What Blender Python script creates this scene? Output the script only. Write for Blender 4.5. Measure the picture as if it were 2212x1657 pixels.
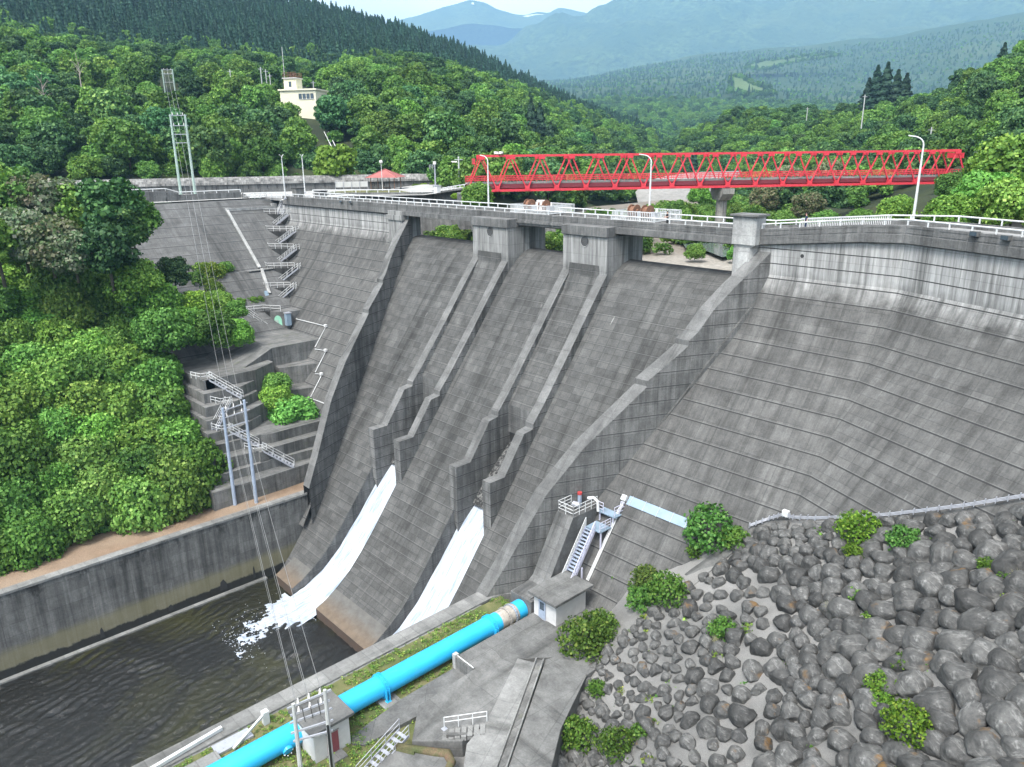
import bpy, bmesh, math, random
import numpy as np
from mathutils import Vector, Matrix, noise
random.seed(7); rng = np.random.default_rng(7)
for o in list(bpy.data.objects): bpy.data.objects.remove(o)
SC = bpy.context.scene
COL = SC.collection
# ------------------------------------------------------------------ camera
# world axes: X along the dam crest (to the right bank), Y upstream, Z up; z = 0 is the crest road
RM = np.array([[0.679282, 0.208222, -0.703719], [0.7338, -0.206677, 0.647165], [-0.010689, -0.955996, -0.293185]])
CAM = np.array([0.0, -74.0, 8.7])
PF, PCX, PCY = 1632.0, 1105.5, 828.5
cd = bpy.data.cameras.new('camera'); cam = bpy.data.objects.new('camera', cd); COL.objects.link(cam)
m = np.eye(4); m[:3, 0] = RM[:, 0]; m[:3, 1] = -RM[:, 1]; m[:3, 2] = -RM[:, 2]; m[:3, 3] = CAM
cam.matrix_world = Matrix(m.tolist())
cd.sensor_width = 36.0; cd.lens = 36.0 * PF / 2211.0; cd.clip_start = 0.5; cd.clip_end = 60000.0
SC.camera = cam
def ray(px, py): return RM @ np.array([px - PCX, py - PCY, PF])
def atd(px, py, d):
    v = ray(px, py); return CAM + v * (d / math.hypot(v[0], v[1]))
def onz(px, py, z):
    v = ray(px, py); return CAM + v * ((z - CAM[2]) / v[2])
def ony(px, py, y):
    v = ray(px, py); return CAM + v * ((y - CAM[1]) / v[1])
def onx(px, py, x):
    v = ray(px, py); return CAM + v * ((x - CAM[0]) / v[0])
# ------------------------------------------------------------------ light
SUN_EL, SUN_AZ = math.radians(58), math.radians(163)     # azimuth clockwise from +Y
W = bpy.data.worlds.new('World'); SC.world = W; W.use_nodes = True
nt = W.node_tree; nt.nodes.clear()
out = nt.nodes.new('ShaderNodeOutputWorld'); bg = nt.nodes.new('ShaderNodeBackground')
sky = nt.nodes.new('ShaderNodeTexSky'); sky.sky_type = 'NISHITA'; sky.sun_disc = False
sky.sun_elevation = SUN_EL; sky.sun_rotation = SUN_AZ; sky.air_density = 1.0; sky.dust_density = 3.0; sky.ozone_density = 1.0
hs = nt.nodes.new('ShaderNodeHueSaturation'); hs.inputs['Saturation'].default_value = 0.12; hs.inputs['Value'].default_value = 1.25
tc = nt.nodes.new('ShaderNodeTexCoord'); mp = nt.nodes.new('ShaderNodeMapping'); mp.inputs['Scale'].default_value = (2.0, 2.0, 7.0)
cn = nt.nodes.new('ShaderNodeTexNoise'); cn.inputs['Scale'].default_value = 2.2; cn.inputs['Detail'].default_value = 6
cr = nt.nodes.new('ShaderNodeMapRange'); cr.inputs['From Min'].default_value = .3; cr.inputs['From Max'].default_value = .7
cr.inputs['To Min'].default_value = .86; cr.inputs['To Max'].default_value = 1.15
mul = nt.nodes.new('ShaderNodeMix'); mul.data_type = 'RGBA'; mul.blend_type = 'MULTIPLY'; mul.inputs['Factor'].default_value = 1.0
L = nt.links.new
L(tc.outputs['Generated'], mp.inputs['Vector']); L(mp.outputs[0], cn.inputs['Vector']); L(cn.outputs['Fac'], cr.inputs['Value'])
L(sky.outputs[0], hs.inputs['Color']); L(hs.outputs[0], mul.inputs['A']); L(cr.outputs[0], mul.inputs['B'])
L(mul.outputs['Result'], bg.inputs['Color']); bg.inputs['Strength'].default_value = 0.12
L(bg.outputs[0], out.inputs['Surface'])
sd = bpy.data.lights.new('sun', 'SUN'); sd.energy = 1.5; sd.angle = math.radians(16); sd.color = (1.0, 0.96, 0.9)
so = bpy.data.objects.new('sun', sd); COL.objects.link(so)
sdir = Vector((math.sin(SUN_AZ) * math.cos(SUN_EL), math.cos(SUN_AZ) * math.cos(SUN_EL), math.sin(SUN_EL)))
so.rotation_euler = sdir.to_track_quat('Z', 'Y').to_euler(); so.location = (0, -60, 120)
SC.view_settings.view_transform = 'Standard'; SC.view_settings.look = 'None'; SC.view_settings.gamma = 1.0
SC.view_settings.exposure = 1.76
HAZE = 1.35e-4
SC.cycles.max_bounces = 5; SC.cycles.diffuse_bounces = 2; SC.cycles.glossy_bounces = 2; SC.cycles.transmission_bounces = 3
SC.cycles.transparent_max_bounces = 6; SC.cycles.volume_bounces = 0; SC.cycles.use_denoising = True
SC.cycles.caustics_reflective = False; SC.cycles.caustics_refractive = False
# ------------------------------------------------------------------ materials
class NT:
    def __init__(s, name):
        s.m = bpy.data.materials.new(name); s.m.use_nodes = True; s.t = s.m.node_tree; s.t.nodes.clear()
        s.o = s.t.nodes.new('ShaderNodeOutputMaterial'); s.p = s.t.nodes.new('ShaderNodeBsdfPrincipled'); s.l(s.p.outputs[0], s.o.inputs['Surface'])
    def n(s, typ, **k):
        n = s.t.nodes.new('ShaderNode' + typ)
        for a, v in k.items():
            if hasattr(n, a): setattr(n, a, v)
            else: n.inputs[a.replace('_', ' ')].default_value = v
        return n
    def l(s, a, b): s.t.links.new(a, b)
    def val(s, x, sock):
        if isinstance(x, (int, float)): sock.default_value = x
        else: s.l(x, sock)
    def math(s, op, a, b=0.0, clamp=False):
        n = s.t.nodes.new('ShaderNodeMath'); n.operation = op; n.use_clamp = clamp; s.val(a, n.inputs[0]); s.val(b, n.inputs[1]); return n.outputs[0]
    def ramp(s, f, a, b, c=0.0, d=1.0):
        n = s.t.nodes.new('ShaderNodeMapRange'); s.val(f, n.inputs['Value'])
        for k, v in (('From Min', a), ('From Max', b), ('To Min', c), ('To Max', d)): n.inputs[k].default_value = v
        return n.outputs[0]
    def mix(s, f, a, b, mode='MIX'):
        n = s.t.nodes.new('ShaderNodeMix'); n.data_type = 'RGBA'; n.blend_type = mode; s.val(f, n.inputs['Factor'])
        for x, k in ((a, 'A'), (b, 'B')):
            if isinstance(x, (tuple, list)): n.inputs[k].default_value = tuple(x) + ((1,) if len(x) == 3 else ())
            elif isinstance(x, (int, float)): n.inputs[k].default_value = (x, x, x, 1)
            else: s.l(x, n.inputs[k])
        return n.outputs['Result']
    def noise(s, vec, scale, detail=5, rough=.55, dist=0.0):
        n = s.n('TexNoise'); n.inputs['Scale'].default_value = scale; n.inputs['Detail'].default_value = detail
        n.inputs['Roughness'].default_value = rough; n.inputs['Distortion'].default_value = dist
        if vec is not None: s.l(vec, n.inputs['Vector'])
        return n.outputs['Fac']
    def mapv(s, vec, sc):
        n = s.n('Mapping'); n.inputs['Scale'].default_value = sc; s.l(vec, n.inputs['Vector']); return n.outputs[0]
    def bump(s, h, strength, dist=.1):
        n = s.n('Bump'); n.inputs['Strength'].default_value = strength; n.inputs['Distance'].default_value = dist; s.l(h, n.inputs['Height']); s.l(n.outputs[0], s.p.inputs['Normal'])
def plain(name, col, rough=.6, metal=0.0, var=.12, nscale=3.0):
    t = NT(name); tc = t.n('TexCoord')
    f = t.noise(tc.outputs['Object'], nscale, 6, .6)
    k = t.ramp(f, .3, .7, 1 - var, 1 + var)
    c = t.mix(1.0, col, k, 'MULTIPLY'); t.l(c, t.p.inputs['Base Color'])
    t.p.inputs['Roughness'].default_value = rough; t.p.inputs['Metallic'].default_value = metal
    return t.m
def concrete(name, base, panel=(1.8, 1.0), pv=.16, lift=0.0, streak=.35, pale=None, dark=.4, zmax=-1.25, blot=.18, white=.25, moss=0.0, algae=None, darktop=None, mw=.03, mk=.45, runs=.75):
    base = tuple(q * .84 for q in base); t = NT(name); uv = t.n('UVMap').outputs[0]; geo = t.n('NewGeometry'); pos = geo.outputs['Position']
    sp = t.n('SeparateXYZ'); t.l(pos, sp.inputs[0]); z = sp.outputs['Z']
    n1 = t.noise(pos, .09, 4, .6); n2 = t.noise(pos, .7, 8, .65); n3 = t.noise(pos, 6.0, 4, .7)
    br = t.n('TexBrick', offset=0.0, squash=1.0); t.l(uv, br.inputs['Vector'])
    br.inputs['Color1'].default_value = (0, 0, 0, 1); br.inputs['Color2'].default_value = (1, 1, 1, 1); br.inputs['Mortar'].default_value = (.5, .5, .5, 1)
    br.inputs['Scale'].default_value = 1.0; br.inputs['Mortar Size'].default_value = mw; br.inputs['Mortar Smooth'].default_value = .2; br.inputs['Bias'].default_value = 0
    br.inputs['Brick Width'].default_value = panel[0]; br.inputs['Row Height'].default_value = panel[1]
    k = t.ramp(n1, .3, .7, 1 - blot, 1 + blot)
    k = t.math('MULTIPLY', k, t.ramp(n2, .25, .75, 1 - blot * 1.9, 1 + blot * 1.9))
    k = t.math('MULTIPLY', k, t.ramp(n3, .25, .75, .78, 1.22))
    bsep = t.n('SeparateColor'); t.l(br.outputs['Color'], bsep.inputs[0])
    k = t.math('MULTIPLY', k, t.ramp(bsep.outputs[0], 0, 1, 1 - pv, 1 + pv))
    # rain streaks running down the face
    st = t.noise(t.mapv(uv, (1.3, .07, 1)), 1.0, 7, .7)
    k = t.math('MULTIPLY', k, t.ramp(st, .35, .68, 1 + streak * .5, 1 - streak))
    c = t.mix(1.0, base, k, 'MULTIPLY')
    if pale:
        zz = t.ramp(t.math('ADD', z, t.math('MULTIPLY', t.math('SUBTRACT', n2, .5), 3.0)), pale[1] - 1.8, pale[1] + 1.0, 0, 1)
        st2 = t.noise(t.mapv(uv, (2.2, .1, 1)), 1.0, 6, .65)
        f = t.math('MULTIPLY', zz, t.ramp(st2, .36, .6, .25, .85))
        c = t.mix(f, c, t.mix(1.0, pale[0], t.ramp(st, .3, .7, 1.2, .55), 'MULTIPLY'))
    if runs:
        rn = t.noise(t.mapv(uv, (.42, .022, 1)), 1.0, 4, .55, .3); rm = t.noise(t.mapv(uv, (3.0, .05, 1)), 1.0, 5, .65)
        c = t.mix(t.math('MULTIPLY', t.ramp(rn, .55, .66, 0, runs), t.ramp(rm, .3, .6, .35, 1)), c, t.mix(1.0, c, (.38, .38, .37), 'MULTIPLY'))
    # pale lime runs
    if white:
        w = t.noise(t.mapv(uv, (.9, .16, 1)), 1.3, 5, .6)
        c = t.mix(t.ramp(w, .69, .78, 0, white), c, (.5, .5, .49))
    # mortar and lift joints
    mf = t.math('MULTIPLY', br.outputs['Fac'], mk)
    c = t.mix(mf, c, t.mix(1.0, c, .45, 'MULTIPLY'))
    h = t.math('MULTIPLY', br.outputs['Fac'], -.4)
    if lift:
        ph = t.math('FRACT', t.math('DIVIDE', t.math('ADD', z, 1.25 + 154.5), 1.545), 0)
        d = t.math('ABSOLUTE', t.math('SUBTRACT', ph, .5))
        ln = t.math('GREATER_THAN', d, .5 - .034)
        c = t.mix(t.math('MULTIPLY', ln, lift), c, (.03, .03, .03))
        ln2 = t.math('MULTIPLY', t.ramp(ph, .04, .09, 1, 0), t.math('GREATER_THAN', ph, .034))
        c = t.mix(t.math('MULTIPLY', ln2, .14), c, (.42, .42, .41))
    # black lichen blotches
    if dark:
        b = t.noise(pos, .32, 9, .75, .6)
        c = t.mix(t.ramp(b, .60, .74, 0, dark), c, (.028, .028, .027))
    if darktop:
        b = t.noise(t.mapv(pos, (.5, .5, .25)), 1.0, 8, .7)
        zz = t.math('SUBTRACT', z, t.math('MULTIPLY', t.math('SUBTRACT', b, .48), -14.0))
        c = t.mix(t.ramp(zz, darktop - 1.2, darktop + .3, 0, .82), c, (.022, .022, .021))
    if moss:
        b = t.noise(pos, .8, 6, .6); c = t.mix(t.ramp(b, .58, .7, 0, moss), c, (.10, .12, .04))
    if algae:
        zz = t.math('ADD', z, t.math('MULTIPLY', t.math('SUBTRACT', n2, .5), 1.2))
        f = t.math('MULTIPLY', t.ramp(zz, algae[0] - .5, algae[0], 0, 1), t.ramp(zz, algae[1], algae[1] + 1.0, 1, 0))
        c = t.mix(t.math('MULTIPLY', f, .55), c, (.24, .22, .12))
        c = t.mix(t.ramp(zz, algae[0] - .3, algae[0] - .1, .92, 0), c, (.02, .02, .018))
    t.l(c, t.p.inputs['Base Color']); t.p.inputs['Roughness'].default_value = .88; t.p.inputs['Specular IOR Level'].default_value = .25
    hh = t.math('ADD', h, t.math('MULTIPLY', n3, .35)); t.bump(hh, .5, .06)
    return t.m
M = {}
G1 = (.150, .150, .148)
M['face'] = concrete('dam_face', (.118, .117, .113), (1.85, 2.013), .11, lift=.95, streak=.34, pale=((.50, .50, .49), -4.2), dark=.5)
M['wing'] = concrete('wing_face', (.125, .125, .123), (1.85, 2.6), .07, lift=.8, streak=.22, dark=.4)
M['chute'] = concrete('chute_face', (.098, .098, .095), (1.62, .98), .17, lift=.30, streak=.16, dark=.45, white=.45, mw=.035, mk=.6)
M['chutewall'] = concrete('chute_wall', (.15, .15, .147), (1.5, 1.545), .14, lift=.35, streak=.4, dark=.3, white=.5)
M['train'] = concrete('training_wall', (.175, .175, .171), (2.1, 1.545), .12, lift=.75, streak=.45, dark=.4, white=.3)
M['cap'] = concrete('wall_cap', (.155, .155, .152), (2.4, 2.4), .12, streak=.1, dark=.25)
M['pier'] = concrete('pier_concrete', (.155, .155, .152), (2.4, 1.9), .10, streak=.5, pale=((.38, .38, .37), -5.5), dark=.25)
M['pillar'] = concrete('pillar_concrete', (.40, .40, .39), (3.0, 1.8), .06, streak=.28, dark=.1, white=.1)
M['parapet'] = concrete('parapet_concrete', (.17, .17, .167), (3.6, 4.0), .1, streak=.45, dark=.3)
M['deck'] = plain('road_concrete', (.24, .24, .235), .85, var=.2)
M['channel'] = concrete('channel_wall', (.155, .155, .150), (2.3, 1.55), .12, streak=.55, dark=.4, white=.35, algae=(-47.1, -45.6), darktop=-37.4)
M['coping'] = concrete('coping_concrete', (.23, .23, .222), (4.0, 1.4), .12, streak=.1, dark=.3, white=.2)
M['terrace'] = concrete('terrace_concrete', (.165, .164, .158), (2.4, 1.55), .1, streak=.4, dark=.5, moss=.25)
M['darkwall'] = concrete('dark_concrete', (.05, .05, .049), (2.4, 3.1), .1, streak=.5, dark=.4)  # much darker concrete tone for the stair landings and walkway blocks
M['slab'] = concrete('slab_concrete', (.155, .155, .15), (5.0, 4.0), .07, streak=0, dark=.3, blot=.22, white=.3)
M['pale_slab'] = concrete('pale_slab_concrete', (.24, .24, .232), (6.0, 5.0), .05, streak=0, dark=.2, blot=.2)
M['dark'] = plain('dark_recess', (.03, .03, .03), .9)
M['white'] = plain('white_paint', (.56, .57, .57), .45, var=.08)
M['galv'] = plain('galvanised_steel', (.40, .41, .45), .42, .35, var=.1)
M['steelblue'] = plain('blue_grey_steel', (.34, .40, .50), .5, .2, var=.12)
M['lavender'] = plain('lavender_steel', (.50, .50, .60), .5, .1, var=.1)
M['plate'] = plain('pale_blue_plate', (.24, .32, .40), .5, .1, var=.12, nscale=1.0)
M['mint'] = plain('mint_door', (.25, .52, .38), .6)
M['cream'] = plain('cream_render', (.68, .64, .48), .8, var=.1)
M['creamdark'] = plain('off_white_render', (.50, .495, .485), .8, var=.1, nscale=1.2)
M['glass'] = plain('window_glass', (.06, .08, .10), .15)
M['maroon'] = plain('maroon_door', (.20, .055, .065), .6)
M['tile'] = plain('red_brown_roof', (.30, .095, .085), .7, var=.15)
M['brownwood'] = plain('brown_wood', (.16, .09, .06), .8)
M['rust'] = plain('rusty_steel', (.20, .10, .06), .8, .2, var=.3)
M['pole'] = plain('pole_concrete', (.40, .41, .40), .8)
M['greenpole'] = plain('green_grey_pole', (.33, .42, .37), .6, .1)
M['porcelain'] = plain('white_porcelain', (.75, .73, .70), .25)
M['wire'] = plain('wire', (.30, .30, .30), .5, .5)
M['black'] = plain('black_rubber', (.02, .02, .02), .5)
M['skin'] = plain('skin', (.50, .30, .22), .6)
M['navy'] = plain('navy_cloth', (.015, .03, .07), .9)
M['blackcloth'] = plain('black_cloth', (.012, .012, .015), .9)
M['hair'] = plain('dark_hair', (.012, .01, .01), .6)
M['redpaint'] = plain('red_paint', (.60, .042, .060), .42, var=.10)
M['reddark'] = plain('dark_red_steel', (.15, .02, .03), .6)
M['bark'] = plain('bark', (.09, .075, .06), .95, var=.3)
def pipe_mat():
    t = NT('blue_pipe_paint'); tc = t.n('TexCoord'); o = tc.outputs['Object']
    f = t.noise(t.mapv(o, (1, .25, 1)), 1.4, 6, .6); g = t.noise(o, 5.0, 6, .7)
    c = t.mix(t.ramp(f, .3, .7), (.022, .37, .68), (.035, .46, .80))
    c = t.mix(t.ramp(g, .58, .74, 0, .45), c, (.05, .25, .38)); d = t.noise(t.mapv(o, (2, .6, .5)), 1.0, 7, .7); c = t.mix(t.ramp(d, .60, .72, 0, .35), c, (.12, .36, .50))
    t.l(c, t.p.inputs['Base Color']); t.p.inputs['Roughness'].default_value = .38; return t.m
M['pipe'] = pipe_mat()
def ground(name, cols, sc=.5, rough=.95, bumps=.4, fine=8.0):
    t = NT(name); geo = t.n('NewGeometry'); p = geo.outputs['Position']
    f = t.noise(p, sc, 8, .65); g = t.noise(p, fine, 6, .7); h = t.noise(p, sc * .2, 3, .5)
    c = t.mix(t.ramp(f, .35, .65), cols[0], cols[1]); c = t.mix(t.ramp(h, .42, .62), c, cols[2])
    c = t.mix(1.0, c, t.ramp(g, .25, .75, .6, 1.35), 'MULTIPLY')
    t.l(c, t.p.inputs['Base Color']); t.p.inputs['Roughness'].default_value = rough; t.p.inputs['Specular IOR Level'].default_value = .2
    t.bump(g, bumps, .15); return t.m
M['dirt'] = ground('brown_dirt', ((.235, .165, .115), (.185, .13, .088), (.26, .195, .14)), .6)
M['forestfloor'] = ground('forest_floor', ((.030, .040, .018), (.045, .055, .022), (.022, .030, .016)), .3)
M['grassfloor'] = ground('grass_floor', ((.13, .135, .055), (.19, .175, .09), (.09, .11, .04)), 1.2, fine=14)
M['gravel'] = ground('grey_gravel', ((.22, .218, .21), (.15, .149, .144), (.27, .265, .255)), .5, fine=18, bumps=.8)
M['riverbed'] = ground('river_gravel', ((.22, .19, .16), (.13, .12, .10), (.27, .25, .22)), .12, fine=1.5)
M['asphalt'] = ground('plaza_paving', ((.36, .36, .35), (.30, .30, .29), (.40, .40, .39)), .1, fine=4, bumps=.1)
M['rockwall'] = ground('rubble_stone', ((.22, .21, .20), (.15, .145, .14), (.26, .25, .24)), .9, fine=4)
# ------------------------------------------------------------------ mesh builder
class MB:
    def __init__(s): s.v = []; s.f = []; s.mi = []; s.mats = []; s.cur = 0
    def mat(s, name):
        if name not in s.mats: s.mats.append(name)
        s.cur = s.mats.index(name); return s
    def add(s, vs, fs):
        b = len(s.v); s.v += [tuple(map(float, v)) for v in vs]
        for f in fs: s.f.append(tuple(b + i for i in f)); s.mi.append(s.cur)
        return s
    def box(s, x0, x1, y0, y1, z0, z1):
        v = [(x, y, z) for z in (z0, z1) for y in (y0, y1) for x in (x0, x1)]
        return s.add(v, [(0, 2, 3, 1), (4, 5, 7, 6), (0, 1, 5, 4), (2, 6, 7, 3), (0, 4, 6, 2), (1, 3, 7, 5)])
    def obox(s, c, ax, ay, hx, hy, hz):        # oriented box: centre, unit axes in plan
        c = np.array(c, float); ax = np.array(ax, float); ay = np.array(ay, float); az = np.cross(ax, ay)
        v = [c + ax * i * hx + ay * j * hy + az * k * hz for k in (-1, 1) for j in (-1, 1) for i in (-1, 1)]
        return s.add(v, [(0, 2, 3, 1), (4, 5, 7, 6), (0, 1, 5, 4), (2, 6, 7, 3), (0, 4, 6, 2), (1, 3, 7, 5)])
    def beam(s, p, q, w, h, up=(0, 0, 1)):
        p = np.array(p, float); q = np.array(q, float); d = q - p; L_ = np.linalg.norm(d); d /= L_
        u = np.array(up, float); r = np.cross(d, u); n = np.linalg.norm(r)
        if n < 1e-4: r = np.cross(d, (1, 0, 0)); n = np.linalg.norm(r)
        r /= n; u = np.cross(r, d)
        v = [b + r * i * w / 2 + u * j * h / 2 for b in (p, q) for i, j in ((-1, -1), (1, -1), (1, 1), (-1, 1))]
        return s.add(v, [(3, 2, 1, 0), (4, 5, 6, 7), (0, 1, 5, 4), (1, 2, 6, 5), (2, 3, 7, 6), (3, 0, 4, 7)])
    def tube(s, pts, r, n=6, caps=True):
        pts = [np.array(p, float) for p in pts]; rs = r if isinstance(r, (list, tuple)) else [r] * len(pts)
        d0 = pts[1] - pts[0]; a = np.array((0, 0, 1.)) if abs(d0[2]) < .9 * np.linalg.norm(d0) else np.array((1., 0, 0))
        vs = []
        for i, p in enumerate(pts):
            d = pts[min(i + 1, len(pts) - 1)] - pts[max(i - 1, 0)]; d = d / np.linalg.norm(d)
            u = np.cross(d, a); u /= np.linalg.norm(u); w = np.cross(u, d)
            for k in range(n):
                t = 2 * math.pi * k / n; vs.append(p + rs[i] * (math.cos(t) * u + math.sin(t) * w))
        fs = []
        for i in range(len(pts) - 1):
            for k in range(n): fs.append((i * n + k, (i + 1) * n + k, (i + 1) * n + (k + 1) % n, i * n + (k + 1) % n))
        if caps: fs.append(tuple(range(n))); fs.append(tuple((len(pts) - 1) * n + k for k in reversed(range(n))))
        return s.add(vs, fs)
    def prism(s, poly, z0, z1):                 # plan polygon extruded vertically (counter-clockwise)
        n = len(poly); v = [(x, y, z0) for x, y in poly] + [(x, y, z1) for x, y in poly]
        return s.add(v, [tuple(reversed(range(n))), tuple(range(n, 2 * n))] + [(i, (i + 1) % n, n + (i + 1) % n, n + i) for i in range(n)])
    def loft(s, A, B):                          # strip between two polylines
        n = len(A); return s.add(list(A) + list(B), [(i, i + 1, n + i + 1, n + i) for i in range(n - 1)])
    def wall(s, A, B, zb):                      # solid: two top polylines A and B and everything below down to zb
        n = len(A); A0 = [(p[0], p[1], zb) for p in A]; B0 = [(p[0], p[1], zb) for p in B]
        s.loft(A, B); s.loft(B, B0); s.loft(A0, A)
        s.add([A[0], B[0], B0[0], A0[0]], [(0, 1, 2, 3)]); s.add([A[-1], B[-1], B0[-1], A0[-1]], [(3, 2, 1, 0)])
        return s
    def disc(s, c, nrm, r, n=20):
        c = np.array(c, float); d = np.array(nrm, float); a = np.array((0, 0, 1.)) if abs(d[2]) < .9 else np.array((1., 0, 0))
        u = np.cross(d, a); u /= np.linalg.norm(u); w = np.cross(d, u)
        return s.add([c + r * (math.cos(2 * math.pi * k / n) * u + math.sin(2 * math.pi * k / n) * w) for k in range(n)], [tuple(range(n))])
    def sphere(s, c, r, nu=10, nv=7):
        c = np.array(c, float); r = np.array(r if hasattr(r, '__len__') else (r, r, r), float); vs = []; fs = []
        for j in range(nv + 1):
            for i in range(nu):
                t = math.pi * j / nv; p = 2 * math.pi * i / nu; vs.append(c + r * np.array((math.sin(t) * math.cos(p), math.sin(t) * math.sin(p), math.cos(t))))
        for j in range(nv):
            for i in range(nu): fs.append((j * nu + i, (j + 1) * nu + i, (j + 1) * nu + (i + 1) % nu, j * nu + (i + 1) % nu))
        return s.add(vs, fs)
    def build(s, name, mat=None, parent=None, smooth=False, uv=True, bevel=0.0, recalc=True):
        me = bpy.data.meshes.new(name); me.from_pydata(s.v, [], s.f)
        ms = s.mats if s.mats else [mat]
        for k in ms: me.materials.append(M[k])
        if s.mats: me.polygons.foreach_set('material_index', s.mi)
        if recalc:
            bm = bmesh.new(); bm.from_mesh(me); bmesh.ops.recalc_face_normals(bm, faces=bm.faces); bm.to_mesh(me); bm.free()
        if smooth: me.polygons.foreach_set('use_smooth', [True] * len(me.polygons))
        if uv: auto_uv(me)
        o = bpy.data.objects.new(name, me); COL.objects.link(o)
        if bevel:
            b = o.modifiers.new('bevel', 'BEVEL'); b.width = bevel; b.segments = 2; b.limit_method = 'ANGLE'; b.angle_limit = .6
        if parent is not None: adopt(o, parent)
        return o
def adopt(o, parent):
    o.parent = parent; o.matrix_parent_inverse = PW[parent.name].inverted() if parent.name in PW else Matrix()
PW = {}
def auto_uv(me):
    n = len(me.loops)
    if n == 0: return
    co = np.empty(len(me.vertices) * 3, np.float32); me.vertices.foreach_get('co', co); co = co.reshape(-1, 3)
    li = np.empty(n, np.int32); me.loops.foreach_get('vertex_index', li)
    nr = np.empty(len(me.polygons) * 3, np.float32); me.polygons.foreach_get('normal', nr); nr = nr.reshape(-1, 3)
    tot = np.empty(len(me.polygons), np.int32); me.polygons.foreach_get('loop_total', tot)
    N = np.repeat(nr, tot, axis=0); P = co[li]
    u = np.stack([-N[:, 1], N[:, 0], np.zeros(n)], 1); ln = np.linalg.norm(u, axis=1); flat = ln < .05
    u[flat] = (1, 0, 0); u[~flat] /= ln[~flat][:, None]
    v = np.cross(N, u); uvs = np.stack([(P * u).sum(1), (P * v).sum(1)], 1).astype(np.float32)
    lay = me.uv_layers.new(name='UVMap'); lay.data.foreach_set('uv', uvs.ravel())
def tag(o, label, cat, group=None, kind=None):
    if label: o['label'] = label
    if cat: o['category'] = cat
    if group: o['group'] = group
    if kind: o['kind'] = kind
    return o
def thing(name, label, cat, loc=(0, 0, 0), group=None, rz=0.0):
    o = bpy.data.objects.new(name, None); COL.objects.link(o); o.empty_display_size = .3
    o.location = loc; o.rotation_euler = (0, 0, rz)
    PW[o.name] = Matrix.Translation(Vector(loc)) @ Matrix.Rotation(rz, 4, 'Z')
    return tag(o, label, cat, group)
def local(o, parent): o.parent = parent; o.matrix_parent_inverse = Matrix(); return o
def dup(root, loc, rz=0.0, label=None, group=None, scale=None):
    r = root.copy(); COL.objects.link(r); r.location = loc; r.rotation_euler = (0, 0, rz)
    if scale is not None: r.scale = (scale,) * 3 if isinstance(scale, (int, float)) else scale
    if label: r['label'] = label
    if group: r['group'] = group
    for ch in root.children:
        c = ch.copy(); COL.objects.link(c); c.parent = r
        for g in ch.children:
            d = g.copy(); COL.objects.link(d); d.parent = c
    return r
def interp(prof, y, i=1): # profile list of (Y, z) with Y descending
    a = sorted(prof); return float(np.interp(y, [p[0] for p in a], [p[1] for p in a]))
# ================================================================== THE DAM
XC = -73.5
NOP = [(0, -1.2), (0, -4.0), (-.35, -4.9), (-1.05, -6.25), (-1.85, -7.7), (-2.75, -9.2), (-3.8, -10.7), (-5.05, -12.2), (-13.4, -22.2), (-26.0, -37.3), (-30.2, -42.3)]
CH = [(6, -8.5), (5.4, -6.2), (4.8, -5.3), (4, -4.8), (3, -4.6), (2, -4.65), (1, -4.95), (0, -5.6), (-1.5, -6.9), (-3.4, -9.3), (-5.6, -12.2), (-13.25, -22.2),
      (-24.0, -36.25), (-26.3, -39.25), (-28.4, -41.8), (-30.3, -43.8), (-32.2, -45.3), (-34, -46.5), (-35.6, -47.2)]
TWP = [(.5, -1.2), (-1.2, -2.8), (-3.6, -5.0), (-5.8, -7.3), (-7.4, -9.6), (-8.3, -10.4), (-8.31, -10.95), (-10.4, -12.7), (-12.5, -14.35), (-12.51, -14.95), (-15.7, -17.9), (-18.9, -20.9),
       (-22.7, -25.6), (-26.6, -32.7), (-28.9, -36.6)]
dam = thing('concrete_dam', 'large grey concrete dam with two spouting outlets', 'dam', (XC, 0, 0))
xr = lambda y: .464 * y - 40.14        # outer plane of the right training wall; the left one mirrors it
xl = lambda y: 2 * XC - xr(y)
fd = np.array([.9175, -.3977, 0])      # plan direction of the bent right wing
fdl = np.array([0, -1.0, 0])
def knee(y): return -27.0 + .105 * y
# ---- right wing: straight part, then the bent part
mb = MB().mat('face')
A = [(min(-41.8, xr(y)) - .7, y, z) for y, z in NOP]; B = [(knee(y), y, z) for y, z in NOP]
A[0] = (-43, .0, 1.5); A[0] = (-43, 0, -1.2)
mb.loft(A, B)
top = [(-41, 0, -1.2), (-31, 0, .1), (-27, 0, .3), (-27, 3, .3), (-41, 3, -1.2)]
mb.add([(-43, 0, -1.2), (-31, 0, .15), (-27, 0, .4)], [(0, 1, 2)])
mb.add([(-43, 0, -1.2), (-27, 0, .4), (-27, 0, -1.2)], [(0, 1, 2)])
Cc = [tuple(np.array(p) + fd * 75) for p in B]
b2 = list(B); b2[0] = (B[0][0], B[0][1], .4); c2 = list(Cc); c2[0] = (Cc[0][0], Cc[0][1], .4)
mb.loft(b2, c2)
mb.build('right_wing_face', parent=dam)
# ---- left part of the straight dam
mb = MB().mat('face')
A = [(-151 if z > -4 else -156.4 - 1.36 * z - 4, y, z) for y, z in NOP]; B = [(max(-105.2, xl(y) + .7), y, z) for y, z in NOP]
mb.loft(A, B); mb.build('left_face', parent=dam)
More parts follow.
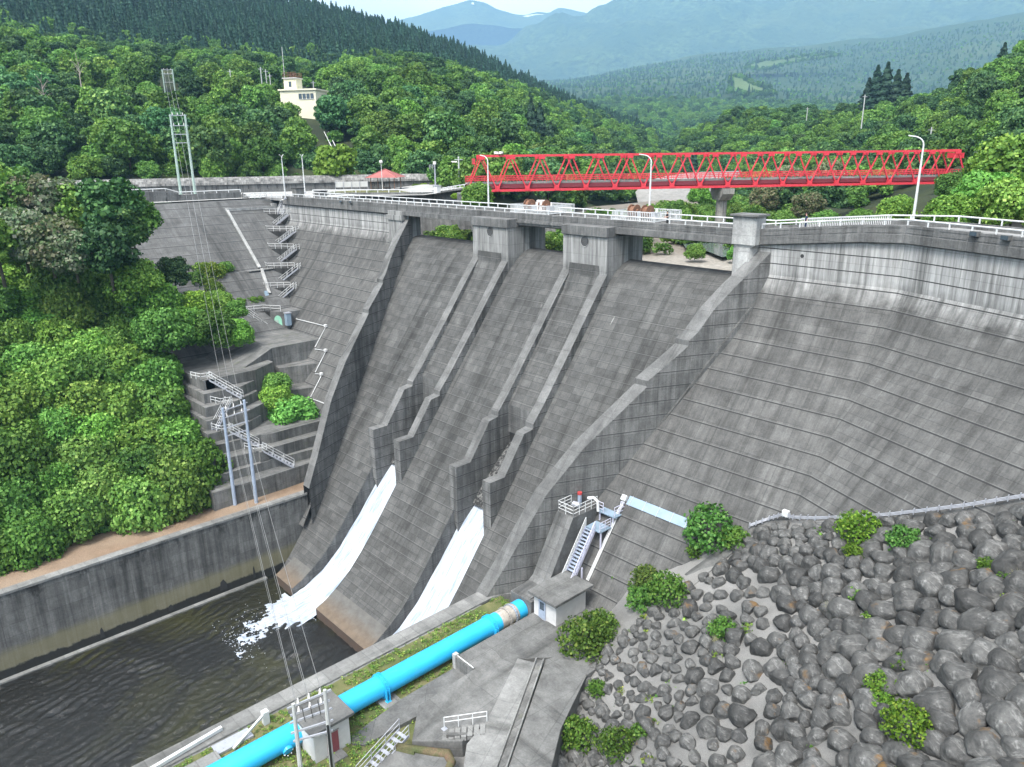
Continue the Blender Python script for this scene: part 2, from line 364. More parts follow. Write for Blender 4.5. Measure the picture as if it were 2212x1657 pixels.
# ---- left abutment wing (faces the basin)
mb = MB().mat('wing')
zs = [.4, -.3, -.31, -12.3, -12.31, -25]
X3 = lambda z: -156.4 - 1.36 * z
rows = [(X3(-.3) - 2.5, -.25), (X3(-.3), -.3), (X3(-.3) + .35, -.31), (X3(-12.3) + .35, -12.3), (X3(-12.3) + 1.0, -12.31), (X3(-26) + 1.0, -26)]
mb.loft([(x, 6, z) for x, z in rows], [(x, -75, z) for x, z in rows]); mb.build('left_abutment_face', parent=dam)
# ---- overflow chutes: three blocks between deep outlet trenches
def chute(xa, xb, nm):
    mb = MB().mat('chute')
    mb.loft([(xa(y), y, z) for y, z in CH], [(xb(y), y, z) for y, z in CH])
    mb.mat('chutewall')
    for f in (xa, xb):
        T_ = [(f(y), y, z) for y, z in CH if y < 0]; D_ = [(f(y), y, -53) for y, z in CH if y < 0]; mb.loft(T_, D_)
    y, z = CH[-1]; mb.mat('lip').add([(xa(y), y, z), (xb(y), y, z), (xb(y), y, -53), (xa(y), y, -53)], [(0, 1, 2, 3)])
    return mb.build(nm, parent=dam)
def lipmat():
    t = NT('lip_concrete'); geo = t.n('NewGeometry'); p = geo.outputs['Position']; n = t.noise(p, 1.2, 7, .7)
    c = t.mix(t.ramp(n, .35, .65), (.085, .055, .04), (.06, .045, .035)); t.l(c, t.p.inputs['Base Color']); t.p.inputs['Roughness'].default_value = .9; return t.m
M['lip'] = lipmat()
T2L, T2R = -67.5, -61.1; T1L, T1R = -85.9, -79.5
chute(lambda y: xl(y) - .2, lambda y: T1L, 'overflow_chute')
chute(lambda y: T1R, lambda y: T2L, 'overflow_chute')
chute(lambda y: T2R, lambda y: xr(y) + .2 - (1.7 if y < -20 else 0), 'overflow_chute')
# lower toe of each bucket: brown water-stained strip
def stain(xa, xb):
    y0, y1 = -33.6, -35.58
    f = lambda y: interp(CH, y) + .02
    mb = MB(); ys = np.linspace(-32.6, -35.6, 5); mb.loft([(xa, y, f(y)) for y in ys], [(xb, y, f(y)) for y in ys]); mb.build('stained_lip', 'stain', dam)
def stainmat():
    t = NT('bucket_stain'); geo = t.n('NewGeometry'); p = geo.outputs['Position']; n = t.noise(p, .9, 7, .7); s = t.n('SeparateXYZ'); t.l(p, s.inputs[0])
    y = t.math('ADD', s.outputs['Y'], t.math('MULTIPLY', t.math('SUBTRACT', n, .5), 1.8))
    c = t.mix(t.ramp(y, -34.9, -33.2), (.125, .095, .068), (.10, .097, .09)); c = t.mix(1.0, c, t.ramp(n, .3, .7, .75, 1.25), 'MULTIPLY')
    t.l(c, t.p.inputs['Base Color']); t.p.inputs['Roughness'].default_value = .85; return t.m
M['stain'] = stainmat()
stain(T1R + .02, T2L - .02); stain(xl(-34) + .3, T1L - .02)
# ---- outlet walls, trench and sloping slab for each pier
WALLP = [(-2.0, -5.9), (-3.6, -7.9), (-5.6, -10.5), (-8.3, -14.1), (-13.2, -20.4), (-14.9, -22.35), (-14.92, -22.95), (-16.4, -23.2), (-19.6, -27.75), (-21.9, -27.8)]
RAISE = .5
def outlet(xa, xb):
    for xo, xi in ((xa, xa + 1.35), (xb, xb - 1.35)):
        w = MB().mat('cap')
        pr = WALLP
        w.loft([(xo, y, z) for y, z in pr], [(xi, y, z) for y, z in pr])
        w.mat('train')
        bot = lambda y: max(interp(CH, y) - .3, -53) - (8 if False else 0)
        for x, deep in ((xo, 0), (xi, 9.0)):
            w.loft([(x, y, z) for y, z in pr], [(x, y, interp(CH, y) - .4 - (deep if y < -13 else 0)) for y, z in pr])
        y, z = pr[-1]; w.add([(xo, y, z), (xi, y, z), (xi, y, -36.5), (xo, y, -34.2)], [(0, 1, 2, 3)])
        w.mat('cap').build('outlet_wall', parent=dam)
    xi0, xi1 = xa + 1.3, xb - 1.3
    s = MB().mat('chute'); pr = [(-2.15, -5.0), (-2.3, -6.4), (-3.3, -8.3), (-5.4, -11.3), (-13.2, -21.75)]
    s.loft([(xi0, y, z) for y, z in pr], [(xi1, y, z) for y, z in pr]); s.build('outlet_roof_slab', parent=dam)
    h = MB().mat('chutewall'); h.add([(xi0, -13.2, -21.75), (xi1, -13.2, -21.75), (xi1, -13.2, -25.4), (xi0, -13.2, -25.4)], [(0, 1, 2, 3)])
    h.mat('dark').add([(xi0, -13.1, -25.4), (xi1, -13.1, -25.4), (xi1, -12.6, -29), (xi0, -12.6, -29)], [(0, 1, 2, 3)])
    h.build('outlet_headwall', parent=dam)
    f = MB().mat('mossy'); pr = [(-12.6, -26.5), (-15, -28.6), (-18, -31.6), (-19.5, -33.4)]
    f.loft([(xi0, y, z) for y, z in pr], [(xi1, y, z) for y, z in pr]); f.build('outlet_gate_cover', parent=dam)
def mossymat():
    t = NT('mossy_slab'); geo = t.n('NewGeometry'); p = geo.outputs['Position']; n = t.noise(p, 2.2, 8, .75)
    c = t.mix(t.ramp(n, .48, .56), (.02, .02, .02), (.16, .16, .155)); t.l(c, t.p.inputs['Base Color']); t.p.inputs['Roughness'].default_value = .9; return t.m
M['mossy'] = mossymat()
outlet(-68.2, -60.6); outlet(-86.4, -78.8)
# ---- training walls
def train(xf, sgn, nm):
    out_ = [(xf(y), y, z) for y, z in TWP]; inn = [(xf(y) - sgn * 1.7, y, z) for y, z in TWP]
    w = MB().mat('cap'); w.loft(out_, inn); w.mat('train')
    w.loft(out_, [(x, y, -52) for x, y, z in out_]); w.loft(inn, [(x, y, -52) for x, y, z in inn])
    w.build(nm, parent=dam)
train(xr, 1, 'training_wall'); train(xl, -1, 'training_wall')
# ---- piers carrying the crest bridge
def pier(xa, xb):
    p = MB().mat('pier'); p.box(xa, xb, -2.1, 2.3, -14, -.4); p.box(xa + 1.2, xb - 1.2, 2.3, 6.5, -9, -.6)
    p.build('pier', parent=dam)
    c = MB().mat('parapet'); c.box(xa - .12, xb + .12, -2.35, 2.0, -1.45, -.25); cap = c.build('pier_cap', parent=dam, bevel=.05)
    xm = xa + (xb - xa) * .5
    d = MB().mat('dark').disc((xm, -2.11, -2.15), (0, -1, 0), .62, 24)
    d.mat('pier')
    n = 24; c0 = [(xm + .62 * math.cos(2 * math.pi * k / n), -2.10, -2.15 + .62 * math.sin(2 * math.pi * k / n)) for k in range(n + 1)]
    c1 = [(xm + .72 * math.cos(2 * math.pi * k / n), -2.16, -2.15 + .72 * math.sin(2 * math.pi * k / n)) for k in range(n + 1)]
    d.loft(c0, c1); d.mat('wire')
    for k in range(-2, 3): d.tube([(xm + k * .2, -2.13, -2.7), (xm + k * .2, -2.13, -1.6)], .02, 4)
    d.build('round_opening', parent=dam)
pier(-68.1, -60.7); pier(-86.3, -78.7)
# abutment beside the first bay
p = MB().mat('pier'); p.box(-110, -106, -.9, 2.9, -12, -.5); p.box(-110.3, -105.8, -1.1, 0, -2.0, -1.2); p.build('pier', parent=dam)
p = MB().mat('pier')
p.box(-44, -42.6, -1.0, 3, -16, -1); p.build('pier', parent=dam)
# ---- crest bridge deck and parapets
dk = MB().mat('deck'); dk.box(-160, -43, -.05, 5.8, -.5, 0)
P0 = [(-43, 5.8, 0), (-31, 5.8, 1.2), (-24.6, 5.8, 1.42)]; P1 = [(-43, -.05, 0), (-31, -.05, 1.2), (-26.9, -.05, 1.4)]
dk.loft(P0, P1)
e0 = np.array((-24.6, 5.8, 1.42)); e1 = np.array((-26.9, -.05, 1.4)); dk.loft([e0, e0 + fd * 75], [e1, e1 + fd * 75])
dk.build('crest_road', parent=dam)
g = MB().mat('parapet'); g.box(-106, -86.2, -.75, .2, -1.15, -.5); g.box(-78.8, -68.0, -.6, .2, -.75, -.45); g.box(-60.8, -44, -.8, .2, -1.05, -.35)
g.mat('pier').box(-106, -44, 4.8, 5.7, -1.0, -.4); g.build('bridge_girder', parent=dam)
def parapet(pts, off, nm):        # pts: (x, y, z) base line of the parapet face at road level
    w = MB().mat('parapet')
    for i in range(len(pts) - 1):
        a, b = np.array(pts[i], float), np.array(pts[i + 1], float); d = b - a; d[2] = 0; d /= np.linalg.norm(d); nrm = np.array((d[1], -d[0], 0)) * off
        lo = [(-.0, -1.22), (.42, -1.05), (.42, -.30), (.36, -.28), (.36, .52), (.02, .56), (.02, -.2)]
        w.loft([a + nrm * o + (0, 0, z) for o, z in lo], [b + nrm * o + (0, 0, z) for o, z in lo])
        # raised border panels
        n = int(np.linalg.norm(b - a) / 3.4)
        for k in range(n):
            s = a + (b - a) * (k + .1) / n; e = a + (b - a) * (k + .9) / n
            for z in (-.12, .34): w.beam(s + nrm * .37 + (0, 0, z), e + nrm * .37 + (0, 0, z), .05, .05)
    return w.build(nm, parent=dam)
kA = np.array((-26.9, 0, 1.4))
parapet([(-149, 0, 0), (-44.3, 0, 0)], 1, 'parapet')
parapet([(-41.3, 0, .15), (-31, 0, 1.2), tuple(kA), tuple(kA + fd * 75)], 1, 'parapet')
kB = np.array((-24.6, 5.75, 1.42))
def lowwall(pts):
    w = MB().mat('parapet')
    for i in range(len(pts) - 1): w.beam(np.array(pts[i]) + (0, 0, .25), np.array(pts[i + 1]) + (0, 0, .25), .3, .55)
    w.build('upstream_kerb_wall', parent=dam)
lowwall([(-147, 5.75, 0), (-43, 5.75, 0), (-31, 5.75, 1.2), tuple(kB), tuple(kB + fd * 75)])
def rail(pts, base, top, r, step, nm, mid=False):
    w = MB().mat('white')
    for i in range(len(pts) - 1):
        a, b = np.array(pts[i], float), np.array(pts[i + 1], float); L_ = np.linalg.norm(b - a); n = max(1, int(round(L_ / step)))
        w.tube([a + (0, 0, top), b + (0, 0, top)], r, 8)
        if mid: w.tube([a + (0, 0, (top + base) / 2), b + (0, 0, (top + base) / 2)], r * .7, 6)
        for k in range(n + (i == len(pts) - 2)):
            p = a + (b - a) * k / n; w.box(p[0] - .06, p[0] + .06, p[1] - .06, p[1] + .06, p[2] + base, p[2] + top)
    return w.build(nm, parent=dam)
rail([(-149, -.18, 0), (-44.3, -.18, 0)], .5, 1.02, .075, 2.2, 'white_handrail')
rail([(-41.3, -.18, .15), (-31, -.18, 1.2), tuple(kA + (0, -.18, 0)), tuple(kA + fd * 75 + (0, -.18, 0))], .5, 1.02, .075, 2.2, 'white_handrail')
rail([(-147, 5.75, 0), (-43, 5.75, 0), (-31, 5.75, 1.2), tuple(kB), tuple(kB + fd * 75)], .5, 1.05, .075, 2.2, 'white_handrail')
# ---- crest pillar (stubby tower with overhanging cap slab)
pl = MB().mat('pillar'); pl.box(-44.15, -41.4, -1.25, .7, -1.0, 1.95); pl.build('crest_pillar', parent=dam, bevel=.04)
pl = MB().mat('cap').box(-44.4, -41.1, -1.55, .95, 1.95, 2.17); pl.build('pillar_cap', parent=dam, bevel=.03)
pl = MB().mat('pillar')
v = [(-43.65, -1.05, -1.0), (-42.05, -1.05, -1.0), (-41.55, 0.5, -1.0), (-43.65, .5, -1.0), (-43.65, -1.05, -6), (-42.0, -1.25, -6), (-41.55, 0, -6), (-43.65, .5, -6), (-42.0, -2.5, -8.6), (-41.7, -2.5, -8.9), (-41.5, -2.3, -8.9), (-42.3, -1.9, -8)]
pl.add(v, [(0, 1, 5, 4), (1, 2, 6, 5), (2, 3, 7, 6), (3, 0, 4, 7), (4, 5, 9, 8), (5, 6, 10, 9), (7, 4, 8, 11)])
v = [(-43.9, -1.15, -1.0), (-41.5, -1.15, -1.0), (-41.5, .5, -1.0), (-43.9, .5, -1.0), (-43.65, -1.05, -1.35), (-42.0, -1.05, -1.35), (-41.6, .5, -1.35), (-43.65, .5, -1.35)]
pl.add(v, [(0, 1, 5, 4), (1, 2, 6, 5), (2, 3, 7, 6), (3, 0, 4, 7)]); pl.build('pillar_shaft', parent=dam)
# drain hole in the right wing
d = MB().mat('dark').disc((-36.7, -.02, -1.75), (0, -1, 0), .2, 14); d.build('drain_hole', parent=dam)
# ---- floodlights hung on the parapet
def floodlight(x, y, z, d, label):
    n = np.array((d[1], -d[0], 0)); t = thing('floodlight', label, 'floodlight', (x, y, z), 'floodlights on the crest parapet')
    c = np.array((x, y, z)); h = MB().mat('cap')
    h.obox(c + n * .35, d, (-d[1], d[0], 0), .36, .2, .2)
    h.build('lamp_housing', parent=t); l = MB().mat('glass'); l.obox(c + n * .56, d, (-d[1], d[0], 0), .32, .015, .16); l.build('lens', parent=t)
    a = MB().mat('galv'); a.tube([c + n * .1 + (0, 0, -.3), c + n * .3 + (0, 0, -.1)], .05, 6); a.build('bracket', parent=t)
floodlight(-125.6, -.1, .35, np.array((1., 0, 0)), 'left one of two square floodlights under the handrail of the left dam wall')
floodlight(-122.3, -.1, .35, np.array((1., 0, 0)), 'right one of two square floodlights under the handrail of the left dam wall')
for q, lb in (((1952 - 2, 505), 'floodlight on the bent right parapet, nearer the tall street lamp'), ((2063, 510), 'floodlight on the bent right parapet, further from the street lamp')): pass
q = kA + fd * 7.2; floodlight(q[0], q[1] - .15, q[2] + .45, fd, 'dark floodlight on the bent right parapet just below the tall street lamp')
q = kA + fd * 10.0; floodlight(q[0], q[1] - .15, q[2] + .4, fd, 'dark floodlight on the right parapet, second along from the tall street lamp')
# ================================================================== STILLING BASIN
WZ = -48.5
lw = thing('channel_wall', 'stained grey concrete wall on the far side of the dark pool', 'wall', (-93.5, -60, -48))
w = MB().mat('channel'); ys = [-28.4, -130]
w.add([(-93.5, ys[0], -38.1), (-93.5, ys[1], -38.1), (-93.2, ys[1], -54), (-93.2, ys[0], -54)], [(0, 1, 2, 3)])
w.build('wall_face', parent=lw)
w = MB().mat('coping'); w.box(-94.6, -93.4, -130, -28.4, -38.3, -37.95); w.build('coping', parent=lw, bevel=.04)
w = MB().mat('coping'); w.box(-93.25, -92.6, -130, -36, -54, -48.3); w.build('footing', parent=lw)
for i, (y, wd, hh) in enumerate(((-57.2, .5, 1.4), (-49.0, .7, .9), (-42.0, 1.1, 1.6), (-37.6, .35, 1.9))):
    s = MB().mat('dark'); pts = [(-93.17, y - wd / 2, -47.9), (-93.17, y + wd / 2, -47.9), (-93.17, y + wd * .42, -47.9 + hh * .6), (-93.17, y + wd * .1, -47.9 + hh), (-93.17, y - wd * .3, -47.9 + hh * .8)]
    s.add(pts, [(0, 1, 2, 3, 4)]); s.build('drain_opening', parent=lw)
rw = thing('channel_wall', 'low concrete wall with broad pale coping between the pool and the grass strip', 'wall', (-54, -60, -36.5))
w = MB().mat('channel'); w.box(-54.75, -53.2, -110, -28.6, -54, -36.75); w.build('wall_face', parent=rw)
w = MB().mat('coping'); w.box(-54.95, -53.1, -110, -28.3, -36.75, -36.42); w.build('coping', parent=rw, bevel=.05)
w = MB().mat('coping'); w.wall([(-54.9, -28.3, -36.42), (-54.2, -26.5, -36.42), (-52.6, -24.5, -36.42), (-50.5, -23.5, -36.42)], [(-53.1, -28.3, -36.42), (-52.6, -27.0, -36.42), (-51.5, -25.6, -36.42), (-50.0, -24.9, -36.42)], -38); w.build('curved_end', parent=rw)
gz = MB().mat('coping').box(-53.1, -52.75, -110, -30, -37, -36.62); gz.build('gutter', parent=rw)
# water
def poolmat():
    t = NT('pool_water'); geo = t.n('NewGeometry'); p = geo.outputs['Position']
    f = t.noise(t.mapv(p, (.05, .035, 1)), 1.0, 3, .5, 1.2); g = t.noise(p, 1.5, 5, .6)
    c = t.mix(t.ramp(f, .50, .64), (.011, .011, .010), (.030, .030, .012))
    t.l(c, t.p.inputs['Base Color']); t.p.inputs['Roughness'].default_value = .06; t.p.inputs['IOR'].default_value = 1.36
    t.p.inputs['Specular IOR Level'].default_value = 1.0
    r1 = t.noise(t.mapv(p, (.7, 1.5, 1)), 1.6, 6, .68, .9); r2 = t.noise(t.mapv(p, (1, 2.4, 1)), 3.2, 4, .6, .5)
    h = t.math('ADD', r1, t.math('MULTIPLY', r2, .5)); t.bump(h, 1.0, .12); return t.m
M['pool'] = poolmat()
nx, ny = 190, 400
X = np.linspace(-93.3, -54.7, nx); Y = np.linspace(-31, -116, ny); GX, GY = np.meshgrid(X, Y); ZZ = np.zeros_like(GX)
wr = np.random.default_rng(3)
env1 = np.array([[noise.noise((x * .16, y * .10, 2)) for x in X[::5]] for y in Y[::5]]); env1 = np.kron(env1, np.ones((5, 5)))[:ny, :nx]
env2 = np.array([[noise.noise((x * .35, y * .22, 6)) for x in X[::5]] for y in Y[::5]]); env2 = np.kron(env2, np.ones((5, 5)))[:ny, :nx]
warp = env1 * 1.6
for k in range(26):
    lam = wr.uniform(.5, 1.5); th = wr.normal(.30, .42); ph = wr.uniform(0, 6.28); kx, ky = math.cos(th) * 6.283 / lam, math.sin(th) * 6.283 / lam
    ZZ += lam * .0115 * np.sin(kx * (GX + warp) + ky * GY + ph + 2.2 * (env2 if k % 2 else env1)) * np.clip(1 + 1.2 * (env1 if k % 3 else -env2), .25, 2)
rad = np.hypot(GX + 77, GY + 41); ZZ += .05 * np.sin(rad * 3.0 + 4 * env2) * np.exp(-rad / 12)
ZZ += .75 * np.exp(-((GX + 76.0) / 4.0) ** 2 - ((GY + 40.5) / 3.4) ** 2)
mb = MB(); mb.add(np.stack([GX.ravel(), GY.ravel(), (WZ + ZZ).ravel()], 1), [(j * nx + i, j * nx + i + 1, (j + 1) * nx + i + 1, (j + 1) * nx + i) for j in range(ny - 1) for i in range(nx - 1)])
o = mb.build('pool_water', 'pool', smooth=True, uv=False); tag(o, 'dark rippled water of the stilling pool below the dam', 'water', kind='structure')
def jetmat():
    t = NT('white_water'); geo = t.n('NewGeometry'); p = geo.outputs['Position']; n = t.noise(t.mapv(p, (1.6, .22, .22)), 1.5, 8, .7); n2 = t.noise(t.mapv(p, (5, .8, .8)), 1.0, 5, .7)
    c = t.mix(t.ramp(n, .36, .58), (.22, .28, .38), (.50, .53, .57)); t.l(c, t.p.inputs['Base Color']); t.p.inputs['Roughness'].default_value = .55
    t.p.inputs['Subsurface Weight'].default_value = 0
    t.bump(t.math('ADD', n, t.math('MULTIPLY', n2, .5)), .8, .22); return t.m
M['jet'] = jetmat()
JP = [(-16.5, -31.0), (-19, -33.5), (-21, -35.4), (-24.5, -39.6), (-28, -43.6), (-31, -46.1), (-34, -47.55), (-36.8, -48.05), (-39.2, -48.4), (-41.4, -48.75)]
def jet(xa, xb, lab):
    mb = MB(); ya = np.linspace(-16.5, -41.4, 70); xs = np.linspace(0, 1, 34); vs = []
    for y in ya:
        z0 = interp(JP, y); sp = max(0, (-34 - y) / 7.4)
        for u in xs:
            e = 1.2 * sp * (noise.noise((u * 3, y * .6, 2)) + .3)
            x = xa + (xb - xa) * u + (u - .5) * e * .5 + sp * .9
            z = z0 + .12 * noise.noise((x * 1.2, y * .35, 1)) * (1 + sp) + .10 * noise.noise((x * 3, y * 1.2, 4)) * (.5 + 2 * sp) - .9 * max(0, abs(u - .5) - .38)
            vs.append((x, y, z))
    n = len(xs); mb.add(vs, [(j * n + i, j * n + i + 1, (j + 1) * n + i + 1, (j + 1) * n + i) for j in range(len(ya) - 1) for i in range(n - 1)])
    o = mb.build('white_water', 'jet', smooth=True); tag(o, lab, 'water', kind='structure')
jet(T1L + .1, T1R - .1, 'foaming white water jet shooting out of the left outlet into the pool')
jet(T2L + .1, T2R - .1, 'foaming white water jet running down the right outlet trench')
MBF = MB()
# foam where the left jet breaks up: a lacy sheet, open where the noise is low
mb = MB(); gx, gy = 110, 120; X = np.linspace(-89.5, -76.0, gx); Y = np.linspace(-36.0, -46.5, gy); H = {}
def foamd(x, y):
    t = (-36.0 - y) / 9.5; c = -83.2 + 2.4 * t; w = 3.9 * (1 - .35 * t)
    n_ = .55 * noise.noise((x * .55, y * .55, 1)) + .5 * noise.noise((x * 1.5, y * 1.5, 5)) + .35 * noise.noise((x * 3.6, y * 3.6, 8))
    return 1.05 - 1.05 * t - ((x - c) / w) ** 2 * .75 + n_ * (.35 + 1.7 * t)
ok = np.array([[foamd(x, y) for x in X] for y in Y])
vid = {}
vs = []; fs = []
for j in range(gy):
    for i in range(gx): vs.append((X[i], Y[j], WZ + .10 + .30 * max(0, ok[j, i]) * (.6 + .8 * noise.noise((X[i] * 1.3, Y[j] * 1.3, 3))) + .06 * noise.noise((X[i] * 5, Y[j] * 5, 2))))
for j in range(gy - 1):
    for i in range(gx - 1):
        if ok[j:j + 2, i:i + 2].min() > .02: fs.append((j * gx + i, j * gx + i + 1, (j + 1) * gx + i + 1, (j + 1) * gx + i))
mb.add(vs, fs)
o = mb.build('foam', 'jet', smooth=True); bm = bmesh.new(); bm.from_mesh(o.data); bmesh.ops.delete(bm, geom=[v for v in bm.verts if not v.link_faces], context='VERTS'); bm.to_mesh(o.data); bm.free()

for k in range(420):
    a = random.random() ** .7; y = -37 - 9.5 * a; x = -83.2 + 2.2 * a + random.gauss(0, 2.3); r = random.uniform(.015, .05); MBF.sphere((x, y, WZ + random.uniform(.1, .25)), (r * 1.6, r * 1.6, r), 6, 3)
o2 = MBF.build('foam_specks', 'jet', smooth=True, uv=False); tag(o2, 'small white foam flecks scattered round the end of the left jet', 'foam', kind='stuff')
tag(o, 'broken white foam where the left jet meets the dark pool', 'foam', kind='stuff')
# ================================================================== LEFT SIDE: terraces, stairs, plaza edge
WHT = 'white'
def handrail(mb, pts, h=1.0, step=1.6, r=.03, rails=(1.0, .55)):
    for i in range(len(pts) - 1):
        a, b = np.array(pts[i], float), np.array(pts[i + 1], float); L_ = np.linalg.norm(b - a); n = max(1, int(round(L_ / step)))
        for q in rails: mb.tube([a + (0, 0, h * q), b + (0, 0, h * q)], r, 5)
        for k in range(n + 1):
            p = a + (b - a) * k / n; mb.tube([p, p + (0, 0, h)], r * 1.15, 5)
    return mb
# --- concrete benches at the foot of the left face
tr = thing('stepped_terrace', 'dark stained terrace of big concrete steps between left dam face and ivy slope', 'terrace', (-101, -30, -38))
def blk(name, poly, z0, z1):
    w = MB().mat('terrace'); w.prism(poly, z0, z1); return w.build(name, parent=tr, bevel=.05)
blk('step', [(-120, -40.6), (-97.0, -40.4), (-97.0, -31.5), (-97.6, -22), (-120, -22)], -40, -35.3)
blk('step', [(-120, -39.9), (-99.2, -39.7), (-99.3, -30), (-98.6, -20), (-120, -20)], -38, -34.0)
blk('step', [(-120, -39.2), (-100.7, -38.9), (-99.8, -31), (-99.8, -18), (-120, -18)], -37, -32.3)
blk('step', [(-120, -38.4), (-102.6, -38.2), (-102.2, -30.6), (-101.4, -29.1), (-101.4, -16), (-120, -16)], -36, -30.8)
for xk, zk, ye, yl in ((-104.2, -29.4, -28.4, -37.6), (-105.6, -27.9, -26.6, -37.0), (-107.2, -26.4, -27.2, -36.4), (-109.0, -24.9, -25.6, -35.7), (-110.6, -23.3, -22.6, -35)):
    blk('step', [(-124, yl - .3), (xk + .3, yl), (xk + .3, ye - 4.2), (xk - 2.2, ye), (-124, ye)], -37, zk)
blk('bench', [(-109.9, -21.6), (-108.4, -17.2), (-108, -12), (-126, -12), (-126, -21)], -33, -27.7)
blk('bench', [(-113.4, -21.4), (-111.0, -14.5), (-111, -8), (-130, -8), (-130, -21)], -33, -24.7)
# top bench with its sloping left side
w = MB().mat('terrace'); w.prism([(-115.0, -21.6), (-115.2, -10), (-135, -8), (-136, -17), (-129, -19.5), (-121, -22.5)], -33, -21.6); w.build('bench', parent=tr, bevel=.05)
w = MB().mat('terrace'); a = [(-115.0, -21.6, -21.61), (-121, -22.5, -21.61), (-131, -20, -21.61)]; b = [(-110.3, -33.5, -25.0), (-117.5, -36.5, -25.0), (-131, -37, -25.0)]
w.wall(a, b, -34); w.build('sloping_bench', parent=tr)
w = MB().mat('pale_slab').box(-130, -127, -15.6, -13.2, -21.59, -21.5); w.build('door_step', parent=tr)
# walkway level with green door below it
w = MB().mat('terrace'); w.prism([(-131.0, -20.5), (-129.9, -15.4), (-128.6, -14.8), (-126.2, -13.2), (-126, -6), (-142, -6), (-146, -20.5)], -24, -18.5); w.mats = ['darkwall']; wk = w.build('walkway_block', parent=tr, bevel=.05)
w = MB().mat('terrace'); w.prism([(-136.2, -22), (-135.2, -12.6), (-142, -12.6), (-146, -22)], -20, -16.6); w.mats = ['darkwall']; w.build('upper_block', parent=tr, bevel=.05)
# --- stair notch landings between the two faces
st = thing('stair_tower_landings', 'stack of dark concrete landings in the fold beside the left dam face', 'landings', (-145, -4, -12))
LD = [(-3.1, (-152.5, -3.2), (-147.2, .6)), (-6.2, (-148.1, -5.0), (-142.6, -.7)), (-9.2, (-143.9, -6.9), (-138.5, -3.0)), (-12.3, (-139.0, -10.0), (-134.9, -4.9)), (-15.4, (-135.6, -12.6), (-131.9, -7.7))]
for i, (z, l, r) in enumerate(LD):
    zb = LD[i + 1][0] if i < 4 else -18.6
    w = MB().mat('darkwall'); w.prism([l, r, (r[0] - 6, r[1] + 6), (l[0] - 8, l[1] + 6), (l[0] - 4, l[1] - .5)], zb - .5, z); w.build('landing', parent=st, bevel=.05)
def flight(nm, a, b, label, wdt=1.1, group=None, n=11, treads=True, railing=True, mat=WHT, cat='stairs'):
    a = np.array(a, float); b = np.array(b, float); d = b - a; dh = d.copy(); dh[2] = 0; dh /= np.linalg.norm(dh); s = np.array((dh[1], -dh[0], 0)) * wdt / 2
    t = thing(nm, label, cat, tuple(b), group)
    f = MB().mat('galv' if mat == WHT else mat)
    for o in (-1, 1): f.beam(a + s * o, b + s * o, .06, .24)
    f.build('stringer', parent=t)
    f = MB().mat('galv' if mat == WHT else mat)
    for k in range(n):
        p = a + d * (k + .5) / n; f.obox(p, (dh[0], dh[1], 0), (-dh[1], dh[0], 0), .15, wdt / 2, .025)
    f.build('treads', parent=t)
    if railing:
        for o in (-1, 1):
            f = MB().mat(mat); handrail(f, [a + s * o, b + s * o], 1.0, 1.5, .03); f.build('handrail', parent=t)
    return t
names = ['topmost', 'second', 'third', 'fourth', 'lowest']
for i in range(5):
    z, l, r = LD[i]
    zn, ln, rn = LD[i + 1] if i < 4 else (-18.5, (-132.5, -15.0), (-129.5, -11.5))
    top = np.array((r[0] * .93 + l[0] * .07, r[1] * .93 + l[1] * .07, z)); oth = np.array((l[0] * .72 + r[0] * .28, l[1] * .72 + r[1] * .28, zn))
    dv = np.array((r[1] - l[1], -(r[0] - l[0]), 0)); dv /= np.linalg.norm(dv)
    top = top + dv * .8; oth = oth + dv * .9
    t = flight('metal_staircase', top, oth, '%s zigzag flight of white-railed metal stairs beside the left dam face' % names[i], .95, 'zigzag metal stairs')
    f = MB().mat(WHT)
    e1 = np.array((l[0], l[1], z)); e2 = np.array((r[0], r[1], z)); handrail(f, [e1 + (e2 - e1) * .03 , e1 + (e2 - e1) * .82], 1.05, 1.3, .032)
    handrail(f, [e1 + (e2 - e1) * .03, e1 + (e2 - e1) * .03 + np.array((-2.0, .4, 0))], 1.05, 1.3, .032)
    handrail(f, [e2 + dv * 1.35, e2 + dv * 1.35 + np.array((.2, -.0, 0)), e2 + (e2 - e1) * .0], 1.05, 1.3, .032)
    f.build('landing_railing', parent=st)
# top flight from the road to the first landing
t = flight('metal_staircase', (-151.0, 1.6, .2), (-148.9, -1.2, -3.1), 'short white-railed stair leading down from the crest road corner', 1.2, 'zigzag metal stairs')
f = MB().mat(WHT); handrail(f, [(-158.0, -4.6, -.2), (-154.5, -1.2, 0), (-151.2, 1.8, 0)], 1.1, 1.2, .045); handrail(f, [(-158, -4.6, -.2), (-157.4, -3.6, -.2), (-154, -.6, 0)], 1.1, 1.2, .045)
f.build('landing_railing', parent=st)
f = MB().mat(WHT); handrail(f, [(-131.2, -20.2, -18.5), (-130.2, -15.5, -18.5), (-128.9, -14.7, -18.5), (-127.2, -13.6, -18.5)], 1.1, 1.5, .045); f.build('walkway_railing', parent=tr)
flight('metal_staircase', (-130.4, -18.6, -18.5), (-127.9, -15.6, -21.6), 'white-railed stair from the walkway down to the bench by the green door', 1.0, 'zigzag metal stairs')
